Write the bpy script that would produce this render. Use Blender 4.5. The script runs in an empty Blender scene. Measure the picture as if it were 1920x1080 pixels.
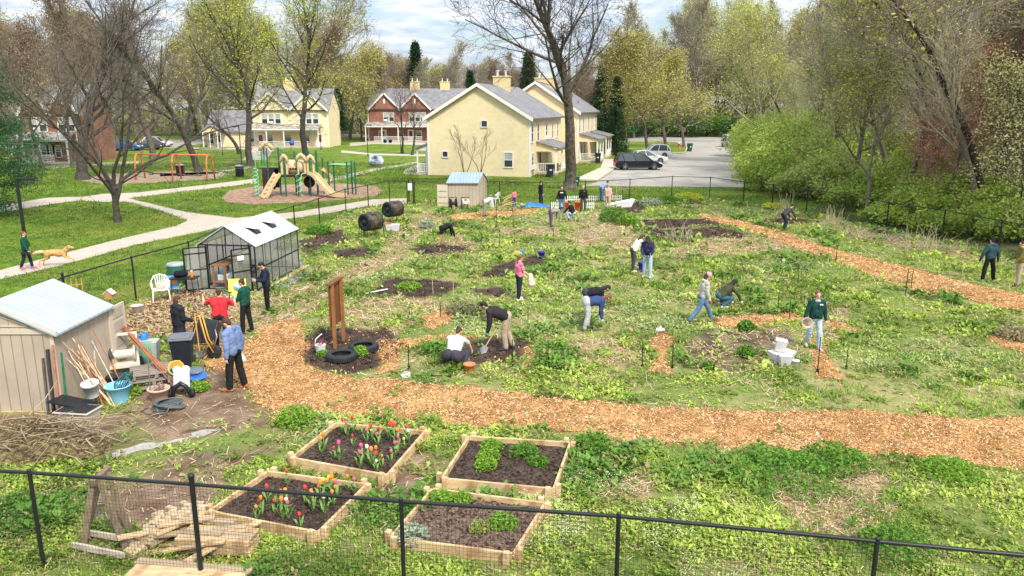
import bpy, bmesh, math, random
import numpy as np
from mathutils import Vector, Matrix
R = math.radians
random.seed(7); rng = np.random.default_rng(11)
sc = bpy.context.scene; col = sc.collection
# ---------------- camera, sky, sun ----------------
F = 1450.0; PIT = math.atan(340/F); H = 6.7; SP, CP = math.sin(PIT), math.cos(PIT)
cd = bpy.data.cameras.new('camera'); cam = bpy.data.objects.new('camera', cd); col.objects.link(cam)
cam.location = (0, 0, H); cam.rotation_euler = (math.pi/2-PIT, 0, 0)
cd.sensor_width = 36; cd.lens = 36*F/1920; cd.clip_start = .1; cd.clip_end = 3000
sc.camera = cam; sc.render.resolution_x = 1024; sc.render.resolution_y = 576
sc.view_settings.view_transform = 'Standard'; sc.view_settings.look = 'None'; sc.view_settings.gamma = 1
sc.view_settings.exposure = 0.8
wd = bpy.data.worlds.new('World'); sc.world = wd; wd.use_nodes = True
SUNEL, SUNAZ = 48, 148      # azimuth measured clockwise from +Y : sun behind and right of the camera
nt = wd.node_tree; nt.nodes.clear()
def N(nt, t, **k):
    n = nt.nodes.new(t)
    for a, b in k.items():
        if a.startswith('_'): n.inputs[a[1:].replace('_', ' ')].default_value = b
        else: setattr(n, a, b)
    return n
L = lambda nt, a, b: nt.links.new(a, b)
out = N(nt, 'ShaderNodeOutputWorld'); bg = N(nt, 'ShaderNodeBackground', _Strength=.108)
sky = N(nt, 'ShaderNodeTexSky', sky_type='NISHITA', sun_disc=False, sun_elevation=R(SUNEL), sun_rotation=R(SUNAZ))
tc = N(nt, 'ShaderNodeTexCoord'); sx = N(nt, 'ShaderNodeSeparateXYZ'); L(nt, tc.outputs['Generated'], sx.inputs[0])
zz = N(nt, 'ShaderNodeMath', operation='MAXIMUM'); zz.inputs[1].default_value = 0; L(nt, sx.outputs[2], zz.inputs[0])
za = N(nt, 'ShaderNodeMath', operation='ADD'); za.inputs[1].default_value = .12; L(nt, zz.outputs[0], za.inputs[0])
dx = N(nt, 'ShaderNodeMath', operation='DIVIDE'); L(nt, sx.outputs[0], dx.inputs[0]); L(nt, za.outputs[0], dx.inputs[1])
dy = N(nt, 'ShaderNodeMath', operation='DIVIDE'); L(nt, sx.outputs[1], dy.inputs[0]); L(nt, za.outputs[0], dy.inputs[1])
cx = N(nt, 'ShaderNodeCombineXYZ'); L(nt, dx.outputs[0], cx.inputs[0]); L(nt, dy.outputs[0], cx.inputs[1])
n1 = N(nt, 'ShaderNodeTexNoise', _Scale=1.7, _Detail=9., _Roughness=.55); L(nt, cx.outputs[0], n1.inputs['Vector'])
cr = N(nt, 'ShaderNodeValToRGB'); e = cr.color_ramp.elements; e[0].position = .36; e[0].color = (.12,)*3+(1,); e[1].position = .52; e[1].color = (1, 1, 1, 1)
L(nt, n1.outputs[0], cr.inputs[0])
n2 = N(nt, 'ShaderNodeTexNoise', _Scale=3.1, _Detail=7., _Roughness=.6); L(nt, cx.outputs[0], n2.inputs['Vector'])
cr2 = N(nt, 'ShaderNodeValToRGB'); e = cr2.color_ramp.elements; e[0].position = .36; e[0].color = (4.6, 5.5, 6.8, 1); e[1].position = .6; e[1].color = (7.6, 7.9, 8.3, 1)
L(nt, n2.outputs[0], cr2.inputs[0])
sg = N(nt, 'ShaderNodeMix', data_type='RGBA', blend_type='MIX'); L(nt, cr.outputs[0], sg.inputs[0]); L(nt, sky.outputs[0], sg.inputs[6]); L(nt, cr2.outputs[0], sg.inputs[7])
em = N(nt, 'ShaderNodeMapRange'); em.inputs[1].default_value = .0; em.inputs[2].default_value = .5; em.inputs[3].default_value = .60; em.inputs[4].default_value = 1.45; L(nt, zz.outputs[0], em.inputs[0])
vm = N(nt, 'ShaderNodeVectorMath', operation='SCALE'); L(nt, sg.outputs[2], vm.inputs[0]); L(nt, em.outputs[0], vm.inputs[3]); L(nt, vm.outputs[0], bg.inputs[0]); L(nt, bg.outputs[0], out.inputs[0])
sl = bpy.data.lights.new('sun', 'SUN'); sl.energy = 2.9; sl.angle = R(10); sl.color = (1, .93, .80)
so = bpy.data.objects.new('sun', sl); col.objects.link(so)
az = R(SUNAZ); sd = Vector((math.sin(az)*math.cos(R(SUNEL)), math.cos(az)*math.cos(R(SUNEL)), math.sin(R(SUNEL))))
so.rotation_euler = sd.to_track_quat('Z', 'Y').to_euler(); so.location = (20, -20, 40)
sc.cycles.max_bounces = 5; sc.cycles.transparent_max_bounces = 8

# ---------------- places ----------------
def G(px, py, z=0.0):
    u = (px-960)/F; v = (540-py)/F
    d = (u, CP+v*SP, -SP+v*CP); t = (z-H)/d[2]
    return Vector((t*d[0], t*d[1], z))
def A(px, py, Y):                      # point seen at px,py on the vertical plane y=Y
    u = (px-960)/F; v = (540-py)/F
    d = (u, CP+v*SP, -SP+v*CP); t = Y/d[1]
    return Vector((t*d[0], Y, H+t*d[2]))
# ---------------- noise ----------------
_lat = rng.random((8, 256, 256))
def vn(x, y, s, k=0):
    x = np.asarray(x, float)/s+1000.3; y = np.asarray(y, float)/s+1000.7
    xi = np.floor(x).astype(int); yi = np.floor(y).astype(int); fx = x-xi; fy = y-yi
    fx = fx*fx*(3-2*fx); fy = fy*fy*(3-2*fy); l = _lat[k % 8]
    g = lambda a, b: l[(xi+a) % 256, (yi+b) % 256]
    return (g(0, 0)*(1-fx)+g(1, 0)*fx)*(1-fy)+(g(0, 1)*(1-fx)+g(1, 1)*fx)*fy
def fbm(x, y, s, k=0, o=4):
    t = 0; a = .5; m = 0
    for i in range(o): t = t+a*vn(x, y, s/2**i, k+i); m += a; a *= .55
    return t/m
def hz(x, y):                          # gentle lie of the garden soil
    return .03+.05*vn(x, y, 1.7, 1)+.02*vn(x, y, .5, 2)
def gz(v): v = Vector(v); v.z = float(hz(v.x, v.y)); return v
def GG(px, py): return gz(G(px, py))
def inpoly(x, y, P):
    c = np.zeros(np.shape(x), bool); n = len(P)
    for i in range(n):
        x1, y1 = P[i][0], P[i][1]; x2, y2 = P[i-1][0], P[i-1][1]
        c ^= ((y1 > y) != (y2 > y)) & (x < (x2-x1)*(y-y1)/(y2-y1+1e-12)+x1)
    return c
# ---------------- materials ----------------
MATS = {}
def M(name, c=(.5, .5, .5), r=.8, v=.15, s=5., b=.0, bs=40., metal=0., c2=None, spec=.3, sc3=None, coord='Object', alpha=None, trans=0, emit=None, c3=None, s3=1.):
    if name in MATS: return MATS[name]
    m = bpy.data.materials.new(name); m.use_nodes = True; t = m.node_tree; p = t.nodes['Principled BSDF']
    p.inputs['Roughness'].default_value = r; p.inputs['Metallic'].default_value = metal; p.inputs['Specular IOR Level'].default_value = spec
    ca = tuple(x*(1-v) for x in c); cb = tuple(min(1, x*(1+v)) for x in (c2 or c))
    tcn = N(t, 'ShaderNodeTexCoord'); mp = N(t, 'ShaderNodeMapping'); L(t, tcn.outputs[coord], mp.inputs[0])
    if sc3: mp.inputs['Scale'].default_value = sc3
    nz = N(t, 'ShaderNodeTexNoise', _Scale=s, _Detail=5., _Roughness=.6); L(t, mp.outputs[0], nz.inputs['Vector'])
    rr = N(t, 'ShaderNodeValToRGB'); e = rr.color_ramp.elements; e[0].position = .33; e[1].position = .67; e[0].color = ca+(1,); e[1].color = cb+(1,)
    L(t, nz.outputs[0], rr.inputs[0]); last = rr.outputs[0]
    if c3:
        nz3 = N(t, 'ShaderNodeTexNoise', _Scale=s3, _Detail=6., _Roughness=.6); L(t, tcn.outputs[coord], nz3.inputs['Vector'])
        r3 = N(t, 'ShaderNodeValToRGB'); e = r3.color_ramp.elements; e[0].position = .48; e[1].position = .62
        L(t, nz3.outputs[0], r3.inputs[0]); mx = N(t, 'ShaderNodeMix', data_type='RGBA'); L(t, r3.outputs[0], mx.inputs[0]); L(t, last, mx.inputs[6]); mx.inputs[7].default_value = c3+(1,); last = mx.outputs[2]
    L(t, last, p.inputs['Base Color'])
    if b:
        nb = N(t, 'ShaderNodeTexNoise', _Scale=bs, _Detail=4.); L(t, mp.outputs[0], nb.inputs['Vector'])
        bm_ = N(t, 'ShaderNodeBump', _Strength=min(1, b), _Distance=.02*max(1, b)); L(t, nb.outputs[0], bm_.inputs['Height']); L(t, bm_.outputs[0], p.inputs['Normal'])
    if trans: p.inputs['Transmission Weight'].default_value = trans
    if alpha is not None: p.inputs['Alpha'].default_value = alpha
    MATS[name] = m; return m
def stripes(name, c, axis=2, period=.12, depth=.5, r=.6, v=.06, dark=.75, s=2., w=.12):   # laps / seams / planks running across one axis
    m = M(name, c, r=r, v=v, s=s); t = m.node_tree; p = t.nodes['Principled BSDF']
    tcn = N(t, 'ShaderNodeTexCoord'); sp = N(t, 'ShaderNodeSeparateXYZ'); L(t, tcn.outputs['Object'], sp.inputs[0])
    d = N(t, 'ShaderNodeMath', operation='DIVIDE'); L(t, sp.outputs[axis], d.inputs[0]); d.inputs[1].default_value = period
    f = N(t, 'ShaderNodeMath', operation='FRACT'); L(t, d.outputs[0], f.inputs[0])
    cr_ = N(t, 'ShaderNodeValToRGB'); e = cr_.color_ramp.elements; e[0].position = 0; e[0].color = (0, 0, 0, 1); e[1].position = w; e[1].color = (1, 1, 1, 1); L(t, f.outputs[0], cr_.inputs[0])
    bm_ = N(t, 'ShaderNodeBump', _Strength=depth, _Distance=.03); L(t, cr_.outputs[0], bm_.inputs['Height']); L(t, bm_.outputs[0], p.inputs['Normal'])
    l = p.inputs['Base Color'].links[0].from_socket
    mx = N(t, 'ShaderNodeMix', data_type='RGBA', blend_type='MULTIPLY'); mx.inputs[0].default_value = 1
    c2 = N(t, 'ShaderNodeMix', data_type='RGBA'); L(t, cr_.outputs[0], c2.inputs[0]); c2.inputs[6].default_value = (dark, dark, dark, 1); c2.inputs[7].default_value = (1, 1, 1, 1)
    L(t, l, mx.inputs[6]); L(t, c2.outputs[2], mx.inputs[7]); L(t, mx.outputs[2], p.inputs['Base Color']); return m
def brickmat(name, c1, c2, mortar, scale=1., bw=.22, bh=.075, mo=.012, r=.85, plane='XZ', v=0):
    m = M(name, c1, r=r); t = m.node_tree; p = t.nodes['Principled BSDF']
    tcn = N(t, 'ShaderNodeTexCoord'); sp = N(t, 'ShaderNodeSeparateXYZ'); L(t, tcn.outputs['Object'], sp.inputs[0])
    ad = N(t, 'ShaderNodeMath', operation='ADD'); L(t, sp.outputs[0], ad.inputs[0])
    if plane == 'XZ': L(t, sp.outputs[1], ad.inputs[1])
    else: ad.inputs[1].default_value = 0
    cb = N(t, 'ShaderNodeCombineXYZ'); L(t, ad.outputs[0], cb.inputs[0]); L(t, sp.outputs[2 if plane == 'XZ' else 1], cb.inputs[1])
    bt = N(t, 'ShaderNodeTexBrick'); bt.inputs['Scale'].default_value = scale; bt.inputs['Brick Width'].default_value = bw; bt.inputs['Row Height'].default_value = bh; bt.inputs['Mortar Size'].default_value = mo
    bt.inputs['Color1'].default_value = c1+(1,); bt.inputs['Color2'].default_value = c2+(1,); bt.inputs['Mortar'].default_value = mortar+(1,); L(t, cb.outputs[0], bt.inputs[0])
    nz = N(t, 'ShaderNodeTexNoise', _Scale=1.3, _Detail=6.); L(t, tcn.outputs['Object'], nz.inputs[0])
    cr_ = N(t, 'ShaderNodeValToRGB'); e = cr_.color_ramp.elements; e[0].position = .3; e[0].color = (.7, .7, .7, 1); e[1].position = .7; e[1].color = (1.15, 1.15, 1.12, 1); L(t, nz.outputs[0], cr_.inputs[0])
    mx = N(t, 'ShaderNodeMix', data_type='RGBA', blend_type='MULTIPLY'); mx.inputs[0].default_value = 1; L(t, bt.outputs[0], mx.inputs[6]); L(t, cr_.outputs[0], mx.inputs[7]); L(t, mx.outputs[2], p.inputs['Base Color'])
    bm_ = N(t, 'ShaderNodeBump', _Strength=.5, _Distance=.02, invert=True); L(t, bt.outputs['Fac'], bm_.inputs['Height']); L(t, bm_.outputs[0], p.inputs['Normal']); return m
def attrmat(name, r=.75, spec=.25, trl=0., bump=0):            # per-leaf / per-chip colour stored on the mesh
    m = bpy.data.materials.new(name); m.use_nodes = True; t = m.node_tree; p = t.nodes['Principled BSDF']; MATS[name] = m
    a = N(t, 'ShaderNodeAttribute', attribute_name='Col'); L(t, a.outputs['Color'], p.inputs['Base Color']); p.inputs['Roughness'].default_value = r; p.inputs['Specular IOR Level'].default_value = spec
    if trl:
        tr = N(t, 'ShaderNodeBsdfTranslucent'); L(t, a.outputs['Color'], tr.inputs[0]); ms = N(t, 'ShaderNodeMixShader'); ms.inputs[0].default_value = trl
        o = t.nodes['Material Output']; L(t, p.outputs[0], ms.inputs[1]); L(t, tr.outputs[0], ms.inputs[2]); L(t, ms.outputs[0], o.inputs[0])
    return m
# ---------------- objects ----------------
def tag(o, label=None, cat=None, group=None, kind=None):
    if label: o['label'] = label
    if cat: o['category'] = cat
    if group: o['group'] = group
    if kind: o['kind'] = kind
    return o
def thing(name, label, cat, loc=(0, 0, 0), rz=0, group=None, s=1):
    o = bpy.data.objects.new(name, None); col.objects.link(o); o.location = loc; o.rotation_euler = (0, 0, rz); o.empty_display_size = .1
    if s != 1: o.scale = (s, s, s)
    return tag(o, label, cat, group)
def kids(o): return [c for c in list(bpy.data.objects) if c.parent == o]
def copytree(o, ks=None, parent=None):
    c = o.copy(); col.objects.link(c); c.parent = parent
    for k in KID.get(o.name, []): 
        copytree(k, parent=c)
    return c
KID = {}
def npmesh(name, V, faces_idx, nper, mat, parent=None, colr=None, smooth=False, mats=None, midx=None):
    """V (n,3) ; faces_idx flat ; nper verts per face"""
    me = bpy.data.meshes.new(name); V = np.asarray(V, np.float32); fi = np.asarray(faces_idx, np.int32).ravel(); nf = len(fi)//nper
    me.vertices.add(len(V)); me.vertices.foreach_set('co', V.ravel()); me.loops.add(len(fi)); me.loops.foreach_set('vertex_index', fi)
    me.polygons.add(nf); me.polygons.foreach_set('loop_start', np.arange(nf, dtype=np.int32)*nper)
    try: me.polygons.foreach_set('loop_total', np.full(nf, nper, np.int32))
    except Exception: pass
    if colr is not None:
        at = me.color_attributes.new('Col', 'FLOAT_COLOR', 'POINT'); c4 = np.ones((len(V), 4), np.float32); c4[:, :3] = colr; at.data.foreach_set('color', c4.ravel())
    me.update(); me.validate()
    me.materials.append(mat)
    if smooth: me.polygons.foreach_set('use_smooth', np.ones(nf, bool))
    o = bpy.data.objects.new(name, me); col.objects.link(o)
    if parent is not None: o.parent = parent; KID.setdefault(parent.name, []).append(o)
    return o
class MB:
    def __init__(s): s.v = []; s.f = []; s.m = []; s.k = 0; s.sm = []; s.flat = False
    def add(s, vs, fs, smooth=False):
        n = len(s.v); s.v += [tuple(v) for v in vs]; s.f += [tuple(i+n for i in f) for f in fs]; s.m += [s.k]*len(fs); s.sm += [smooth]*len(fs); return s
    def hexa(s, p):    # 8 corners: bottom 0-3 ccw, top 4-7
        return s.add(p, [(3, 2, 1, 0), (4, 5, 6, 7), (0, 1, 5, 4), (1, 2, 6, 5), (2, 3, 7, 6), (3, 0, 4, 7)])
    def box(s, c, d, rz=0, ax=None):
        c = Vector(c); hx, hy, hz_ = d[0]/2, d[1]/2, d[2]/2
        if ax: X, Y, Z = [Vector(a) for a in ax]
        else: X = Vector((math.cos(rz), math.sin(rz), 0)); Y = Vector((-math.sin(rz), math.cos(rz), 0)); Z = Vector((0, 0, 1))
        return s.hexa([c+X*a*hx+Y*b*hy+Z*e*hz_ for e in (-1, 1) for a, b in ((-1, -1), (1, -1), (1, 1), (-1, 1))])
    def bx(s, x0, x1, y0, y1, z0, z1): return s.box(((x0+x1)/2, (y0+y1)/2, (z0+z1)/2), (abs(x1-x0), abs(y1-y0), abs(z1-z0)))
    def bar(s, a, b, w, h=None, up=(0, 0, 1)):
        a = Vector(a); b = Vector(b); h = h or w; Y = (b-a); l = Y.length; Y = Y/l if l > 1e-9 else Vector((0, 0, 1)); u = Vector(up)
        if abs(Y.dot(u)) > .98: u = Vector((1, 0, 0))
        X = Y.cross(u).normalized(); Z = X.cross(Y); return s.box((a+b)/2, (w, l, h), ax=(X, Y, Z))
    def tube(s, a, b, r0, r1=None, n=8, caps=True):
        a = Vector(a); b = Vector(b); r1 = r0 if r1 is None else r1; Y = (b-a).normalized(); u = Vector((0, 0, 1)) if abs(Y.z) < .9 else Vector((1, 0, 0))
        X = Y.cross(u).normalized(); Z = X.cross(Y)
        vs = [a+(X*math.cos(t)+Z*math.sin(t))*r0 for t in [2*math.pi*i/n for i in range(n)]]+[b+(X*math.cos(t)+Z*math.sin(t))*r1 for t in [2*math.pi*i/n for i in range(n)]]
        s.add(vs, [(i, (i+1) % n, n+(i+1) % n, n+i) for i in range(n)], True)
        if caps: s.add(vs, [tuple(range(n))[::-1], tuple(range(n, 2*n))])
        return s
    def path(s, pts, r, n=6, closed=False):
        pts = [Vector(p) for p in pts]; m = len(pts); rr = r if isinstance(r, (list, tuple)) else [r]*m; vs = []; pu = None
        for i, p in enumerate(pts):
            T = (pts[(i+1) % m]-pts[i-1]) if closed else (pts[min(i+1, m-1)]-pts[max(i-1, 0)]); T.normalize()
            if pu is None: pu = Vector((0, 0, 1)) if abs(T.z) < .9 else Vector((1, 0, 0))
            X = T.cross(pu).normalized(); Z = X.cross(T).normalized(); pu = Z
            vs += [p+(X*math.cos(2*math.pi*k/n)+Z*math.sin(2*math.pi*k/n))*rr[i] for k in range(n)]
        fs = []
        for i in range(m if closed else m-1):
            j = (i+1) % m
            fs += [(i*n+k, i*n+(k+1) % n, j*n+(k+1) % n, j*n+k) for k in range(n)]
        if not closed: fs += [tuple(range(n))[::-1], tuple(range((m-1)*n, m*n))]
        return s.add(vs, fs, True)
    def lathe(s, prof, c=(0, 0, 0), n=20, ax=None, sx=1, sy=1):
        c = Vector(c); X, Y, Z = [Vector(a) for a in (ax or ((1, 0, 0), (0, 1, 0), (0, 0, 1)))]; vs = []; fs = []
        for r, z in prof: vs += [c+X*(r*sx*math.cos(2*math.pi*k/n))+Y*(r*sy*math.sin(2*math.pi*k/n))+Z*z for k in range(n)]
        for i in range(len(prof)-1): fs += [(i*n+k, i*n+(k+1) % n, (i+1)*n+(k+1) % n, (i+1)*n+k) for k in range(n)]
        s.add(vs, fs, True)
        if prof[0][0] > 1e-4: s.add(vs[:n], [tuple(range(n))[::-1]])
        if prof[-1][0] > 1e-4: s.add(vs[-n:], [tuple(range(n))])
        return s
    def prism(s, poly, z0, z1, ax=None, o=(0, 0, 0)):    # poly in plane X,Y extruded on Z
        o = Vector(o); X, Y, Z = [Vector(a) for a in (ax or ((1, 0, 0), (0, 1, 0), (0, 0, 1)))]; n = len(poly)
        vs = [o+X*p[0]+Y*p[1]+Z*z0 for p in poly]+[o+X*p[0]+Y*p[1]+Z*z1 for p in poly]
        return s.add(vs, [tuple(range(n))[::-1], tuple(range(n, 2*n))]+[(i, (i+1) % n, n+(i+1) % n, n+i) for i in range(n)])
    def ball(s, c, r, n=10, m=7, ax=None):
        r = r if isinstance(r, (tuple, list)) else (r, r, r)
        return s.lathe([(max(1e-5, math.sin(math.pi*i/m)), -math.cos(math.pi*i/m)*r[2]) for i in range(m+1)], c, n, ax=ax, sx=r[0], sy=r[1])
    def quad(s, a, b, c, d): return s.add([a, b, c, d], [(0, 1, 2, 3)])
    def build(s, name, mats, parent=None, bevel=0, label=None, world=False):
        me = bpy.data.meshes.new(name); V = s.v
        if world and parent is not None: l = parent.location; V = [(a[0]-l.x, a[1]-l.y, a[2]-l.z) for a in V]
        me.from_pydata(V, [], s.f); mats = mats if isinstance(mats, (list, tuple)) else [mats]
        for m in mats: me.materials.append(m)
        if s.f: me.polygons.foreach_set('material_index', s.m); me.polygons.foreach_set('use_smooth', s.sm)
        me.update(); o = bpy.data.objects.new(name, me); col.objects.link(o)
        if bevel:
            b = o.modifiers.new('bevel', 'BEVEL'); b.width = bevel; b.segments = 1; b.limit_method = 'ANGLE'; b.angle_limit = R(50)
        if parent is not None: o.parent = parent; KID.setdefault(parent.name, []).append(o)
        if label: o['label'] = label
        return o
def fixnormals(o):
    bm = bmesh.new(); bm.from_mesh(o.data); bmesh.ops.recalc_face_normals(bm, faces=bm.faces); bm.to_mesh(o.data); bm.free(); return o
# ================= ground and zones =================
def GP(pts, z=0): return [(G(a, b, z).x, G(a, b, z).y) for a, b in pts]
FH = 1.6
near_tops = [(-330, 866), (55, 886), (360, 908), (752, 940), (1160, 968), (1645, 1015), (2240, 1072)]
near_fence = [G(a, b, FH) for a, b in near_tops]; near_fence = [Vector((p.x, p.y, 0)) for p in near_fence]
left_fence = [G(*p) for p in [(-260, 760), (27, 684), (130, 614), (256, 566), (360, 530), (420, 495), (490, 466), (554, 443), (600, 425), (649, 402), (691, 392), (731, 381), (764, 383)]]
far_fence = [G(*p) for p in [(778, 384), (857, 384), (937, 384), (1017, 385), (1097, 383), (1180, 378), (1259, 371), (1330, 373), (1393, 384), (1447, 391), (1511, 402), (1581, 415), (1661, 434), (1765, 453), (1870, 478), (1985, 508), (2120, 545)]]
garden_poly = [(p.x, p.y) for p in left_fence+far_fence]+[(34, 13), (34, 5)]+[(-16, 5), (-22, 14)]
Z = {}
Z['chips'] = [GP([(372, 662), (385, 640), (470, 640), (500, 612), (560, 600), (572, 640), (572, 680), (600, 706), (650, 716), (720, 718), (760, 722), (900, 735), (1080, 752), (1300, 772), (1600, 782), (2200, 800), (2200, 950), (1920, 898), (1800, 878), (1600, 862), (1400, 845), (1200, 835), (1100, 815), (900, 805), (800, 798), (620, 785), (530, 795), (490, 775), (470, 745), (420, 705), (380, 690)]),
  GP([(1310, 401), (1400, 418), (1500, 450), (1600, 482), (1700, 503), (1800, 530), (2100, 600), (2100, 650), (1920, 592), (1800, 562), (1700, 546), (1600, 508), (1500, 470), (1400, 435), (1320, 412)]),
  GP([(1228, 622), (1258, 628), (1252, 705), (1211, 705)]), GP([(1340, 598), (1480, 590), (1505, 604), (1420, 613), (1345, 614)]), GP([(1518, 640), (1545, 650), (1568, 712), (1535, 712)]),
  GP([(1545, 608), (1625, 624), (1600, 630), (1545, 618)]), GP([(842, 405), (900, 399), (1010, 393), (1012, 402), (900, 413), (842, 416)]), GP([(715, 640), (760, 640), (735, 705), (705, 705)]), GP([(790, 600), (880, 570), (890, 580), (800, 625)]),
  GP([(1850, 628), (2050, 690), (2040, 712), (1850, 645)]), GP([(985, 655), (1015, 650), (1000, 690), (970, 700)]), GP([(760, 640), (830, 632), (900, 630), (760, 660)])]
Z['soil'] = [GP([(562, 650), (600, 622), (740, 618), (768, 650), (735, 690), (640, 712), (580, 690)]), GP([(682, 556), (725, 528), (845, 528), (868, 540), (830, 560)]), GP([(770, 470), (800, 461), (880, 465), (875, 477), (780, 480)]),
  GP([(1192, 416), (1330, 411), (1360, 426), (1200, 431)]), GP([(1208, 434), (1350, 428), (1400, 440), (1390, 449), (1230, 452)]),
  GP([(848, 655), (910, 635), (1000, 645), (1000, 672), (960, 680), (890, 695)]), GP([(930, 500), (1000, 480), (1030, 495), (960, 520), (880, 525)]), GP([(560, 455), (640, 432), (655, 458), (570, 476)]), GP([(618, 472), (700, 467), (690, 486), (625, 486)]),
  GP([(1425, 413), (1500, 411), (1545, 419), (1430, 424)]), GP([(1130, 396), (1200, 379), (1235, 380), (1195, 402)]), GP([(880, 545), (930, 540), (960, 560), (890, 560)])]
Z['soil2'] = [GP([(1275, 655), (1320, 622), (1460, 608), (1490, 640), (1505, 695), (1400, 704), (1285, 688)])]
Z['mud'] = [GP([(170, 800), (300, 740), (440, 712), (480, 770), (530, 800), (430, 812), (250, 850), (190, 865)]), GP([(330, 850), (560, 840), (420, 900), (380, 960), (250, 1010), (130, 990), (200, 900)]), GP([(-400, 800), (160, 775), (190, 870), (-400, 900)]),
  GP([(650, 960), (760, 860), (860, 870), (760, 960)]), GP([(240, 690), (470, 700), (470, 740), (260, 790)])]
Z['tan'] = [GP([(505, 640), (500, 560), (640, 510), (700, 480), (745, 440), (800, 400), (830, 410), (790, 450), (740, 500), (680, 530), (560, 600), (560, 640)]), GP([(600, 610), (650, 560), (800, 560), (860, 575), (780, 600), (740, 640)]),
  GP([(1060, 650), (1110, 640), (1205, 640), (1205, 690), (1100, 690)]), GP([(1130, 400), (1180, 395), (1200, 470), (1160, 480), (1060, 450)]), GP([(940, 430), (1050, 430), (1050, 447), (940, 447)]), GP([(1230, 480), (1350, 440), (1480, 450), (1460, 475), (1300, 490)]),
  GP([(230, 590), (400, 520), (520, 560), (500, 640), (400, 665), (240, 650)]), GP([(1440, 900), (1640, 880), (1700, 1000), (1500, 1010)]), GP([(1500, 600), (1600, 580), (1560, 640), (1500, 650)]), GP([(1130, 900), (1230, 880), (1220, 960), (1100, 960)]), GP([(870, 440), (760, 490), (780, 500), (900, 470)]),
  GP([(1560, 425), (1800, 470), (1880, 500), (1600, 450)])]
Z['litter'] = [GP([(225, 600), (250, 575), (350, 550), (400, 545), (430, 600), (380, 640), (240, 650)])]
def zones(x, y):
    x = np.asarray(x); y = np.asarray(y)
    px = x+.5*(fbm(x, y, .8, 1)-.5)*2*.6; py = y+.5*(fbm(x, y, .8, 4)-.5)*2*.9
    w = {}
    for k, ps in Z.items():
        m = np.zeros(x.shape, bool)
        for P in ps: m |= inpoly(px, py, P)
        w[k] = m
    w['garden'] = inpoly(x, y, garden_poly)
    return w
# lawn: one sheet to the horizon
lawn = M('lawn_grass', (.07, .125, .016), r=.95, v=.3, s=1.6, b=2.5, bs=14, c2=(.12, .19, .022), c3=(.19, .21, .04), s3=.3, spec=.1)
g = MB(); g.bx(-1500, 1500, -300, 2500, -.3, 0); tag(g.build('ground', lawn), kind='structure')
ff = M('forest_litter', (.075, .06, .03), r=1, v=.4, s=.8, b=2, bs=6, c2=(.10, .10, .035), c3=(.07, .11, .025), s3=.25)
P = GP([(1398, 392), (1440, 398), (1511, 410), (1581, 423), (1661, 443), (1765, 462), (1870, 490), (1985, 520), (2300, 600)])
mb = MB(); mb.prism(P+[(150, 20), (190, 420), (-300, 420), (-300, 186), (44, 186), (44, 120), (33, 92), (26, 66), (20.5, 52)], .002, .008); tag(mb.build('forest_floor', ff), kind='structure')
# garden ground: fine grid, soil / straw / mud kept as real ground colours
xs = np.arange(-26, 38, .1); ys = np.arange(5, 62, .1); X, Y = np.meshgrid(xs, ys); Wt = zones(X, Y); zg = hz(X, Y)
n1_ = fbm(X, Y, 2.2, 3); n2_ = fbm(X, Y, .35, 5); n3_ = fbm(X, Y, .12, 2, 2)
def mixc(a, b, t): t = np.clip(t, 0, 1)[..., None]; return np.asarray(a)*(1-t)+np.asarray(b)*t
C = mixc((.15, .19, .045), (.27, .25, .10), (n1_-.42)*4+(n2_-.5)*2)
def blur(m):
    m = m.astype(float); 
    for _ in range(2): m = (m+np.roll(m, 1, 0)+np.roll(m, -1, 0)+np.roll(m, 1, 1)+np.roll(m, -1, 1))/5
    return m
tanm = blur(Wt['tan'])*np.clip((n2_-.25)*3.2, 0, 1); C = C*(1-tanm[..., None])+mixc((.20, .13, .068), (.33, .235, .135), (n2_-.5)*4+.5)*tanm[..., None]
for k, ca, cb in (('mud', (.125, .078, .048), (.24, .165, .115)), ('litter', (.10, .06, .035), (.26, .16, .09)), ('soil', (.028, .017, .012), (.075, .046, .032)), ('soil2', (.085, .058, .04), (.22, .155, .105)), ('chips', (.22, .11, .045), (.36, .20, .085))):
    wk = blur(Wt[k])*(1 if k != 'mud' else np.clip((n1_-.22)*5, 0, 1)); C = C*(1-wk[..., None])+mixc(ca, cb, (n2_-.5)*3+.5)*wk[..., None]
C *= (.78+.44*n3_)[..., None]
rough = blur(Wt['soil'])*.07*(n3_-.4)+blur(Wt['mud'])*.06*(n2_-.5)
insid = Wt['garden']; zz_ = np.where(insid, zg+rough, .01)
ny_, nx_ = X.shape; idx = np.arange(ny_*nx_).reshape(ny_, nx_); cell = insid[:-1, :-1] | insid[1:, 1:]
q = np.stack([idx[:-1, :-1], idx[:-1, 1:], idx[1:, 1:], idx[1:, :-1]], -1)[cell]
used = np.zeros(ny_*nx_, bool); used[q.ravel()] = True; rem = np.cumsum(used)-1
gm = attrmat('garden_soil', r=.95); t = gm.node_tree; pz = t.nodes['Principled BSDF']
nb = N(t, 'ShaderNodeTexNoise', _Scale=22., _Detail=6., _Roughness=.7); tcn = N(t, 'ShaderNodeTexCoord'); L(t, tcn.outputs['Object'], nb.inputs[0]); bb = N(t, 'ShaderNodeBump', _Strength=.9, _Distance=.03); L(t, nb.outputs[0], bb.inputs['Height']); L(t, bb.outputs[0], pz.inputs['Normal'])
at = pz.inputs['Base Color'].links[0].from_socket; mr = N(t, 'ShaderNodeValToRGB'); ee = mr.color_ramp.elements; ee[0].position = .3; ee[0].color = (.62, .62, .6, 1); ee[1].position = .7; ee[1].color = (1.3, 1.28, 1.25, 1); L(t, nb.outputs[0], mr.inputs[0])
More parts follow.
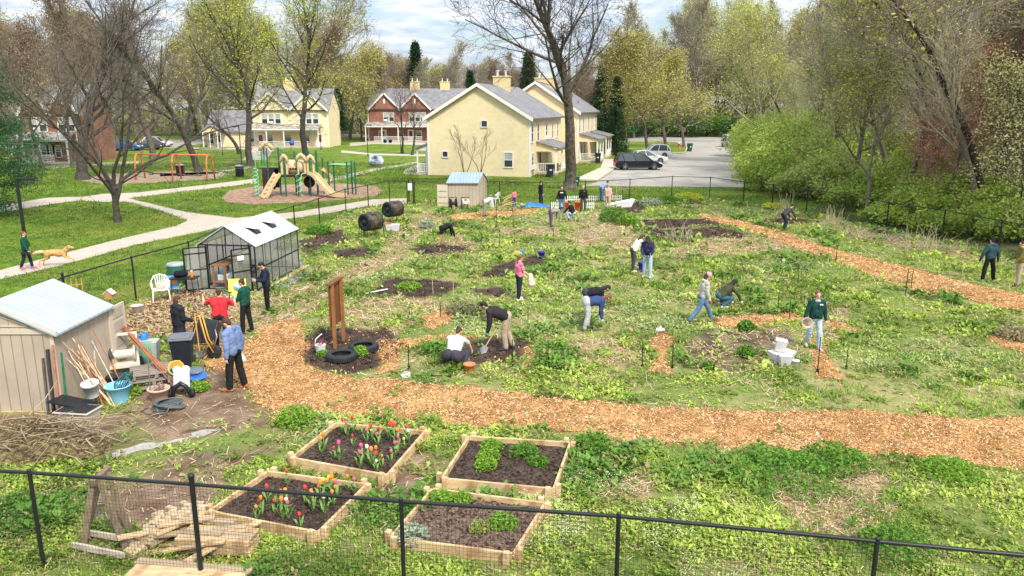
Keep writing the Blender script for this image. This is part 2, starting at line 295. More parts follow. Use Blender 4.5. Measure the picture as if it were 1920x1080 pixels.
mm = N(t, 'ShaderNodeMix', data_type='RGBA', blend_type='MULTIPLY'); mm.inputs[0].default_value = 1; L(t, at, mm.inputs[6]); L(t, mr.outputs[0], mm.inputs[7]); L(t, mm.outputs[2], pz.inputs['Base Color'])
Vv = np.stack([X, Y, zz_], -1).reshape(-1, 3)[used]; Cc = C.reshape(-1, 3)[used]
tag(npmesh('garden_ground', Vv, rem[q], 4, gm, colr=Cc, smooth=True), kind='structure')
# wood chip path as its own slightly raised bed
cm = blur(Wt['chips']); cell2 = (Wt['chips'][:-1, :-1] & Wt['garden'][:-1, :-1]); q2 = np.stack([idx[:-1, :-1], idx[:-1, 1:], idx[1:, 1:], idx[1:, :-1]], -1)[cell2]
us2 = np.zeros(ny_*nx_, bool); us2[q2.ravel()] = True; rem2 = np.cumsum(us2)-1
Cq = mixc((.27, .14, .05), (.44, .25, .10), (n2_-.5)*3+.5)*(.75+.5*n3_)[..., None]
tag(npmesh('wood_chip_path', np.stack([X, Y, zg-.004+.022*cm], -1).reshape(-1, 3)[us2], rem2[q2], 4, gm, colr=Cq.reshape(-1, 3)[us2], smooth=True), kind='structure')
pathpx = [[(-400, 606), (-200, 566), (0, 507), (120, 475), (230, 447), (330, 424), (352, 414), (330, 405), (290, 392), (246, 380), (215, 378), (190, 379), (150, 376), (100, 382), (0, 399), (-300, 430), (-300, 412), (0, 386), (90, 371), (160, 369), (190, 364), (260, 361), (330, 353), (400, 345), (480, 335), (482, 343), (400, 353), (330, 361), (240, 372), (290, 384), (350, 398), (440, 409), (560, 397), (700, 374), (762, 372), (764, 383), (690, 387), (600, 402), (520, 414), (440, 421), (350, 440), (250, 460), (130, 494), (0, 524), (-200, 584), (-400, 630)]]
LAWNX = [pathpx[0], [(415, 372), (430, 358), (480, 350), (560, 345), (650, 345), (705, 350), (718, 358), (705, 368), (650, 375), (560, 380), (470, 384), (425, 380)], [(150, 338), (190, 328), (300, 322), (390, 320), (425, 326), (410, 336), (300, 342), (200, 348)], [(1078, 349), (1120, 310), (1157, 290), (1300, 260), (1400, 260), (1400, 353)], [(780, 335), (800, 300), (1000, 300), (1000, 335)]]
# ---- scatters (stuff) ----
def sample(n, x0, x1, y0, y1, fall=1.6, yref=9.):
    """random ground points, thinned with distance so that far ground is not over-filled"""
    y = y0*np.exp(rng.random(n)*math.log(y1/y0)); x = (rng.random(n)*2-1)*(y*.74+2.5)
    k = (x > x0) & (x < x1); return x[k], y[k]
def leafmesh(name, x, y, z, size, tall, c, nl, mat, spread=1., droop=.5, parent=None, thin=.45, rngk=None):
    """clumps of nl little pointed leaves (two triangles folded) each"""
    n = len(x); r = rng; a = r.random((n, nl))*2*math.pi; ln = size[:, None]*(.6+.7*r.random((n, nl))); el = np.clip(droop+.5*(r.random((n, nl))-.5)*2, -.2, 1.45)
    bx = x[:, None]+spread*size[:, None]*(r.random((n, nl))-.5)*1.6; by = y[:, None]+spread*size[:, None]*(r.random((n, nl))-.5)*1.6; bz = z[:, None]+tall[:, None]*r.random((n, nl))
    dx = np.cos(a)*np.cos(el); dy = np.sin(a)*np.cos(el); dz = np.sin(el); sx_, sy_ = -np.sin(a), np.cos(a); w = ln*thin*.5
    b = np.stack([bx, by, bz], -1); d = np.stack([dx, dy, dz], -1)*ln[..., None]; s_ = np.stack([sx_, sy_, 0*sx_], -1)*w[..., None]
    p0 = b; p1 = b+d*.5+s_+np.array([0, 0, .0]); p2 = b+d; p2[..., 2] -= ln*.18; p3 = b+d*.5-s_
    V = np.stack([p0, p1, p2, p3], 2).reshape(-1, 3); cc = np.repeat((c[:, None, :]*(.75+.5*r.random((n, nl, 1)))), 4, 1).reshape(-1, 3)
    return npmesh(name, V, np.arange(len(V)), 4, mat, colr=cc, parent=parent)
LEAF = attrmat('leaf_blades', r=.6, spec=.3, trl=.3); CHIP = attrmat('wood_chip', r=.8); STRAW = attrmat('dry_stalk', r=.8)
def outbeds(x, y): 
    m = np.ones(x.shape, bool)
    for P in BEDS: m &= ~inpoly(x, y, P)
    return m
def bedpoly(pts): return GP(pts, .3)
bed_c = [[(540, 858), (628, 790), (802, 806), (728, 892)], [(822, 897), (876, 815), (1074, 827), (1042, 918)], [(384, 958), (500, 880), (694, 905), (598, 1000)], [(724, 1008), (808, 912), (1028, 940), (966, 1040)]]
BEDS = [bedpoly(b) for b in bed_c]
BLD = [GP([(-60, 790), (-60, 560), (240, 570), (235, 700), (130, 795)]), GP([(352, 545), (380, 420), (560, 420), (562, 512), (420, 550)])]
def offstuff(x, y):
    m = outbeds(x, y)
    for P in BLD: m &= ~inpoly(x, y, P)
    return m
# weeds
def weeds(n):
    x, y = sample(n, -30, 40, 5.5, 60); w = zones(x, y); g1 = fbm(x, y, 2.4, 6); g2 = fbm(x, y, .7, 7); 
    bare = (w['chips'] | w['soil'] | w['soil2'] | w['litter']); dens = np.clip((g1-.42)*3.4+(g2-.47)*3.4+.26, .03, 1)
    nb = np.clip(1.55-y*.03, .5, 1); dens = dens*nb+ .09
    dens = np.where(bare, .012, dens); dens = np.where(w['soil'], .03*(g2 > .55)+.004, dens); dens = np.where(w['soil2'], .22*(g2 > .5)+.04, dens); dens = np.where(w['tan'], dens*.28*(g2 > .42), dens); dens = np.where(w['mud'], dens*.16*(g2 > .52), dens)
    k = (rng.random(len(x)) < dens) & w['garden'] & offstuff(x, y); x = x[k]; y = y[k]; g1 = g1[k]; g2 = g2[k]
    hue = fbm(x, y, 1.1, 3); c = mixc((.12, .20, .02), (.40, .50, .085), (hue-.5)*5+.5+1.1*(rng.random(len(x))-.5))
    pale = np.clip((fbm(x, y, 3.2, 5)-.5)*5, 0, 1)*(y > 14); c = mixc(c, (.42, .50, .22), 0)*(1-.55*pale[:, None])+np.array((.42, .50, .22))*.55*pale[:, None]
    dk = .85*np.clip((fbm(x, y, 1.6, 2)-.58)*8, 0, 1); c = c*(1-dk[:, None])+np.array((.085, .21, .025))*dk[:, None]
    dry = rng.random(len(x)) < .07; c[dry] = (.36, .27, .13)
    sz = np.clip(.0042*y+.018, .045, .2)*(.55+.8*g2)*(1+.6*dk)*(.7+.7*rng.random(len(x))**2+.5*(fbm(x, y, .45, 4) > .56)); tall = np.clip((g1-.3)*.28+.35*dk*.35, .02, .22)
    return leafmesh('weed_cover', x, y, hz(x, y), sz, tall, c, 5, LEAF, droop=.55)
x = rng.uniform(0, 4.5, 5000); y = rng.uniform(8, 13, 5000); k = (fbm(x, y, .9, 2) > .55) & offstuff(x, y); x = x[k]; y = y[k]
def white_flowers():
    m = len(x); z = hz(x, y)+.12+.12*rng.random(m); return leafmesh('white_flowers', x, y, z, np.full(m, .018), np.full(m, .01), np.tile((.80, .82, .66), (m, 1)), 2, LEAF, droop=.3, thin=.8)
tag(white_flowers(), 'tiny white clover flowers standing above the weeds right of the raised beds', 'flowers', kind='stuff')
def weed_label(o): tag(o, 'low green weeds and clover spread over the garden plots', 'weeds', kind='stuff')
weed_label(weeds(150000))
# tall brighter grass blades in the green strips
x, y = sample(80000, -30, 40, 6, 60); w = zones(x, y); g2 = fbm(x, y, 1.3, 1)
k = w['garden'] & offstuff(x, y) & ~w['chips'] & ~w['soil'] & ~w['mud'] & (rng.random(len(x)) < np.clip((g2-.47)*5, 0.05, 1)*np.where(w['tan'], .25, 1)); x = x[k]; y = y[k]
c = mixc((.13, .28, .02), (.36, .50, .07), rng.random(len(x))); dr = rng.random(len(x)) < .16; c[dr] = (.42, .33, .18)
o = leafmesh('grass_tufts', x, y, hz(x, y), np.clip(.006*y+.03, .08, .22), np.full(len(x), .01), c, 4, LEAF, droop=1.1, thin=.16); tag(o, 'tufts of upright bright grass among the garden plots', 'grass', kind='stuff')
# chips
def flat(name, x, y, z, ln, wd_, c, mat, tilt=.35):
    n = len(x); a = rng.random(n)*6.283; t1 = (rng.random(n)-.5)*2*tilt; t2 = (rng.random(n)-.5)*2*tilt
    d = np.stack([np.cos(a), np.sin(a), t1], -1)*ln[:, None]/2; s_ = np.stack([-np.sin(a), np.cos(a), t2], -1)*wd_[:, None]/2; b = np.stack([x, y, z], -1)
    V = np.stack([b-d-s_, b+d-s_*.7, b+d+s_, b-d+s_*.6], 1).reshape(-1, 3); return npmesh(name, V, np.arange(4*n), 4, mat, colr=np.repeat(c, 4, 0))
x, y = sample(900000, -30, 40, 8, 60); w = zones(x, y); k = w['chips'] & w['garden']; k |= w['garden'] & (rng.random(len(x)) < .02) & (y < 26); k |= w['tan'] & (rng.random(len(x)) < .12) & w['garden']; k &= offstuff(x, y); x = x[k]; y = y[k]; n = len(x)
u = rng.random(n); tone = fbm(x, y, 1.5, 2)
c = mixc((.40, .185, .06), (.74, .44, .19), u+(tone-.5)*1.6); dd = rng.random(n); c[dd < .14] = (.76, .58, .38); c[dd > .82] = (.17, .085, .04)
ln = np.clip(.0012*y+.018, .022, .075)*(.5+1.0*rng.random(n)**2); o = flat('wood_chips', x, y, hz(x, y)+.022+.02*rng.random(n), ln, ln*(.3+.3*rng.random(n)), c, CHIP, .6); tag(o, 'orange wood chips covering the curving garden path', 'wood chips', kind='stuff')
# dry stalks / leaf litter
x, y = sample(190000, -30, 40, 6, 60); w = zones(x, y); g2 = fbm(x, y, 1.1, 7); k = w['garden'] & offstuff(x, y) & ~w['chips'] & (rng.random(len(x)) < np.where(w['tan'] | w['litter'], .8, np.where(w['mud'], .10, np.clip((g2-.49)*3, .03, .45)))*np.where(w['soil'], .04, 1)); x = x[k]; y = y[k]; n = len(x)
c = mixc((.24, .16, .08), (.60, .49, .30), rng.random(n)); ln = np.clip(.008*y+.05, .1, .4)*(.5+rng.random(n)); 
o = flat('straw_litter', x, y, hz(x, y)+.02+.05*rng.random(n), ln, np.clip(.0006*y+.004, .008, .03), c, STRAW, .5); tag(o, 'dry straw and dead stalks lying between the plots', 'straw', kind='stuff')
x = rng.random(9000)*9-13.5; y = rng.random(9000)*11+17; w = zones(x, y); k = w['litter'] & offstuff(x, y); x = x[k]; y = y[k]; n = len(x)
c = mixc((.16, .085, .04), (.55, .36, .2), rng.random(n)); ln = .09*(.6+.8*rng.random(n)); o = flat('leaf_litter', x, y, hz(x, y)+.02+.03*rng.random(n), ln, ln*.6, c, CHIP, .6); tag(o, 'brown fallen leaves on the ground beside the white chair', 'leaves', kind='stuff')
# soil clods
x, y = sample(110000, -30, 40, 9, 60); w = zones(x, y); k = w['soil'] & w['garden'] & (fbm(x, y, .5, 3) > .42); x = x[k]; y = y[k]; n = len(x)
c = mixc((.03, .018, .013), (.11, .07, .048), rng.random(n)); ln = np.clip(.0016*y+.02, .03, .09)*(.5+rng.random(n)); o = flat('soil_clods', x, y, hz(x, y)+.03+.03*rng.random(n), ln, ln*.7, c, CHIP, .9); tag(o, 'dark crumbly clods in the freshly dug plots', 'soil', kind='stuff')
# lawn tufts outside the fence
x, y = sample(230000, -60, 60, 15, 95); k = ~inpoly(x, y, garden_poly) & (x < 24)
for pp in LAWNX: k &= ~inpoly(x, y, GP(pp))
x = x[k]; y = y[k]; g1 = fbm(x, y, 2.5, 2); c = mixc((.045, .12, .012), (.19, .28, .035), (g1-.5)*3+rng.random(len(x))); yl = (fbm(x, y, 6, 5) > .6); c[yl] = c[yl]*.5+np.array((.26, .27, .05))*.5
o = leafmesh('lawn_blades', x, y, 0*x, np.clip(.0022*y+.03, .06, .22), 0*x+.01, c, 3, LEAF, droop=.9, thin=.22, spread=1.6); tag(o, 'short mown grass blades over the lawns beyond the fence', 'grass', kind='stuff')
# ---- paved things (structure) ----
conc = M('concrete_path', (.42, .355, .29), r=.9, v=.12, s=1.5, b=.6, bs=30); asp = M('asphalt', (.33, .305, .27), r=.9, v=.12, s=.5, b=.5, bs=30, c3=(.25, .23, .205), s3=.35)
def sheet(name, px, m, z0=.0, z1=.012): mb = MB(); P = GP(px); mb.prism(P, z0, z1); o = mb.build(name, m); fixnormals(o); return tag(o, kind='structure')
sheet('paved_path', pathpx[0], conc)
for pts in ([(560, 343), (640, 330), (700, 316), (782, 303), (782, 307), (700, 321), (640, 336), (560, 349)], [(640, 282), (700, 288), (810, 290), (900, 292), (900, 295), (700, 291), (640, 286)], [(300, 326), (400, 322), (470, 312), (472, 315), (400, 326), (300, 331)], [(656, 268), (700, 265), (810, 268), (810, 272), (700, 270), (656, 274)], [(20, 318), (150, 306), (260, 303), (260, 307), (150, 311), (20, 324)], [(475, 277), (515, 277), (500, 300), (455, 300)], [(360, 277), (470, 277), (470, 280), (360, 280)], [(760, 318), (783, 308), (790, 328), (755, 326)]): sheet('footpath', pts, M('pale_concrete', (.42, .37, .31), r=.9, v=.1, b=.3))
side = M('sidewalk_concrete', (.46, .40, .33), r=.9, v=.1, s=2, b=.4)
mb = MB(); mb.prism(GP([(1078, 338), (1120, 340), (1155, 316), (1157, 300), (1132, 300), (1126, 316)]), 0, .13); tag(fixnormals(mb.build('pavement', side)), kind='structure')
sheet('car_park', [(1092, 349), (1118, 342), (1158, 315), (1159, 299), (1232, 291), (1270, 289), (1287, 287), (1291, 276), (1272, 267), (1230, 264), (1130, 263), (1120, 256), (1372, 257), (1385, 275), (1392, 300), (1396, 351)], asp)
mb = MB(); K = GP([(1158, 296), (1160, 292), (1232, 289), (1270, 287), (1285, 286), (1288, 277), (1270, 269), (1230, 266), (1135, 265)])
for i in range(len(K)-1): mb.bar((K[i][0], K[i][1], .06), (K[i+1][0], K[i+1][1], .06), .18, .14)
tag(mb.build('kerb', side), kind='structure')
sheet('street', [(-300, 277), (330, 277), (400, 266), (640, 258), (700, 257), (700, 251), (600, 252), (350, 262), (-300, 272)], asp)
mul = M('bark_mulch', (.22, .13, .075), r=.95, v=.35, s=2.5, b=1.5, bs=12, c2=(.30, .19, .13))
sheet('play_mulch', [(415, 372), (430, 358), (480, 350), (560, 345), (650, 345), (705, 350), (718, 358), (705, 368), (650, 375), (560, 380), (470, 384), (425, 380)], mul, 0, .03)
sheet('swing_mulch', [(150, 338), (190, 328), (300, 322), (390, 320), (425, 326), (410, 336), (300, 342), (200, 348)], M('worn_sand', (.27, .20, .13), r=.95, v=.3, s=1, b=.8))
grv = M('gravel', (.27, .25, .24), r=.95, v=.3, s=25, b=1.5, bs=60)
mb = MB(); mb.prism(GP([(415, 555), (540, 542), (592, 512), (575, 500), (560, 480), (480, 430), (352, 470), (350, 550)]), .02, .115); tag(fixnormals(mb.build('gravel_pad', grv)), kind='structure')
wet = M('wet_mud', (.30, .26, .24), r=.12, v=.15, spec=.6)
for pts in ([(196, 858), (212, 850), (240, 846), (268, 836), (300, 833), (330, 822), (352, 819), (380, 811), (410, 809), (432, 804), (428, 810), (402, 815), (384, 822), (355, 826), (330, 834), (304, 839), (288, 847), (262, 849), (238, 858), (214, 863)],):
    mb = MB(); mb.prism(GP(pts), .03, .066); tag(fixnormals(mb.build('puddle', wet)), kind='structure')
# ================= houses =================
white = M('white_trim', (.72, .70, .66), r=.6, v=.05); yel = stripes('yellow_siding', (.80, .66, .42), period=.125, dark=.72, depth=.6, w=.2); glass = M('window_glass', (.035, .045, .055), r=.08, v=.3, s=1, spec=.6); curtain = M('window_blind', (.34, .37, .36), r=.35, v=.2, s=2)
roofm = brickmat('grey_shingles', (.27, .26, .275), (.20, .195, .21), (.14, .135, .145), bw=.35, bh=.16, mo=.02, plane='XY'); darkp = M('dark_interior', (.03, .028, .03), r=.7); redd = M('red_door', (.16, .03, .03), r=.5)
brick = brickmat('red_brick', (.33, .105, .06), (.26, .08, .05), (.30, .22, .18)); porchf = M('porch_floor', (.45, .38, .30), r=.8, v=.1); gut = M('gutter_grey', (.10, .105, .12), r=.5); chy = M('chimney_render', (.62, .50, .27), r=.8, v=.08)
class Fr:        # a local frame on a wall: o origin, u along, n outward
    def __init__(s, o, u, n): s.o = Vector(o); s.u = Vector(u).normalized(); s.n = Vector(n).normalized()
    def p(s, a, d, z): return s.o+s.u*a+s.n*d+Vector((0, 0, z))
    def box(s, mb, a0, a1, d0, d1, z0, z1): return mb.box(s.p((a0+a1)/2, (d0+d1)/2, (z0+z1)/2), (a1-a0, abs(d1-d0), z1-z0), ax=(s.u, s.n, (0, 0, 1)))
def window(fr, root, a, z, w, h, blind=.5, double=True, name='window', fm=None, ac=False):
    mb = MB(); t = .09; d = .07
    fr.box(mb, a-w/2-t, a+w/2+t, 0, d, z+h, z+h+t); fr.box(mb, a-w/2-t, a+w/2+t, 0, d+.03, z-t, z); fr.box(mb, a-w/2-t, a-w/2, 0, d, z, z+h); fr.box(mb, a+w/2, a+w/2+t, 0, d, z, z+h)
    if double: fr.box(mb, a-w/2, a+w/2, .02, .055, z+h/2-.03, z+h/2+.03)
    f = mb.build(name, fm or white, root, world=True)
    g_ = MB(); fr.box(g_, a-w/2, a+w/2, .005, .025, z, z+h*(1-blind)-.002); o1 = g_.build('pane', glass); o1.parent = f
    if blind > 0: g_ = MB(); fr.box(g_, a-w/2, a+w/2, .005, .025, z+h*(1-blind), z+h); o2 = g_.build('blind', curtain); o2.parent = f
    if ac: g_ = MB(); fr.box(g_, a-.3, a+.3, .03, .4, z, z+.4); o3 = g_.build('air_conditioner', white); o3.parent = f
    for ch in [c for c in bpy.data.objects if c.parent == f]:
        for v in ch.data.vertices: v.co -= root.location
    return f
def door(fr, root, a, z, w=.95, h=2.05, m=None):
    mb = MB(); fr.box(mb, a-w/2-.1, a+w/2+.1, 0, .06, z+h, z+h+.1); fr.box(mb, a-w/2-.1, a-w/2, 0, .06, z, z+h); fr.box(mb, a+w/2, a+w/2+.1, 0, .06, z, z+h); fr.box(mb, a-w/2, a+w/2, .0, .03, z, z+h)
    f = mb.build('door', white, root, world=True); g_ = MB(); fr.box(g_, a-w*.32, a+w*.32, .03, .05, z+.75, z+h-.2); fr.box(g_, a+w*.36, a+w*.42, .03, .08, z+.95, z+1.05); g_.build('pane', m or darkp, f); 
    for v in [c for c in bpy.data.objects if c.parent == f][0].data.vertices: v.co -= root.location
def gable_block(root, fr, W, Dp, eave, ridge, wallm, over=.35, front=True, name='wall'):
    """fr: origin at a corner, u along gable wall (width W), -n goes back (depth Dp)"""
    mb = MB(); pts = [(0, 0), (W, 0), (W, eave), (W/2, ridge), (0, eave)]
    mb.prism(pts, -Dp, 0, ax=(fr.u, (0, 0, 1), fr.n), o=fr.o); w = mb.build(name, wallm, root, world=True); fixnormals(w)
    mb = MB(); k = (ridge-eave)/(W/2); th = .16
    for s_ in (0, 1):
        x0 = -over; z0 = eave-k*over; pr = [(x0, z0), (W/2, ridge), (W/2, ridge+th), (x0-.02, z0+th)]
        if s_: pr = [(W-a, b) for a, b in pr][::-1]
        mb.prism(pr, -Dp-over, over, ax=(fr.u, (0, 0, 1), fr.n), o=fr.o+Vector((0, 0, .01)))
    r_ = mb.build('roof', roofm, root, world=True); fixnormals(r_)
    mb = MB()
    for s_ in (0, 1):          # white barge boards
        pr = [(-over-.03, eave-k*over-.16), (W/2, ridge-.14), (W/2, ridge+th+.02), (-over-.05, eave-k*over+th+.02)]
        if s_: pr = [(W-a, b) for a, b in pr][::-1]
        mb.prism(pr, over+.003, over+.05, ax=(fr.u, (0, 0, 1), fr.n), o=fr.o)
    fixnormals(mb.build('fascia', white, root, world=True)); mb = MB()
    for a in (-over-.06, W+over+.06): mb.bar(fr.p(a, over, eave-k*over+.05), fr.p(a, -Dp-over, eave-k*over+.05), .12, .12)
    mb.build('gutter', gut, root, world=True)
def chimney(root, c, w, d, z0, z1, ax, m=None):
    mb = MB(); mb.box((c[0], c[1], (z0+z1)/2), (w, d, z1-z0), ax=ax); mb.box((c[0], c[1], z1+.06), (w+.14, d+.14, .14), ax=ax)
    ch = mb.build('chimney', m or chy, root, world=True); mb = MB(); X = Vector(ax[0])
    for t_ in (-.28, .25): q_ = Vector((c[0], c[1], z1+.1))+X*w*t_; mb.tube(q_, q_+Vector((0, 0, .5)), .1, n=8); mb.tube(q_+Vector((0, 0, .5)), q_+Vector((0, 0, .58)), .2, n=8)
    o = mb.build('flue', white, ch)
    for v in o.data.vertices: v.co -= root.location
def railing(fr, root, a0, a1, d, z, h=.9, side=False):
    mb = MB(); P = (lambda t_: fr.p(t_, d, 0)) if not side else (lambda t_: fr.p(d, t_, 0)); zv = Vector((0, 0, 1))
    mb.bar(P(a0)+zv*(z+h), P(a1)+zv*(z+h), .07, .06); mb.bar(P(a0)+zv*(z+.1), P(a1)+zv*(z+.1), .05, .05); n = max(2, int(abs(a1-a0)/.16))
    for i in range(n+1): t_ = a0+(a1-a0)*i/n; mb.bar(P(t_)+zv*(z+.1), P(t_)+zv*(z+h), .04, .04)
    mb.build('railing', white, root, world=True)
def columns(fr, root, pts, z0, z1, w=.15):
    for a, d in pts: mb = MB(); mb.box(fr.p(a, d, (z0+z1)/2), (w, w, z1-z0), ax=(fr.u, fr.n, (0, 0, 1))); mb.box(fr.p(a, d, z1-.06), (w+.07, w+.07, .1), ax=(fr.u, fr.n, (0, 0, 1))); mb.build('porch_column', white, root, world=True)
# --- main yellow house ---
C0 = G(993, 332); C1 = G(804, 328); u = (C0-C1).normalized(); n_ = Vector((u.y, -u.x, 0)); Wd = (C0-C1).length
rt = thing('yellow_house', 'pale yellow clapboard house whose blank gable faces the garden, behind the big bare tree', 'house', (C0.x, C0.y, 0)); fr = Fr(C1, u, n_)
gable_block(rt, fr, Wd, 17.2, 5.65, 8.75, yel)
mb = MB(); fr.box(mb, -.06, .1, -.1, .03, 0, 5.6); fr.box(mb, Wd-.1, Wd+.06, -.1, .03, 0, 5.6); mb.build('corner_board', white, rt, world=True)
for (a, b, w_, h_) in ((909, 232, .55, .55), (830, 290, .5, .5)):
    p = A(a, b, (C0.y+C1.y)/2); window(fr, rt, (p-C1).dot(u), p.z-h_/2, w_, h_, 0, False)
window(fr, rt, (A(951, 300, C0.y)-C1).dot(u), .95, .8, 1.35, .5)
b_ = -n_; fb = Fr(C0, b_, u)       # right facade, running away from us
for t_ in (1.0, 3.8, 8.2, 11.6, 14.8): window(fb, rt, t_, 3.35, .95, 1.7, .15, ac=(t_ == 8.2))
window(fb, rt, 1.2, .7, .9, 1.5, .2, ac=True)
def porch(fb, rt, t0, t1, d, z=2.55, zt=3.2, rail=True):
    mb = MB(); mb.add([fb.p(t0-.2, 0, zt), fb.p(t1+.2, 0, zt), fb.p(t1+.2, d+.3, z), fb.p(t0-.2, d+.3, z), fb.p(t0-.2, 0, zt+.14), fb.p(t1+.2, 0, zt+.14), fb.p(t1+.2, d+.3, z+.12), fb.p(t0-.2, d+.3, z+.12)], [(3, 2, 1, 0), (4, 5, 6, 7), (0, 1, 5, 4), (1, 2, 6, 5), (2, 3, 7, 6), (3, 0, 4, 7)]); fixnormals(mb.build('porch_roof', roofm, rt, world=True))
    mb = MB()
    for tt in (t0, t1-.06): mb.prism([(0, z-.25), (d, z-.25), (d, z-.02), (0, zt-.02)], tt, tt+.06, ax=(fb.n, (0, 0, 1), fb.u), o=fb.o)
    fb.box(mb, t0, t1, d-.06, d, z-.25, z+.02); fixnormals(mb.build('porch_gable', yel, rt, world=True))
    mb = MB(); fb.box(mb, t0, t1, 0.01, d+.1, 0, .2); mb.build('porch_floor', porchf, rt, world=True)
porch(fb, rt, 3.2, 10.5, 2.1); columns(fb, rt, [(3.3, 2.0), (6.8, 2.0), (10.3, 2.0)], .2, 2.4); railing(fb, rt, 0.05, 1.95, 3.3, .2, side=False) if 0 else None
def siderail(fb, rt, t_, d0, d1, z): 
    mb = MB(); mb.bar(fb.p(t_, d0, z+.9), fb.p(t_, d1, z+.9), .07, .06); mb.bar(fb.p(t_, d0, z+.1), fb.p(t_, d1, z+.1), .05)
    n = int((d1-d0)/.16)
    for i in range(n+1): dd_ = d0+(d1-d0)*i/n; mb.bar(fb.p(t_, dd_, z+.1), fb.p(t_, dd_, z+.9), .04)
    mb.build('railing', white, rt, world=True)
siderail(fb, rt, 3.3, .05, 1.95, .2); railing(fb, rt, 6.9, 10.2, 2.0, .2); door(fb, rt, 4.9, .2); window(fb, rt, 8.4, .9, .9, 1.3, .3)
mb = MB(); fb.box(mb, 3.9, 5.7, 1.3, 1.85, .2, 1.0); mb.build('porch_bench', M('brown_sofa', (.12, .05, .03), r=.8), rt, world=True)
# left porch
fl = Fr(C1, b_, -u); mb = MB(); fl.box(mb, .3, 3.2, .01, 1.5, 0, .2); mb.build('porch_floor', porchf, rt, world=True)
def lp(fl, t0, t1, d): 
    mb = MB(); mb.add([fl.p(t0-.2, 0, 3.1), fl.p(t1+.2, 0, 3.1), fl.p(t1+.2, d+.2, 2.5), fl.p(t0-.2, d+.2, 2.5), fl.p(t0-.2, 0, 3.24), fl.p(t1+.2, 0, 3.24), fl.p(t1+.2, d+.2, 2.62), fl.p(t0-.2, d+.2, 2.62)], [(3, 2, 1, 0), (4, 5, 6, 7), (0, 1, 5, 4), (1, 2, 6, 5), (2, 3, 7, 6), (3, 0, 4, 7)]); fixnormals(mb.build('porch_roof', roofm, rt, world=True))
    mb = MB(); mb.prism([(0, 2.4), (d, 2.4), (d, 2.52), (0, 3.08)], t0, t0+.05, ax=(fl.n, (0, 0, 1), fl.u), o=fl.o); fixnormals(mb.build('porch_gable', white, rt, world=True))
lp(fl, .3, 3.2, 1.4); columns(fl, rt, [(.4, 1.3), (.4, .3), (3.0, 1.3)], .2, 2.4, .12); siderail(fl, rt, .4, .1, 1.25, .2); railing(fl, rt, .5, 2.9, 1.3, .2)
pk = (C1+C0)/2; chimney(rt, pk+b_*8+u*.4, 1.7, .9, 8, 9.75, (u, b_, (0, 0, 1)))
# second block, set forward on the right
o2 = C1+b_*19.3+u*1.7; rt2 = thing('yellow_house', 'taller rear yellow house block with railed porches beside the parked cars', 'house', (o2.x, o2.y, 0)); fr2 = Fr(o2, u, n_); W2 = Wd
gable_block(rt2, fr2, W2, 17.5, 6.1, 9.5, yel); c2 = o2+u*W2; fb2 = Fr(c2, b_, u)
mb = MB(); fr2.box(mb, W2-.1, W2+.06, -.1, .03, 0, 6); mb.build('corner_board', white, rt2, world=True)
mb = MB(); m0 = C0+b_*17.3-u*.5; mb.hexa([m0-u*9, m0, m0+b_*1.8, m0-u*9+b_*1.8]+[p+Vector((0, 0, 5.3)) for p in (m0-u*9, m0, m0+b_*1.8, m0-u*9+b_*1.8)]); fixnormals(mb.build('wall', yel, rt2, world=True))
for t_ in (1.2, 4.2, 8.5, 12, 15.5): window(fb2, rt2, t_, 3.7, .95, 1.7, .1)
rt_ = rt; rt = rt2; porch(fb2, rt, 1.5, 7.5, 2.3, 2.8, 3.4); columns(fb2, rt, [(1.6, 2.2), (4.5, 2.2), (7.3, 2.2)], .2, 2.65); siderail(fb2, rt, 1.6, .05, 2.15, .2); railing(fb2, rt, 1.7, 4.4, 2.2, .2); railing(fb2, rt, 4.6, 7.2, 2.2, .2); door(fb2, rt, 3, .2); window(fb2, rt, 5.6, .9, .9, 1.3, .2); window(fb2, rt, .8, .9, .7, 1.3, .2)
porch(fb2, rt, 10.5, 16.5, 2.3, 2.8, 3.4); columns(fb2, rt, [(10.6, 2.2), (13.5, 2.2), (16.3, 2.2)], .2, 2.65); railing(fb2, rt, 10.7, 16.2, 2.2, .2); rt = rt_
chimney(rt2, o2+u*W2*.5+b_*4.5+u*.2, 2.4, 1.0, 8.6, 10.1, (u, b_, (0, 0, 1)))
mb = MB(); 
for a, t_ in ((W2*.8, 4), (W2*.88, 8), (W2*.75, 12)): q_ = o2+u*a+b_*t_; z_ = 6.1+(9.5-6.1)*(1-abs(a-W2/2)/(W2/2)); mb.tube(q_+Vector((0, 0, z_)), q_+Vector((0, 0, z_+.55)), .07, n=6)
mb.build('vent_pipe', gut, rt2, world=True)
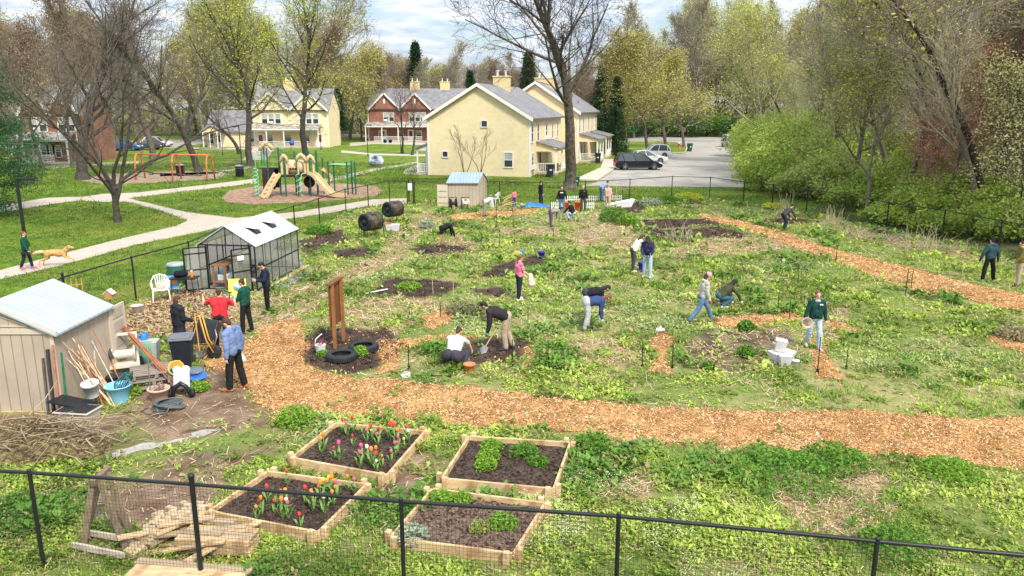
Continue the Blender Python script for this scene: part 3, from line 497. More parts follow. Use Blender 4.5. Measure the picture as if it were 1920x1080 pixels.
# --- row house with twin cross gables, fronting the camera ---
def rowhouse(name, label, px0, px1, py, eave, ridge, wallm, gpk, porchz, chims, extra=None, right_ext=0, door_at=(), trip=(), dp=9., gw=2.9, porch_span=None, gz=None):
    a = G(px0, py); b = G(px1, py); Yf = (a.y+b.y)/2; a = Vector((a.x, Yf, 0)); b = Vector((b.x, Yf, 0)); W = b.x-a.x+right_ext
    rt = thing(name, label, 'house', (a.x, Yf, 0)); fr = Fr(a, (1, 0, 0), (0, -1, 0)); s = (py-200)/6.7
    mb = MB(); mb.prism([(0, 0), (dp, 0), (dp, eave), (dp/2, ridge-.1), (0, eave)], 0, W, ax=((0, 1, 0), (0, 0, 1), (1, 0, 0)), o=a); fixnormals(mb.build('wall', wallm, rt, world=True))
    mb = MB(); k = (ridge-eave)/(dp/2)
    for s_ in (0, 1):
        pr = [(-.3, eave-.3*k), (dp/2, ridge), (dp/2, ridge+.15), (-.32, eave-.3*k+.15)]
        if s_: pr = [(dp-x_, z_) for x_, z_ in pr][::-1]
        mb.prism(pr, -.3, W+.3, ax=((0, 1, 0), (0, 0, 1), (1, 0, 0)), o=a)
    roof = mb
    for gx in gpk:     # cross gables
        c = gx; gzp = gz or ridge-.7
        mb2 = MB(); mb2.prism([(c-gw, eave-.02), (c+gw, eave-.02), (c, gzp)], -.0, .4, ax=((1, 0, 0), (0, 0, 1), (0, -1, 0)), o=a+Vector((0, -.02, 0))); fixnormals(mb2.build('gable_wall', wallm, rt, world=True))
        mb2 = MB(); fr.box(mb2, c-.18, c+.18, .41, .47, eave+(gzp-eave)*.35, eave+(gzp-eave)*.35+.8); mb2.build('gable_vent', white, rt, world=True)
        kk = (gzp-eave)/gw; back = dp/2*(gzp-eave)/(ridge-eave)
        for s_ in (-1, 1):
            e0 = Vector((c+s_*(gw+.25), -.75, eave-.25*kk)); p0 = Vector((c, -.75, gzp)); p1 = Vector((c, back, gzp)); e1 = Vector((c+s_*(gw+.25), .1, eave-.25*kk)); up = Vector((0, 0, .14)); pts = [a+v for v in (e0, p0, p1, e1)]
            roof.add(pts+[v+up for v in pts], [(3, 2, 1, 0), (4, 5, 6, 7), (0, 1, 5, 4), (1, 2, 6, 5), (2, 3, 7, 6), (3, 0, 4, 7)])
            f2 = MB(); f2.bar(a+e0+Vector((0, -.03, .02)), a+p0+Vector((0, -.03, .02)), .05, .3); f2.build('fascia', white, rt, world=True)
        f3 = Fr(a+Vector((0, -.42, 0)), (1, 0, 0), (0, -1, 0))
    fixnormals(roof.build('roof', roofm, rt, world=True))
    for gx, n in trip:
        for i in range(n): window(fr, rt, gx+(i-(n-1)/2)*1.12, porchz+.95, .85, 1.55, .5, ac=(i == n//2-1+n % 2 and gx == trip[0][0]))
    p0_, p1_ = porch_span or (0, W-1)
    mb = MB(); mb.add([a+Vector(v) for v in ((p0_, 0, porchz+.7), (p1_, 0, porchz+.7), (p1_, -2.2, porchz), (p0_, -2.2, porchz), (p0_, 0, porchz+.85), (p1_, 0, porchz+.85), (p1_, -2.2, porchz+.14), (p0_, -2.2, porchz+.14))], [(3, 2, 1, 0), (4, 5, 6, 7), (0, 1, 5, 4), (1, 2, 6, 5), (2, 3, 7, 6), (3, 0, 4, 7)]); fixnormals(mb.build('porch_roof', M('mossy_shingles', (.22, .21, .19), v=.35, s=1.2, b=.6, c2=(.33, .31, .27)), rt, world=True))
    mb = MB(); mb.bx(a.x+p0_, a.x+p1_, Yf-2.15, Yf-2.05, porchz-.22, porchz-.01); mb.bx(a.x+p0_-.05, a.x+p1_+.05, Yf-2.34, Yf-2.21, porchz-.05, porchz+.1); mb.build('porch_beam', white, rt, world=True)
    mb = MB(); fr.box(mb, p0_, p1_, .01, 2.2, 0, .2); mb.build('porch_floor', porchf, rt, world=True)
    nn = max(2, round((p1_-p0_)/3)); columns(fr, rt, [(p0_+.1+i*(p1_-p0_-.2)/nn, 2.1) for i in range(nn+1)], .2, porchz-.2)
    for d_ in door_at: door(fr, rt, d_, .2, m=redd)
    for i, t_ in enumerate(np.linspace(p0_+2.8, p1_-2.6, 3)): window(fr, rt, float(t_), .75, 1., 1.35, .35)
    railing(fr, rt, p0_+1.7, p1_-1.8, 2.1, .2)
    for t_ in (-.04, W-.1): mb = MB(); fr.box(mb, t_, t_+.14, -.05, .03, 0, eave); mb.build('corner_board', white, rt, world=True)
    for c_ in chims: chimney(rt, a+Vector((c_, dp/2, 0)), 1.9, .9, ridge-.7, ridge+1.35, ((1, 0, 0), (0, 1, 0), (0, 0, 1)))
    return rt, a, fr
rB, aB, fB = rowhouse('yellow_house', 'yellow two storey duplex with white railed porch beyond the climbing frame', 478, 618, 276.5, 6.2, 9.6, yel, (3.1, 9.5), 3.0, (5.2,), door_at=(1.1, 11), trip=((3.1, 3), (9.4, 3)), gw=3.05, porch_span=(-.2, 11.4))
# low wing
e = G(374, 278); W_ = aB.x-e.x-.05; rW = thing('yellow_annex', 'low single storey yellow wing with grey roof left of the duplex', 'house', (e.x, aB.y+1, 0)); a = Vector((e.x, aB.y+1, 0)); mb = MB(); mb.prism([(0, 0), (8, 0), (8, 2.7), (4, 5.9), (0, 2.7)], 0, W_, ax=((0, 1, 0), (0, 0, 1), (1, 0, 0)), o=a); fixnormals(mb.build('wall', yel, rW, world=True)); mb = MB()
for s_ in (0, 1):
    pr = [(-.4, 2.42), (4, 5.95), (4, 6.1), (-.42, 2.57)]; pr = [(8-x_, z_) for x_, z_ in pr][::-1] if s_ else pr; mb.prism(pr, -.3, W_, ax=((0, 1, 0), (0, 0, 1), (1, 0, 0)), o=a)
mb.prism([(-.3, 2.55), (1.6, 3.6), (3.5, 2.55), (3.5, 2.7), (1.6, 3.78), (-.3, 2.7)], -2, 2.2, ax=((1, 0, 0), (0, 0, 1), (0, -1, 0)), o=a); fixnormals(mb.build('roof', roofm, rW, world=True))
fW = Fr(a, (1, 0, 0), (0, -1, 0)); mb = MB(); mb.prism([(0, 2.5), (3.2, 2.5), (1.6, 3.5)], 1.85, 1.95, ax=((1, 0, 0), (0, 0, 1), (0, -1, 0)), o=a); fixnormals(mb.build('porch_gable', yel, rW, world=True)); columns(fW, rW, [(.1, 1.9), (1.2, 1.9), (2.5, 1.9), (3.1, 1.9)], 0, 2.5, .13); door(fW, rW, 1.9, .1); window(fW, rW, .7, .6, .8, 1.6, 0); window(fW, rW, 7.5, .9, .9, 1.3, .4)
rC, aC, fC = rowhouse('brick_house', 'red brick row house with twin gables, two slim bare trees in front', 692, 806, 266, 6.3, 10.1, brick, (3.3, 9.2), 3.0, (8.6, 14.6), right_ext=8, door_at=(2.9, 8.2), trip=((4., 2), (9.6, 3)), gw=2.9, porch_span=(-.3, 12.4), dp=11, gz=9.2)
rD, aD, fD = rowhouse('brick_house', 'red brick house with grey roof at the far left behind the bare trees', 48, 150, 306, 6.0, 9.3, brick, (2.2, 5.6), 2.9, (.4,), door_at=(1.6,), trip=((2.2, 2), (5.6, 2)), gw=1.75, porch_span=(-.2, 6.6), dp=9)
# ================= trees =================
bark = M('bark', (.085, .07, .055), r=.95, v=.35, s=6, b=1.2, bs=25, c2=(.15, .125, .10)); barkl = M('bark_pale', (.19, .165, .13), r=.95, v=.3, s=5, b=1, bs=25); barkd = M('bark_dark', (.045, .038, .032), r=.95, v=.3, s=6, b=1, bs=25, c2=(.07, .06, .05))
CROWN = attrmat('foliage', r=.65, spec=.25, trl=.35); TWIG = attrmat('twigs', r=.9, spec=.1)
def segmesh(name, S, mat, parent, thick=.03, colr=None, smooth=True):
    """S: (n,8) p0 p1 r0 r1 -> tapered prisms: 6 sides for limbs, 3 for twigs"""
    S = np.asarray(S, float); big = S[:, 6] > thick; Vs = []; Fs = []; off = 0
    for sel, n in ((big, 7), (~big, 3)):
        s = S[sel]
        if not len(s): continue
        a, b, r0, r1 = s[:, :3], s[:, 3:6], s[:, 6], s[:, 7]; d = b-a; d /= np.linalg.norm(d, axis=1, keepdims=True)+1e-9
        if n > 3: b = b+d*(r1*.5)[:, None]
        u = np.where(np.abs(d[:, 2:3]) < .9, np.array([[0, 0, 1.]]), np.array([[1., 0, 0]])); X = np.cross(d, u); X /= np.linalg.norm(X, axis=1, keepdims=True); Zv = np.cross(X, d)
        th = np.arange(n)*2*math.pi/n; ring = X[:, None, :]*np.cos(th)[None, :, None]+Zv[:, None, :]*np.sin(th)[None, :, None]
        V = np.concatenate([a[:, None, :]+ring*r0[:, None, None], b[:, None, :]+ring*r1[:, None, None]], 1).reshape(-1, 3); m = len(s)
        i = np.arange(n); f = np.stack([i, (i+1) % n, n+(i+1) % n, n+i], -1); Fs.append((f[None]+(np.arange(m)*2*n)[:, None, None]+off).reshape(-1, 4)); Vs.append(V); off += len(V)
    V = np.concatenate(Vs); c = None if colr is None else np.repeat([colr], len(V), 0)*(.8+.4*rng.random((len(V), 1)))
    return npmesh(name, V, np.concatenate(Fs), 4, mat, parent=parent, smooth=smooth, colr=c)
def grow(h=14, tr=.35, fork=.3, nb=9, ang=(35, 70), lv=4, seed=1, curve=.12, up=.12, twn=4, ln=.42, lean=0, minr=.012, trunk_to=.95, brr=.45, lenf=None, startang=None, lowlen=1.):
    r = random.Random(seed); S = []; tips = []
    def axis(p, d, L_, r0, r1, n, lvl):
        pts = [p]; rs = [r0]; 
        for i in range(n):
            d = (d+Vector((r.gauss(0, curve), r.gauss(0, curve), r.gauss(0, curve)*.7+up*(lvl > 0)))).normalized(); q = p+d*(L_/n); rr = r0+(r1-r0)*(i+1)/n
            S.append((*p, *q, rs[-1], rr)); p = q; pts.append(p); rs.append(rr)
        return pts, rs, d
    def sub(pts, rs, L_, lvl, k, f0):
        n = len(pts)-1
        for j in range(k):
            t_ = f0+(1-f0)*(j+.6*r.random())/k; t_ = min(.985, t_); i = min(n-1, int(t_*n)); fr_ = t_*n-i; p = pts[i].lerp(pts[i+1], fr_); d = (pts[i+1]-pts[i]).normalized(); rr = rs[i]+(rs[i+1]-rs[i])*fr_
            if lvl == 1: a_ = R(ang[1]+(ang[0]-ang[1])*t_+r.gauss(0, 7)); az_ = j*2.399+r.gauss(0, .5)
            else: a_ = R(r.uniform(25, 60)); az_ = r.random()*6.283
            u_ = d.orthogonal().normalized(); w_ = d.cross(u_); nd = d*math.cos(a_)+(u_*math.cos(az_)+w_*math.sin(az_))*math.sin(a_)
            l_ = L_*(1.05-.62*t_)*(.75+.5*r.random()) if lvl == 1 else L_*(.45+.35*r.random())*(1.1-.45*t_)
            if lvl == 1 and t_ < .3: l_ *= lowlen
            r_ = max(minr, min(rr*.8, rr*brr*(1.15 if lvl == 1 else 1.2))); e_ = max(minr*.6, r_*.3)
            a2, b2, _ = axis(p, nd, l_, r_, e_, 6 if lvl == 1 else (4 if lvl == 2 else 3 if lvl == 3 else 2), lvl)
            if lvl < lv: sub(a2, b2, l_, lvl+1, twn+(2 if lvl == 1 else 0), .22)
            if lvl >= lv-1: tips.extend(a2[1:])
    pts, rs, d = axis(Vector((0, 0, -.1)), Vector((lean, 0, 1)).normalized(), h*trunk_to, tr, tr*.16, 12, 0)
    # root flare
    S.append((0, 0, -.15, 0, 0, .45, tr*1.55, tr*1.02))
    sub(pts, rs, h*ln, 1, nb, fork)
    return S, tips
def leaves(name, pts, n, size, spread, cols, parent, mat=None, seed=3, thin=.75, flat_=.5):
    g = np.random.default_rng(seed); P_ = np.array([tuple(p) for p in pts]); i = g.integers(0, len(P_), n); cl = g.random(len(P_)); b = P_[i]+g.normal(0, spread, (n, 3))
    a = g.random(n)*6.283; el = g.normal(0, flat_, n); L_ = size*(.6+.8*g.random(n)); d = np.stack([np.cos(a)*np.cos(el), np.sin(a)*np.cos(el), np.sin(el)], -1)*L_[:, None]
    u = g.normal(0, 1, (n, 3)); s_ = np.cross(d, u); s_ /= np.linalg.norm(s_, axis=1, keepdims=True)+1e-9; s_ *= (L_*thin*.5)[:, None]
    V = np.stack([b-d*.5, b+s_, b+d*.5, b-s_], 1).reshape(-1, 3); t_ = np.clip(cl[i]*.7+.45*g.random(n)-.05, 0, 1); c = mixc(cols[0], cols[1], t_)
    return npmesh(name, V, np.arange(4*n), 4, mat or CROWN, colr=np.repeat(c, 4, 0), parent=parent)
def tree(name, label, loc, rz=0, group=None, bk=None, nl=0, lsize=.15, lspread=.35, lcols=None, twcol=(.15, .12, .095), cat='tree', s=1, keep=0.05, **k):
    rt = thing(name, label, cat, loc, rz, group, s); S, tips = grow(**k); S = np.array(S); lim = S[:, 6] > keep
    segmesh('trunk', S[lim], bk or bark, rt)
    cr_ = segmesh('crown', S[~lim], TWIG, rt, colr=twcol)
    if nl: leaves('leaves', tips, nl, lsize, lspread, lcols, cr_)
    return rt
YG = ((.27, .33, .03), (.58, .60, .09)); LG = ((.12, .22, .02), (.34, .44, .06)); OL = ((.34, .32, .07), (.58, .52, .14)); BR = ((.20, .15, .10), (.40, .29, .19)); RD = ((.36, .14, .08), (.62, .30, .18)); PY = ((.38, .36, .10), (.62, .58, .26)); GR = ((.27, .24, .12), (.48, .44, .22))
def conifer(name, label, loc, h, w, seed=1, cols=((.012, .035, .015), (.04, .09, .03)), group=None, whorl=26, s=1, bare=.06, dens=1.):
    rt = thing(name, label, 'tree', loc, seed, group, s); r = random.Random(seed); S = [(0, 0, -.1, 0, 0, h*.98, h*.018+.05, .02)]; tips = []
    for i in range(whorl):
        t_ = bare+(1-bare)*(i+.5)/whorl; z = h*t_; l = w*(1-t_)**.8*(.8+.4*r.random())+.15
        for j in range(8):
            a_ = j*.785+i*1.1+r.gauss(0, .2); ll = l*(.75+.4*r.random()); e_ = Vector((math.cos(a_)*ll, math.sin(a_)*ll, z-ll*.22)); S.append((0, 0, z, *e_, .03, .008))
            for q in range(7): f_ = (q+1)/7; tips.append(Vector((0, 0, z)).lerp(e_, f_)+Vector((r.gauss(0, .06), r.gauss(0, .06), -.05*r.random())))
    segmesh('trunk', np.array(S), barkd, rt); leaves('crown', tips, int(11000*dens), .30*w/2, .10*w, cols, rt, seed=seed, thin=.35, flat_=.7); return rt
# --- hero trees ---
tree('bare_tree', 'tallest bare tree with a thick straight trunk, beside the yellow house', G(1068, 355), 1.0, nl=0, h=22, tr=.50, fork=.30, nb=22, ang=(18, 66), lv=5, seed=5, curve=.09, up=.05, twn=4, ln=.40, brr=.40, keep=.028, minr=.012, bk=M('bark_oak', (.065, .052, .042), r=.95, v=.4, s=4, b=1.5, bs=18, c2=(.12, .10, .08)), twcol=(.045, .035, .03), lowlen=.9)
def multibare(name, label, loc, seed, h, stems, tr, spread, twcol, bk, **k):
    rt = thing(name, label, 'tree', loc, 0); r = random.Random(seed); A_ = []
    for i in range(stems):
        S, tips = grow(h=h*(.75+.3*r.random()), tr=tr*(.5 if i else .62), seed=seed+i, lean=0, fork=.12, **k); S = np.array(S)[:-1]; a_ = i*2.4; tl = R(spread*(0.3 if i == 0 else .6+.6*r.random())); rot = np.array(Matrix.Rotation(a_, 3, 'Z') @ Matrix.Rotation(tl, 3, 'Y')); off = np.array([0, 0, 1.1+.25*i])
        S[:, :3] = S[:, :3] @ rot.T+off; S[:, 3:6] = S[:, 3:6] @ rot.T+off; A_.append(S)
    A_.append(np.array([(0, 0, -.2, 0, 0, .5, tr*1.3, tr*.95), (0, 0, .5, 0, 0, 2.2, tr*.95, tr*.8)])); A_ = np.concatenate(A_); lim = A_[:, 6] > .026
    segmesh('trunk', A_[lim], bk, rt); segmesh('crown', A_[~lim], TWIG, rt, colr=twcol); return rt
multibare('bare_tree', 'spreading many-limbed bare tree with dark trunk on the lawn by the path fork', G(221, 417), 21, 12.8, 6, .20, 38, (.14, .12, .10), barkd, nb=8, ang=(22, 52), lv=4, curve=.11, up=.05, twn=3, ln=.40, minr=.010, brr=.45)
tree('spring_tree', 'tree with fresh yellow-green leaves and dark trunk left of the climbing frame', G(470, 311), .4, nl=8000, lsize=.17, lspread=.5, lcols=YG, h=20, tr=.40, fork=.26, nb=15, ang=(18, 70), lv=4, seed=9, curve=.12, up=.05, twn=4, ln=.52, minr=.016, bk=barkd, keep=.03)
tree('spring_tree', 'tall tree with yellow-green leaves rising directly behind the climbing frame', G(577, 303), 2.1, nl=10000, lsize=.18, lspread=.55, lcols=YG, h=22, tr=.40, fork=.24, nb=16, ang=(18, 74), lv=4, seed=14, curve=.12, up=.04, twn=4, ln=.52, minr=.016, bk=barkd, keep=.03)
tree('bare_tree', 'dark-trunked bare tree behind the path-fork tree, left of the orange swings', G(155, 337), 0, h=19, tr=.5, fork=.18, nb=16, ang=(22, 60), lv=4, seed=31, curve=.1, up=.08, twn=4, ln=.42, minr=.016, bk=barkd, keep=.035, twcol=(.17, .145, .12))
tree('bare_tree', 'bare tree with leaning dark trunk just behind the orange swings', G(372, 322), 0, h=20, tr=.36, fork=.2, nb=16, ang=(18, 55), lv=4, seed=33, curve=.09, up=.08, twn=4, ln=.40, minr=.015, lean=-.06, bk=barkd, keep=.035, twcol=(.11, .085, .07))
tree('bare_tree', 'short bare tree in front of the low yellow wing', G(449, 289), 0, h=10, tr=.28, fork=.25, nb=10, ang=(25, 70), lv=4, seed=35, curve=.12, up=.06, twn=4, ln=.45, minr=.014, bk=barkd, keep=.03)
tree('bare_tree', 'bare tree standing behind the swings near the parked blue car', G(288, 298), 0, h=17, tr=.42, fork=.2, nb=14, ang=(22, 60), lv=4, seed=37, curve=.1, up=.08, twn=4, ln=.4, minr=.018, bk=bark, keep=.04, twcol=(.13, .10, .08))
for px, py, sd_, lb in ((755, 288, 41, 'slim bare tree before the brick house, left of the pair'), (773, 291, 43, 'slim bare tree before the brick house, right of the pair')):
    tree('slim_tree', lb, G(px, py), 0, h=9.5, tr=.17, fork=.3, nb=10, ang=(18, 45), lv=4, seed=sd_, curve=.09, up=.1, twn=3, ln=.36, minr=.014, bk=barkd, keep=.03, twcol=(.13, .075, .065))
for px, sd_, lb in ((872, 51, 'leggy bare shrub leaning against the yellow gable, left one'), (900, 53, 'leggy bare shrub against the yellow gable, right one')):
    rt = thing('bare_shrub', lb, 'shrub', G(px, 336)); r = random.Random(sd_); S = []
    for q in range(3): 
        s_, t_ = grow(h=4.4+.4*q, tr=.05, fork=.45, nb=5, ang=(15, 45), lv=2, seed=sd_+q, curve=.1, up=.1, twn=3, ln=.35, minr=.012); s_ = np.array(s_)[:-1]; rot = np.array(Matrix.Rotation(q*2.1+.4, 3, 'Z') @ Matrix.Rotation(R(13), 3, 'Y')); s_[:, :3] = s_[:, :3] @ rot.T; s_[:, 3:6] = s_[:, 3:6] @ rot.T; S.append(s_)
    segmesh('stems', np.concatenate(S), M('shrub_bark', (.20, .13, .08)), rt)
conifer('conifer', 'narrow dark spruce at the corner of the car park lawn', G(1153, 291), 10.6, 1.9, 3, whorl=34)
q = A(783, 258, 175); conifer('conifer', 'tall dark conifer rising behind the brick house', (q.x, 175, 0), 20, 3.6, 5, whorl=30, dens=1.4)
q = A(883, 258, 172); conifer('conifer', 'dark conifer tip beyond the main yellow house roof', (q.x, 172, 0), 14, 2.8, 7)
q = G(636, 271); conifer('conifer', 'dark evergreen at the right end of the yellow duplex', q, 9.5, 2.6, 9, bare=.3)
q = A(1130, 258, 165); conifer('conifer', 'tall ragged dark pine beyond the end of the yellow row', (q.x, 165, 0), 15, 4.2, 11, cols=((.03, .05, .02), (.08, .11, .05)), bare=.25)
q = A(990, 258, 175); conifer('conifer', 'dark pine top showing between the chimneys', (q.x, 175, 0), 18, 4, 13, cols=((.03, .05, .02), (.07, .10, .04)), bare=.25)
# big soft pine at the left edge
rt = thing('pine_tree', 'dense dark green pine overhanging the left edge above the lamp post', 'tree', G(-70, 408)); S = [(0, 0, -.1, 0, 0, 11, .35, .05)]; r = random.Random(4); tips = []
for i in range(90):
    z = .8+10.2*i/90; l = 4.5*(1-((z-3)/9)**2*.7 if z > 3 else .8+.2*z/3)*(.7+.5*r.random()); a_ = i*2.4; e_ = Vector((math.cos(a_)*l, math.sin(a_)*l, z+.35*l*(r.random()-.2))); S.append((0, 0, z, *e_, .05, .012)); tips += [Vector((0, 0, z)).lerp(e_, f_)+Vector((r.gauss(0, .2), r.gauss(0, .2), r.gauss(0, .15))) for f_ in (.45, .6, .7, .8, .88, .95, 1, 1)]
segmesh('trunk', np.array(S), barkd, rt); leaves('crown', tips, 64000, .20, .32, ((.015, .065, .03), (.05, .17, .055)), rt, seed=8, thin=.22, flat_=.8)
# --- the wood: prototypes copied tree by tree ---
def copything(src, loc, rz, s, label=None):
    c = src.copy(); col.objects.link(c); c.location = loc; c.rotation_euler = (0, 0, rz); c.scale = (s, s, s*random.uniform(.9, 1.12))
    if label: c['label'] = label
    for k_ in KID.get(src.name, []):
        d = k_.copy(); col.objects.link(d); d.parent = c
        for k2 in KID.get(k_.name, []): e_ = k2.copy(); col.objects.link(e_); e_.parent = d
    return c
wk = dict(lv=4, twn=4, minr=.03, keep=.09, curve=.11, up=.10)
KIND = {}
def proto(key, name, label, group, **k): KIND[key] = (tree(name, label, (0, 0, 0), group=group, **k), label, [0], group)
proto('brown', 'woodland_tree', 'bare brown tree with purplish fuzz of twigs in the wood', 'brown bare trees of the wood', h=20, tr=.30, fork=.25, nb=17, ang=(22, 58), ln=.34, seed=61, nl=7000, lsize=.19, lspread=.6, lcols=BR, twcol=(.24, .185, .14), **wk)
proto('grey', 'woodland_tree', 'tall bare greyish tree with upswept limbs in the wood', 'grey bare trees of the wood', h=23, tr=.32, fork=.3, nb=16, ang=(16, 48), ln=.32, seed=63, nl=2600, lsize=.18, lspread=.55, lcols=GR, bk=barkl, twcol=(.30, .26, .20), **wk)
proto('olive', 'woodland_tree', 'tree hazed with small olive-yellow spring leaves in the wood', 'olive budding trees of the wood', h=19, tr=.30, fork=.16, nb=20, ang=(25, 62), ln=.34, seed=65, nl=9000, lsize=.22, lspread=.6, lcols=OL, twcol=(.24, .21, .14), **wk)
proto('lime', 'woodland_tree', 'tree with bright yellow-green new leaves in the wood', 'yellow-green trees of the wood', h=21, tr=.32, fork=.22, nb=18, ang=(24, 66), ln=.36, seed=67, nl=9000, lsize=.26, lspread=.7, lcols=((.34, .38, .05), (.62, .62, .13)), twcol=(.10, .085, .06), **wk)
proto('red', 'woodland_tree', 'tree tinted rusty red by its spring buds', 'red budding trees of the wood', h=15, tr=.22, fork=.2, nb=16, ang=(25, 62), ln=.36, seed=69, nl=4200, lsize=.18, lspread=.5, lcols=RD, twcol=(.22, .15, .12), **wk)
proto('pole', 'woodland_tree', 'dark straight bare trunk with few limbs inside the wood', 'straight dark trunks of the wood', h=26, tr=.27, fork=.45, nb=13, ang=(18, 45), ln=.26, seed=71, nl=1500, lsize=.2, lspread=.6, lcols=OL, bk=barkd, twcol=(.24, .20, .15), **wk)
fine = dict(wk); fine.update(minr=.018, keep=.07, twn=5)
proto('thin', 'woodland_tree', 'slim grey-brown tree thick with fine bare twigs behind the right fence', 'slim twiggy trees behind the right fence', h=21, tr=.20, fork=.22, nb=20, ang=(18, 55), ln=.28, seed=81, nl=5000, lsize=.10, lspread=.5, lcols=((.36, .34, .14), (.60, .56, .28)), bk=barkl, twcol=(.40, .345, .26), **fine)
proto('haze', 'woodland_tree', 'tree with a fine yellow-green haze of opening buds behind the right fence', 'budding trees behind the right fence', h=18, tr=.21, fork=.18, nb=20, ang=(22, 62), ln=.32, seed=83, nl=15000, lsize=.12, lspread=.6, lcols=((.42, .50, .06), (.70, .72, .16)), bk=barkl, twcol=(.34, .30, .20), **fine)
proto('rust', 'woodland_tree', 'tree with rust-red opening buds near the right edge', 'rust-red trees near the right edge', h=15, tr=.18, fork=.2, nb=16, ang=(25, 62), ln=.34, seed=85, nl=8000, lsize=.14, lspread=.5, lcols=((.52, .20, .11), (.80, .40, .26)), twcol=(.30, .22, .17), **fine)
rw = random.Random(12)
def put(kind, x, y, s, label=None, group=None):
    src, lb, n, gp = KIND[kind]; n[0] += 1
    if n[0] == 1: src.location = (x, y, 0); src.scale = (s, s, s); o = src
    else: o = copything(src, (x, y, 0), rw.random()*6.28, s); o['label'] = lb; o['group'] = gp
    if label:
        o['label'] = label; del o['group']
    return o
def row(x0, x1, Y0, Y1, n, kinds, s0, s1):
    for i in range(n):
        px = x0+(x1-x0)*(i+rw.random())/n; Y = rw.uniform(Y0, Y1); q = A(px, 250, Y); put(rw.choice(kinds), q.x, Y, rw.uniform(s0, s1))
row(-260, 640, 165, 195, 22, ['brown', 'grey', 'grey', 'lime', 'olive', 'brown'], 1.15, 1.5)
row(-200, 620, 135, 160, 9, ['brown', 'brown', 'grey', 'grey'], 1.0, 1.25)
row(380, 660, 150, 160, 5, ['lime', 'grey', 'olive'], .8, 1.1)
row(560, 830, 168, 200, 15, ['brown', 'brown', 'grey', 'olive'], .74, .95)
row(640, 780, 160, 168, 5, ['brown', 'grey', 'olive'], .6, .85)
row(800, 1150, 175, 215, 24, ['brown', 'brown', 'red', 'grey', 'brown'], .66, .85)
row(1120, 1220, 170, 180, 6, ['red', 'olive', 'grey', 'brown'], .9, 1.1)
row(1210, 1460, 178, 215, 20, ['grey', 'lime', 'olive', 'pole', 'grey'], 1.15, 1.5)
for px, py, k_, s, lb in ((1213, 290, 'olive', .84, 'olive-yellow tree left of the clump on the car park island'), (1248, 288, 'olive', .94, 'tallest olive-yellow tree in the clump on the car park island'), (1282, 276, 'olive', .86, 'olive-yellow tree at the right of the island clump'), (1176, 270, 'lime', .55, 'yellow-green tree behind the narrow spruce'), (1330, 248, 'lime', 1.1, 'pale yellow-green tree over the end of the car park')):
    q = G(px, py); put(k_, q.x, q.y, s, lb)
# right-hand wood: bands behind the right fence, running from the car park end down to the right edge
def edge(t_):   # front edge of the wood on the right
    P_ = [G(1405, 268), G(1415, 300), G(1440, 345), G(1560, 392), G(1700, 425), G(1850, 462), G(2050, 520)]; f_ = t_*(len(P_)-1); i = min(len(P_)-2, int(f_)); return P_[i].lerp(P_[i+1], f_-i)
for i in range(62):
    t_ = (i+rw.random())/62; e_ = edge(t_); dpt = 4+rw.random()*44; k_ = rw.choice(['thin', 'thin', 'pole', 'thin', 'haze', 'haze', 'pole'] if t_ < .5 else ['thin', 'thin', 'pole', 'thin', 'haze', 'pole', 'rust']); put(k_, e_.x+dpt*.8, e_.y+dpt*.65, rw.uniform(.75, 1.1))
for px, py, Y, k_, s, lb in ((1520, 0, 75, 'haze', 1.1, 'yellow-green tree with long low limbs over the bright bushes'), (1795, 0, 45, 'rust', .60, 'rust-red budding tree on the right, above the fence'), (1745, 0, 50, 'rust', .50, 'small rust-red tree left of the other two by the fence'), (1870, 0, 50, 'rust', .80, 'taller rust-red tree near the right edge'), (1440, 0, 92, 'haze', 1.1, 'yellow-green tree where the wood meets the car park')):
    q = A(px, 300, Y); put(k_, q.x, Y, s, lb)
tree('spring_tree', 'pale yellow leafed tree at the right edge of the picture', (A(1945, 300, 40).x, 40, 0), 0, h=8.5, tr=.18, fork=.15, nb=15, ang=(30, 70), lv=4, seed=91, curve=.12, up=.04, twn=4, ln=.42, minr=.015, keep=.04, nl=6000, lsize=.11, lspread=.3, lcols=((.52, .50, .18), (.80, .76, .38)))
tree('bare_tree', 'slender leaning bare tree standing before the bushes on the right', G(1690, 398), 0, h=14, tr=.2, fork=.3, nb=9, ang=(20, 50), lv=3, seed=93, curve=.1, up=.08, twn=4, ln=.34, minr=.016, lean=.08, keep=.03, bk=bark)
tree('bare_tree', 'thin pale sapling in front of the bright green bushes', G(1622, 408), 0, h=8, tr=.12, fork=.2, nb=9, ang=(25, 55), lv=3, seed=95, curve=.13, up=.07, twn=3, ln=.4, minr=.014, keep=.03, bk=barkl, twcol=(.26, .22, .17))
# bushes
def bush(name, label, loc, w, h, n, cols, lsize=.13, seed=1, d=None, cat='bush', stems=60, arch=.9):
    rt = thing(name, label, cat, loc); r = random.Random(seed); S = []; tips = []; d = d or w
    for i in range(stems):
        a_ = r.random()*6.283; rr = r.random()**.5; bx, by = math.cos(a_)*rr*w*.28, math.sin(a_)*rr*d*.28; ex, ey = math.cos(a_)*rr*w*.55, math.sin(a_)*rr*d*.55; top = h*(1-.55*rr**2)*(.7+.4*r.random())
        p0 = Vector((bx, by, 0)); p1 = Vector((bx*.6+ex*.4, by*.6+ey*.4, top*.7)); p2 = Vector((ex*.9, ey*.9, top)); p3 = Vector((ex*1.15, ey*1.15, top*arch)); P_ = [p0, p1, p2, p3]
        for u_, v_ in zip(P_, P_[1:]): S.append((*u_, *v_, .02, .012)); tips += [u_.lerp(v_, k/5) for k in range(1 if u_ is not p0 else 2, 6)]
    segmesh('stems', np.array(S), TWIG, rt, colr=(.16, .13, .09)); leaves('foliage', tips, n, lsize, h*.085, cols, rt, seed=seed, thin=.5, flat_=.5); return rt
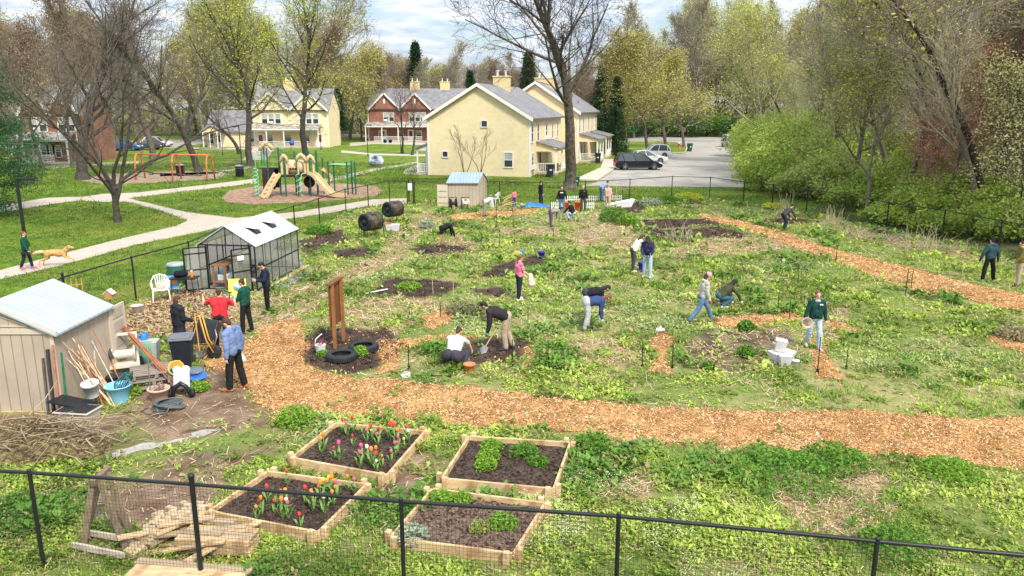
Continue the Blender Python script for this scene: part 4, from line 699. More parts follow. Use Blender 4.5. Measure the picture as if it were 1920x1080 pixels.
BG = ((.28, .39, .05), (.56, .64, .16)); BD = ((.17, .28, .03), (.42, .52, .10)); BP = ((.30, .37, .08), (.52, .57, .18)); DG = ((.02, .07, .02), (.07, .15, .04))
for i, (px, py, Y, w, h, c_, lb) in enumerate([
  (1452, 0, 84, 7.5, 7.0, BG, 'bright lime bush farthest along the car park edge'), (1500, 0, 72, 8, 7.2, BG, 'largest bright lime-green bush at the right of the car park'), (1562, 0, 66, 7, 6.4, BP, 'pale straw-green bush beside the largest lime bush'), (1440, 0, 70, 5, 4.6, BG, 'lime bush spilling over the asphalt corner'), (1470, 0, 62, 6, 3.8, BD, 'green bush low behind the fence corner'), (1550, 0, 58, 6.5, 3.6, BP, 'pale scrubby bush behind the fence beside the sapling'),
  (1650, 0, 62, 7, 7.2, BG, 'bright green bush behind the leaning bare tree'), (1700, 0, 54, 6, 4.8, BG, 'green bush right of the leaning bare tree'), (1640, 0, 52, 5, 2.8, BD, 'low green bush behind the fence below the leaning tree'), (1760, 0, 50, 6, 3.8, BP, 'pale olive bush under the rust-red tree'), (1830, 0, 46, 6, 3.4, BD, 'mid green thicket behind the fence near the right edge'), (1910, 0, 42, 5.5, 3.2, BD, 'green thicket in the right corner behind the fence'), (1990, 0, 39, 5, 3.2, BP, 'olive thicket beyond the right edge of the frame'), (1590, 0, 60, 6, 5.2, BG, 'lime bush between the sapling and the leaning tree'), (1790, 0, 47, 5.5, 3.8, BG, 'lime bush under the rust-red tree'), (1880, 0, 44, 5, 3.6, BP, 'pale green thicket near the right edge'), (1400, 0, 108, 5.5, 6.0, BP, 'rounded pale green bush beside the far white van'), (1425, 0, 96, 6, 6.6, BG, 'lime bush between the van and the car park bushes'),
  (1735, 0, 44, 5, 2.4, BD, 'low green scrub behind the right fence'), (1855, 0, 40, 4.6, 2.2, BD, 'low green scrub close to the right edge of the fence')]):
    q = A(px, 300, Y); bush('bush', lb, (q.x, Y, 0), w, h*(.86 if Y > 65 else .78), int(1500*w*(1.3 if Y < 60 else 1)), c_, lsize=.11+.0016*Y, seed=200+i, arch=.8)
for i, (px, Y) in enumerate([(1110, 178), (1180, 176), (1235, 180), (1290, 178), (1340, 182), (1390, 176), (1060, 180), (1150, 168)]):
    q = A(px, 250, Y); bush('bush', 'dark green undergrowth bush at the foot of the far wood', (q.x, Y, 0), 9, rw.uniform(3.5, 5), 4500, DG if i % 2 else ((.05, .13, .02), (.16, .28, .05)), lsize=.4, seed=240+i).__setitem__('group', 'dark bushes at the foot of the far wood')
# far-off wood read as one mass: low twiggy brush that closes the gaps between trunks
n = 34000; a_ = rng.random(n); 
X1 = np.where(a_ < .62, rng.uniform(-190, 75, n), 0); Y1 = np.where(a_ < .62, rng.uniform(185, 225, n), 0)
tt = rng.random(n); E_ = np.array([tuple(edge(t_))[:2] for t_ in np.linspace(0, 1, 60)]); ei = (tt*59).astype(int); dd = 10+rng.random(n)*40
X1 = np.where(a_ >= .62, E_[ei, 0]+dd*.8+rng.normal(0, 1, n), X1); Y1 = np.where(a_ >= .62, E_[ei, 1]+dd*.65+rng.normal(0, 1, n), Y1); far = a_ < .62
Z1 = rng.random(n)**1.6*np.where(far, 10, 4.)
c = mixc((.20, .15, .09), (.48, .43, .26), rng.random(n)); gm_ = rng.random(n) < .35; c[gm_] = mixc((.16, .22, .04), (.40, .44, .11), rng.random(gm_.sum()))
o = leafmesh('distant_brush', X1, Y1, Z1, np.where(far, 1.1, .6), np.full(n, .8), c, 3, CROWN, droop=.8, thin=.35, spread=2.); tag(o, 'brown and olive brush filling the depth of the wood', 'woodland', kind='stuff')
for i, (px, Y, s) in enumerate(((60, 130, 1.3), (200, 128, 1.2), (70, 84, .72), (20, 80, .7), (128, 88, .66))): q = A(px, 250, Y); put('brown', q.x, Y, s)
# ================= people =================
def caps(mb, a, b, r0, r1, n=12, fl=None):
    """tapered capsule; fl=(sx) flattens sideways scale handled by twin capsules elsewhere"""
    a = Vector(a); b = Vector(b); d = b-a; l = d.length
    if l < 1e-5: mb.ball(a, r0, n, 8); return
    Zx = d/l; u = Vector((0, 0, 1)) if abs(Zx.z) < .9 else Vector((1, 0, 0)); X = Zx.cross(u).normalized(); Y = Zx.cross(X); pr = []
    for i in range(5): t_ = math.pi/2*i/4; pr.append((max(1e-5, r0*math.sin(t_)), -r0*math.cos(t_)))
    for i in range(5): t_ = math.pi/2*i/4; pr.append((max(1e-5, r1*math.cos(t_)), l+r1*math.sin(t_)))
    mb.lathe(pr, a, n, ax=(X, Y, Zx))
def shell(name, mb, mat, root, vox, smooth=6, parent=None):
    """union of overlapping volumes -> one continuous skin"""
    o = mb.build(name, mat); m = o.modifiers.new('r', 'REMESH'); m.mode = 'VOXEL'; m.voxel_size = vox; m.use_smooth_shade = True
    s_ = o.modifiers.new('s', 'SMOOTH'); s_.factor = .5; s_.iterations = smooth
    dg = bpy.context.evaluated_depsgraph_get(); me = bpy.data.meshes.new_from_object(o.evaluated_get(dg)); o.modifiers.clear(); o.data = me
    if not me.materials: me.materials.append(mat)
    o.parent = parent or root
    if o.parent: KID.setdefault(o.parent.name, []).append(o)
    return o
def cloth(nm, c, v=.15): return M('cloth_'+nm, c, r=.9, v=v+.08, s=7, b=1.6, bs=13, spec=.1)
SKIN = {'light': M('skin_light', (.62, .36, .25), r=.6, v=.06), 'tan': M('skin_tan', (.40, .22, .14), r=.6, v=.06), 'brown': M('skin_brown', (.17, .085, .05), r=.6, v=.06)}
HAIR = {'black': M('hair_black', (.012, .010, .010), r=.6, v=.3, s=60), 'brown': M('hair_brown', (.06, .03, .016), r=.6, v=.3, s=60), 'auburn': M('hair_auburn', (.16, .065, .028), r=.6, v=.3, s=60), 'blond': M('hair_blond', (.42, .28, .14), r=.6, v=.2, s=60)}
EYE = M('eye_dark', (.01, .01, .01), r=.3); LIP = M('lips', (.36, .12, .09), r=.5)
def person(label, px, py, face, h=1.70, lean=0, legs=((4, -2), (-4, -6)), arms=((5, 12), (-5, 8)), abd=(8, 8), fabd=None, head=0, hyaw=0, top=('navy', (.02, .025, .05)), bot=('black', (.015, .015, .018)), shoe=(.03, .03, .03), skin='light', hair='brown', hs='short', gloves=None, hood=False, longcoat=False, bare_arms=False, bare_legs=False, hat=None, wide=1., seat=None, vox=None, hipw=1., xtra=None, spread=4, group=None, pos=None, toes=(0, 0), baggy=0):
    """face: heading in degrees, 0 = away from camera, 90 = image left, 180 = towards camera, -90 = image right.
       legs: ((thigh, shin) L, R) and arms: ((upper, fore) L, R) angles from straight down, + = forwards"""
    k = h/1.72; P = Vector; wide = wide*1.08; baggy = baggy+.010; loc = gz(G(px, py)) if pos is None else Vector(pos); sc_ = (py-200)/6.7; vox = vox or (.011 if sc_ > 50 else .015 if sc_ > 35 else .02)
    def dirn(a, side=0): a = R(a); s_ = math.sin(R(side)); c_ = math.cos(R(side)); return P((s_, math.sin(a)*c_, -math.cos(a)*c_))
    hip = P((0, 0, 0)); up = P((0, math.sin(R(lean)), math.cos(R(lean)))); fwd = P((0, math.cos(R(lean)), -math.sin(R(lean)))); J = {}
    tors = []; waist = hip+up*.18*k; chest = hip+up*.36*k+fwd*.0; neck = hip+up*.51*k+P((0, .02*math.sin(R(lean)), 0)); 
    ha = R(lean*.75+head); hu = P((0, math.sin(ha), math.cos(ha))); hf = P((0, math.cos(ha), -math.sin(ha))); hd = neck+hu*.155*k; yr = R(hyaw); hx = P((1, 0, 0))
    hf2 = (hf*math.cos(yr)+hx*math.sin(yr)).normalized(); hx2 = hf2.cross(hu).normalized()
    for i, s_ in enumerate((-1, 1)):
        hj = hip+P((s_*.085*k*wide, 0, -.02)); kn = hj+dirn(legs[i][0], s_*spread)*.42*k; an = kn+dirn(legs[i][1], s_*spread*.4)*.42*k; J['h', i], J['k', i], J['a', i] = hj, kn, an
        sj = neck+up*(-.06*k)+P((s_*.165*k*wide, 0, 0)); el = sj+dirn(arms[i][0], s_*abd[i])*.29*k; fa = (fabd[i] if fabd else abd[i]*.3); wr = el+dirn(arms[i][1], s_*fa)*.25*k; J['s', i], J['e', i], J['w', i] = sj, el, wr
    lo = min(J['a', 0].z, J['a', 1].z)-.085*k
    if seat is not None: lo = -seat
    off = P((0, 0, -lo)); ax_ = (J['a', 0]+J['a', 1])/2; off.y = -ax_.y; off.x = 0
    for q in J: J[q] = J[q]+off
    hip, waist, chest, neck, hd = [v+off for v in (hip, waist, chest, neck, hd)]
    rt = thing('person', label, 'person', loc, R(face), group)
    sk = SKIN[skin]; w_ = wide
    # ---- body: one continuous skin ----
    b = MB()
    for s_ in (-1, 1):
        X = P((s_, 0, 0)); caps(b, hip+X*.06*k*w_, waist+X*.05*k*w_, .10*k, .09*k); caps(b, waist+X*.05*k*w_, chest+X*.07*k*w_, .09*k, .105*k); caps(b, chest+X*.06*k*w_, neck-up*.05*k+X*.07*k*w_, .10*k, .07*k)
    caps(b, neck-up*.07*k, neck+hu*.07*k, .062*k, .05*k)
    hm = MB()
    for mbx, e_ in ((b, 0),):
        mbx.ball(hd+hu*.035*k, (.073*k, .088*k, .092*k), 16, 12, ax=(hx2, hf2, hu)); caps(mbx, hd-hu*.01*k+hf2*.012*k, hd-hu*.065*k+hf2*.035*k, .062*k, .036*k, 12)
        caps(mbx, hd+hu*.012*k+hf2*.085*k, hd-hu*.022*k+hf2*.098*k, .010*k, .015*k, 8)      # nose
        caps(mbx, hd+hu*.035*k+hf2*.078*k-hx2*.03*k, hd+hu*.035*k+hf2*.078*k+hx2*.03*k, .012*k, .012*k, 8)
        caps(mbx, hd-hu*.05*k+hf2*.077*k-hx2*.014*k, hd-hu*.05*k+hf2*.077*k+hx2*.014*k, .010*k, .010*k, 8)
        for s_ in (-1, 1): mbx.ball(hd+hx2*s_*.077*k-hu*.0*k, (.012*k, .02*k, .03*k), 8, 6, ax=(hx2, hf2, hu))
    for i, s_ in enumerate((-1, 1)):
        hj, kn, an, sj, el, wr = [J[q, i] for q in 'hkasew']
        caps(b, hj, kn, .085*k, .056*k); caps(b, kn, kn.lerp(an, .35)+P((0, -.012, 0)), .054*k, .054*k); caps(b, kn.lerp(an, .35)+P((0, -.012, 0)), an, .053*k, .036*k)
        fd = P((math.sin(R(s_*8+0)), 1, -.35+math.sin(R(toes[i])))).normalized(); caps(b, an-P((0, .02, .035)), an+fd*.15*k-P((0, 0, .03)), .036*k, .026*k)
        caps(b, neck-up*.05*k+P((s_*.06, 0, 0)), sj, .06*k, .058*k); caps(b, sj, el, .050*k, .040*k); caps(b, el, wr, .040*k, .027*k)
        hdv = (wr-el).normalized(); side = P((s_, 0, 0)); side = (side-hdv*side.dot(hdv)).normalized(); fr_ = hdv.cross(side)*(-s_); fr_ = fr_ if fr_.y > 0 else -fr_
        pc = wr+hdv*.05*k       # palm then five fingers
        for q in (-1, 0, 1): caps(b, wr+fr_*q*.012*k, wr+hdv*.085*k+fr_*q*.022*k, .016*k, .015*k, 8)
        ib = -side
        for q, (o_, ln_) in enumerate(((.034, .068), (.012, .078), (-.011, .072), (-.033, .056))):
            f0 = wr+hdv*.085*k+fr_*o_*k; f1 = f0+(hdv*.9+ib*.35+fr_*o_*2).normalized()*ln_*.5*k; f2 = f1+(hdv*.5+ib*.85).normalized()*ln_*.5*k; caps(b, f0, f1, .0105*k, .0095*k, 8); caps(b, f1, f2, .0095*k, .0085*k, 8)
        t0 = wr+hdv*.03*k+fr_*.022*k; t1 = t0+(hdv*.6+fr_*.8).normalized()*.04*k; caps(b, t0, t1, .013*k, .011*k, 8); caps(b, t1, t1+(hdv*.9+ib*.3).normalized()*.035*k, .011*k, .009*k, 8)
    body = shell('body', b, sk, rt, vox*.8, 3)
    e = MB()
    for s_ in (-1, 1): e.ball(hd+hu*.018*k+hf2*.083*k+hx2*s_*.030*k, (.012*k, .007*k, .008*k), 8, 6, ax=(hx2, hf2, hu))
    e.build('eyes', EYE, rt) if False else None
    for s_ in (-1, 1): e = MB(); e.ball(hd+hu*.018*k+hf2*.083*k+hx2*s_*.030*k, (.012*k, .008*k, .008*k), 8, 6, ax=(hx2, hf2, hu)); e.build('eye', EYE, rt)
    e = MB(); e.ball(hd-hu*.05*k+hf2*.088*k, (.022*k, .006*k, .006*k), 8, 6, ax=(hx2, hf2, hu)); e.build('mouth', LIP, rt)
    # ---- clothes ----
    g_ = .016*k+baggy; t = MB()
    for s_ in (-1, 1):
        X = P((s_, 0, 0)); caps(t, hip+up*.03*k+X*.065*k*w_, waist+X*.06*k*w_, .10*k+g_, .095*k+g_); caps(t, waist+X*.06*k*w_, chest+X*.075*k*w_, .095*k+g_, .108*k+g_); caps(t, chest+X*.065*k*w_, neck-up*.055*k+X*.08*k*w_, .10*k+g_, .072*k+g_)
        if longcoat: caps(t, hip+X*.07*k, hip+X*.10*k+P((0, 0, -.42*k)), .12*k, .14*k)
        if w_ > 1.05: caps(t, waist+fwd*.05*k+X*.03, waist-up*.06*k+fwd*.05*k+X*.03, .11*k, .11*k)
    caps(t, neck-up*.04*k, neck+hu*.015*k, .07*k, .060*k)
    if hood: caps(t, neck-hf*.06*k+P((-.06*k, 0, 0)), neck-hf*.06*k+P((.06*k, 0, 0)), .052*k, .052*k); caps(t, neck-hf*.07*k-up*.02*k, neck-hf*.08*k-up*.1*k, .07*k, .03*k)
    for i, s_ in enumerate((-1, 1)):
        sj, el, wr = [J[q, i] for q in 'sew']; caps(t, neck-up*.05*k+P((s_*.06, 0, 0)), sj, .064*k+g_*.8, .062*k+g_*.7)
        if bare_arms: caps(t, sj, sj.lerp(el, .62), .056*k+g_*.6, .054*k+g_*.6)
        else: caps(t, sj, el, .054*k+g_*.7, .048*k+g_*.6); caps(t, el, el.lerp(wr, .95), .048*k+g_*.6, .036*k+g_*.4)
    tm = cloth(*top); to = shell('jacket' if not bare_arms else 'shirt', t, tm, rt, vox, 3)
    p_ = MB()
    for s_ in (-1, 1): X = P((s_, 0, 0)); caps(p_, hip+X*.065*k*w_*hipw, waist-up*.04*k+X*.05*k*w_, .108*k*hipw+g_*.4, .092*k+g_*.3); caps(p_, hip-fwd*.03*k+X*.06*k*hipw, hip+X*.06*k, .11*k*hipw, .1*k)
    for i in range(2):
        hj, kn, an = [J[q, i] for q in 'hka']; fl = .3 if bare_legs else 1
        if bare_legs: caps(p_, hj, hj.lerp(kn, .55), .094*k*hipw, .085*k)
        else: caps(p_, hj, kn, .094*k*hipw, .066*k+g_*.5); caps(p_, kn, kn.lerp(an, .92), .066*k+g_*.5, .050*k+g_*.6)
    shell('trousers', p_, cloth(*bot), rt, vox, 3)
    sm = M('shoe_%d_%d_%d' % tuple(int(c*99) for c in shoe), shoe, r=.7, v=.1)
    for i, s_ in enumerate((-1, 1)):
        an = J['a', i]; fd = P((math.sin(R(s_*8)), 1, math.sin(R(toes[i])))).normalized(); z0 = P((0, 0, -.042*k)); q = MB(); caps(q, an+z0-fd*.04*k, an+z0+fd*.17*k, .045*k, .040*k); caps(q, an+z0+P((0, 0, .03)), an+z0+fd*.1*k, .05*k, .045*k); shell('shoe', q, sm, rt, vox, 2)
    # ---- hair / hat ----
    hm_ = HAIR[hair]; q = MB(); bk_ = -hf2
    q.ball(hd+hu*.050*k+bk_*.014*k, (.083*k, .094*k, .088*k), 14, 10, ax=(hx2, hf2, hu)); 
    if hs in ('long', 'pony', 'bun', 'short'): caps(q, hd+hu*.03*k+bk_*.045*k, hd-hu*.03*k+bk_*.05*k, .06*k, .05*k)
    if hs == 'long':
        for s_ in (-1, 0, 1): caps(q, hd+bk_*.05*k+hx2*s_*.045*k, hd-hu*.20*k+bk_*.06*k+hx2*s_*.055*k, .05*k, .035*k)
        if lean > 40: caps(q, hd+hu*.0*k, hd+P((0, .04, -.2*k)), .07*k, .03*k)
    if hs == 'pony': caps(q, hd+hu*.07*k+bk_*.08*k, hd+hu*.05*k+bk_*.13*k, .03*k, .04*k); e_ = hd+bk_*.13*k+P((0, 0, -.2*k)); caps(q, hd+hu*.05*k+bk_*.13*k, e_, .034*k, .015*k)
    if hs == 'bun': q.ball(hd+hu*.10*k+bk_*.09*k, .045*k, 10, 8)
    hh = shell('hair', q, hm_, rt, vox*.8, 2)
    # cut hair away from the face
    bm = bmesh.new(); bm.from_mesh(hh.data); dl = [v for v in bm.verts if (v.co-hd).dot(hf2) > .045*k and (v.co-hd).dot(hu) < .055*k and abs((v.co-hd).dot(hx2)) < .062*k]; bmesh.ops.delete(bm, geom=dl, context='VERTS'); bm.to_mesh(hh.data); bm.free()
    if hat:
        kind_, hc = hat; q = MB()
        if kind_ == 'beanie': q.ball(hd+hu*.070*k, (.092*k, .10*k, .085*k), 14, 10, ax=(hx2, hf2, hu)); q.lathe([(.088*k, .035*k), (.098*k, .04*k), (.098*k, .075*k), (.090*k, .08*k)], hd, 16, ax=(hx2, hf2, hu))
        if kind_ == 'cap': q.ball(hd+hu*.065*k, (.088*k, .098*k, .075*k), 14, 10, ax=(hx2, hf2, hu)); q.box(hd+hu*.07*k+hf2*.12*k, (.13*k, .11*k, .015*k), ax=(hx2, hf2, hu))
        if kind_ == 'hood': q.ball(hd+hu*.045*k+bk_*.03*k, (.10*k, .105*k, .105*k), 14, 10, ax=(hx2, hf2, hu)); caps(q, hd+bk_*.04*k, neck-hf*.05*k, .085*k, .08*k)
        ho = shell('hat' if kind_ != 'hood' else 'hood', q, hc if not isinstance(hc, tuple) else M('hat_%d_%d' % (int(hc[0]*99), int(hc[2]*99)), hc, r=.9, v=.1), rt, vox*.8, 2)
        if kind_ == 'hood':
            bm = bmesh.new(); bm.from_mesh(ho.data); bmesh.ops.delete(bm, geom=[v for v in bm.verts if (v.co-hd).dot(hf2) > .04*k and (v.co-hd).dot(hu) < .1*k and abs((v.co-hd).dot(hx2)) < .075*k], context='VERTS'); bm.to_mesh(ho.data); bm.free()
    if gloves:
        gm_ = M('glove_%d_%d' % (int(gloves[0]*99), int(gloves[1]*99)), gloves, r=.9, v=.15)
        for i, s_ in enumerate((-1, 1)):
            wr, el = J['w', i], J['e', i]; dv = (wr-el).normalized(); q = MB(); caps(q, wr-dv*.05*k, wr+dv*.06*k, .038*k, .04*k)
            side = P((s_, 0, 0)); fr_ = hdv.cross(side)
            for o_ in (-.03, -.01, .01, .03): caps(q, wr+dv*.05*k+P((0, o_*.8, 0)), wr+dv*.12*k+P((-s_*.02, o_, 0)), .016*k, .013*k, 8)
            caps(q, wr+dv*.02*k+P((0, .03, 0)), wr+dv*.07*k+P((0, .055, 0)), .017*k, .014*k, 8); shell('glove', q, gm_, rt, vox, 2)
    if xtra: xtra(rt, J, dict(hip=hip, waist=waist, chest=chest, neck=neck, hd=hd, up=up, fwd=fwd, hu=hu, hf=hf2, hx=hx2, k=k))
    bpy.context.view_layer.update()
    W = lambda key, d=0: rt.location+Matrix.Rotation(R(face), 3, 'Z') @ (J[key] if isinstance(key, tuple) else key)
    rt_info = (rt, W, J); return rt_info
blk = ('black', (.018, .018, .020)); nvy = ('navy', (.018, .024, .045)); jean = ('denim', (.09, .17, .28)); ljean = ('light_denim', (.36, .47, .56)); kha = ('khaki', (.38, .30, .21)); gry = ('grey', (.33, .32, .30)); forest = ('forest_green', (.012, .075, .05)); dkgrey = ('dark_grey', (.06, .06, .065))
WG = (.62, .60, .55)
PP = {}
def logo(w_, h_, ctr, m):
    def f(rt, J, d):
        q = MB(); c = d['chest']+d['up']*ctr[1]+d['fwd']*.142*d['k']+Vector((ctr[0], 0, 0)); q.box(c, (w_, .012, h_), ax=((1, 0, 0), d['fwd'], d['up'])); q.build('chest_print', m, rt)
    return f
whitep = M('white_print', (.75, .75, .74), r=.7)
PP['walker'] = person('person in dark green sweater walking along the path behind a running dog', 51, 507, -78, h=1.58, legs=((14, 6), (-10, -22)), arms=((-12, -2), (14, 26)), head=5, top=forest, bot=nvy, shoe=(.5, .12, .16), hair='auburn', hs='bun')
PP['coat'] = person('person in long black hooded coat standing behind the black rubbish bin', 341, 672, -38, h=1.68, legs=((2, 0), (-2, -2)), arms=((8, 60), (8, 70)), top=('coat_black', (.022, .025, .032)), bot=blk, hair='brown', hs='long', longcoat=True, hood=True, baggy=.02, head=12)
PP['red'] = person('man in red t-shirt and grey cap raising both arms at the wheelbarrow', 418, 660, 8, h=1.74, legs=((3, 0), (-5, -6)), arms=((50, 125), (40, 120)), abd=(48, 30), fabd=(15, -10), head=8, lean=6, top=('red', (.60, .035, .045)), bot=blk, bare_arms=True, hs='short', hair='brown', hat=('cap', (.09, .095, .11)), gloves=None, wide=1.25, shoe=(.06, .05, .04))
def hoodx(rt, J, d):
    q = MB(); c = d['waist']+d['fwd']*.165*d['k']; q.box(c, (.24, .03, .15), ax=((1, 0, 0), d['fwd'], d['up'])); q.build('front_pocket', cloth('blue_hoodie', (.15, .21, .38)), rt, bevel=.01); q = MB(); q.box(d['chest']+d['up']*.04+d['fwd']*.142*d['k']+Vector((.08, 0, 0)), (.05, .01, .035), ax=((1, 0, 0), d['fwd'], d['up'])); q.build('chest_print', whitep, rt)
PP['blue'] = person('man in faded blue hoodie and black trousers looking down, nearest to the camera', 446, 735, 78, h=1.80, legs=((8, 2), (-3, -12)), arms=((-8, 5), (-10, 6)), abd=(10, 14), head=32, lean=3, top=('blue_hoodie', (.15, .21, .38)), bot=blk, hs='short', hair='brown', hood=True, wide=1.34, baggy=.02, shoe=(.36, .11, .05), xtra=hoodx, toes=(0, -10))
PP['greenback'] = person('woman in dark green sweater holding a shovel beside the man in red', 465, 630, 75, h=1.66, legs=((6, 2), (-4, -8)), arms=((18, 60), (22, 70)), head=22, top=forest, bot=blk, hs='bun', hair='brown')
PP['phone'] = person('person in black zip jacket with white earphones at the greenhouse corner, looking at a phone', 503, 590, 118, h=1.72, legs=((2, 0), (-1, -2)), arms=((18, 88), (22, 92)), abd=(12, 12), fabd=(-35, -35), head=38, top=nvy, bot=('leggings', (.012, .012, .016)), hs='short', hair='black', shoe=(.3, .24, .18))
PP['squat'] = person('person in pale grey t-shirt squatting with back to the camera by the orange pot', 852, 692, -22, h=1.68, lean=32, legs=((105, -48), (100, -45)), arms=((45, 20), (55, 30)), head=15, top=('pale_grey', (.58, .58, .60)), bot=('dark_plum', (.05, .045, .06)), bare_arms=True, hs='bun', hair='brown', hipw=1.55, wide=1.2, spread=20)
PP['khaki'] = person('person in black jacket and khaki trousers bending to dig, facing left', 955, 660, 82, h=1.80, lean=72, legs=((10, -8), (2, -20)), arms=((-2, 12), (14, 8)), head=-6, top=('black_soft', (.028, .024, .028)), bot=kha, hs='short', hair='black', skin='tan', gloves=(.10, .30, .16), shoe=(.03, .03, .05), hood=True, baggy=.012)
PP['pink'] = person('person in pink t-shirt over black sleeves holding a pale sack', 972, 566, -65, h=1.60, legs=((4, 0), (-6, -8)), arms=((10, 50), (18, 60)), head=18, top=('pink', (.72, .20, .32)), bot=nvy, bare_arms=True, hs='pony', hair='auburn', shoe=(.6, .55, .55))
PP['bblue'] = person('person in blue shirt and pale grey sweatpants bending right to the ground', 1098, 622, -84, h=1.68, lean=86, legs=((14, -6), (4, -14)), arms=((8, -4), (-10, 6)), head=0, top=('mid_blue', (.035, .06, .15)), bot=('light_grey', (.42, .41, .42)), hs='long', hair='auburn', hipw=1.22, baggy=.01, gloves=(.4, .5, .6))
PP['bblack'] = person('person in black shirt bending right just behind the one in blue', 1099, 606, -80, h=1.72, lean=84, legs=((12, -4), (6, -8)), arms=((4, -2), (-4, 4)), head=5, top=blk, bot=dkgrey, hs='long', hair='black', gloves=WG)
PP['white'] = person('person in white sweater and dark trousers leaning towards the one in a cap', 1186, 512, -75, h=1.66, lean=34, legs=((8, 0), (-2, -8)), arms=((30, 45), (38, 50)), head=14, top=('cream', (.66, .63, .55)), bot=dkgrey, hs='long', hair='brown', gloves=WG, shoe=(.6, .58, .52))
PP['cap'] = person('person in navy puffer jacket and dark cap digging with a spade', 1213, 524, 160, h=1.74, lean=12, legs=((10, 2), (-2, -6)), arms=((12, 38), (16, 44)), fabd=(-30, -30), head=28, top=('navy_puffer', (.035, .035, .085)), bot=ljean, hs='short', hair='black', skin='brown', gloves=(.12, .16, .30), hat=('cap', (.03, .03, .035)), shoe=(.5, .45, .42))
PP['beanie'] = person('person in pink beanie, grey hoodie and jeans striding right', 1313, 608, -82, h=1.72, lean=8, legs=((34, 22), (-24, -40)), arms=((14, 30), (0, 20)), head=18, top=('oatmeal', (.45, .42, .37)), bot=jean, hs='long', hair='brown', hood=True, hat=('beanie', (.75, .28, .32)), gloves=(.4, .04, .06), shoe=(.1, .06, .05), spread=2)
PP['olive'] = person('person in olive jacket crouching to weed beside the striding person', 1352, 580, -75, h=1.70, lean=52, legs=((95, -50), (80, -55)), arms=((35, 15), (45, 25)), head=10, top=('olive', (.06, .065, .035)), bot=('denim_dark', (.05, .11, .16)), hs='short', hair='black', gloves=WG, hood=True, hat=('hood', (.025, .022, .02)), shoe=(.5, .48, .45))
def frontlogo(rt, J, d):
    q = MB(); q.box(d['chest']+d['up']*.06+d['fwd']*.138*d['k']+Vector((-.08, 0, 0)), (.09, .012, .03), ax=((1, 0, 0), d['fwd'], d['up'])); q.build('chest_print', whitep, rt); q = MB(); caps(q, d['neck']+d['fwd']*.05-Vector((.03, 0, 0)), d['neck']+d['fwd']*.05+Vector((.03, 0, 0)), .05, .05); q.build('scarf', cloth('scarf_grey', (.35, .36, .38)), rt)
PP['fleece'] = person('woman in dark green fleece and pale jeans walking towards the camera with a pot', 1522, 657, 178, h=1.68, legs=((12, 2), (-8, -26)), arms=((-6, 10), (4, 18)), abd=(16, 18), fabd=(8, 14), head=6, top=('fleece_green', (.012, .05, .042)), bot=ljean, hs='bun', hair='auburn', gloves=WG, xtra=frontlogo, shoe=(.5, .42, .32))
PP['puffer'] = person('person in dark teal puffer jacket seen from behind near the right edge', 1851, 530, 10, h=1.72, legs=((5, 2), (-5, -5)), arms=((6, 10), (-4, 4)), abd=(26, 24), fabd=(14, 12), head=12, top=('teal_puffer', (.03, .065, .08)), bot=blk, hs='bun', hair='black', hood=True, gloves=(.03, .04, .04), spread=9, shoe=(.4, .36, .34), baggy=.012)
PP['oliveR'] = person('person in olive sweater and beige trousers at the right edge of the picture', 1907, 540, 80, h=1.74, legs=((6, 2), (-5, -7)), arms=((20, 50), (15, 60)), head=10, top=('olive_sweater', (.14, .12, .035)), bot=kha, hs='short', hair='black', gloves=(.08, .25, .12))
PP['far_stoop'] = person('person in dark grey jacket stooping at the far right of the plots', 1468, 434, -75, h=1.72, lean=48, legs=((38, -18), (22, -30)), arms=((20, 30), (28, 34)), head=4, top=('charcoal', (.06, .06, .055)), bot=('ink', (.02, .03, .04)), hs='short', hair='black')
PP['tanlegs'] = person('person in black t-shirt with bare legs bending double over a dug plot', 826, 465, -80, h=1.68, lean=74, legs=((12, -6), (-6, -16)), arms=((10, 6), (24, 14)), head=6, top=blk, bot=('black_shorts', (.015, .015, .018)), bare_legs=True, bare_arms=False, hs='long', hair='brown', skin='tan')
PP['whitebend'] = person('person in white shirt bending near the small shed', 908, 408, -75, h=1.66, lean=66, legs=((10, -2), (0, -10)), arms=((6, 10), (14, 8)), head=0, top=('white_shirt', (.66, .68, .72)), bot=('mauve_grey', (.22, .20, .22)), hs='short', hair='black')
PP['f1'] = person('person in black standing alone by the blue tarpaulin', 1013, 388, -70, h=1.70, legs=((3, 0), (-2, -3)), arms=((5, 20), (0, 12)), head=12, top=blk, bot=nvy, hs='short', hair='black')
PP['f2'] = person('person in black hoodie with white chest lettering and blue jeans', 1053, 401, 172, h=1.70, legs=((4, 0), (-2, -4)), arms=((8, 12), (6, 10)), abd=(20, 18), head=6, top=blk, bot=jean, hs='pony', hair='auburn', gloves=WG, hood=True, xtra=logo(.2, .06, (0, .03), whitep), shoe=(.4, .4, .45))
PP['f3'] = person('fair-haired person in black jacket between the orange buckets', 1093, 399, 165, h=1.70, legs=((3, 0), (-3, -4)), arms=((4, 12), (4, 12)), abd=(14, 14), head=4, top=blk, bot=dkgrey, hs='short', hair='blond', gloves=WG, xtra=logo(.03, .03, (-.08, .07), whitep))
PP['f4'] = person('person in pale blue shirt and jeans bending beside the one in pink', 1127, 379, -60, h=1.68, lean=52, legs=((10, -2), (2, -8)), arms=((20, 10), (28, 16)), head=8, top=('pale_blue', (.28, .42, .68)), bot=jean, hs='short', hair='brown', wide=1.12)
PP['f5'] = person('person in pale pink hoodie and tan trousers seen from the side', 1139, 396, -30, h=1.70, legs=((3, 0), (-4, -6)), arms=((14, 40), (8, 26)), head=14, top=('pale_pink', (.68, .42, .40)), bot=('tan_cloth', (.46, .34, .22)), hs='pony', hair='blond')
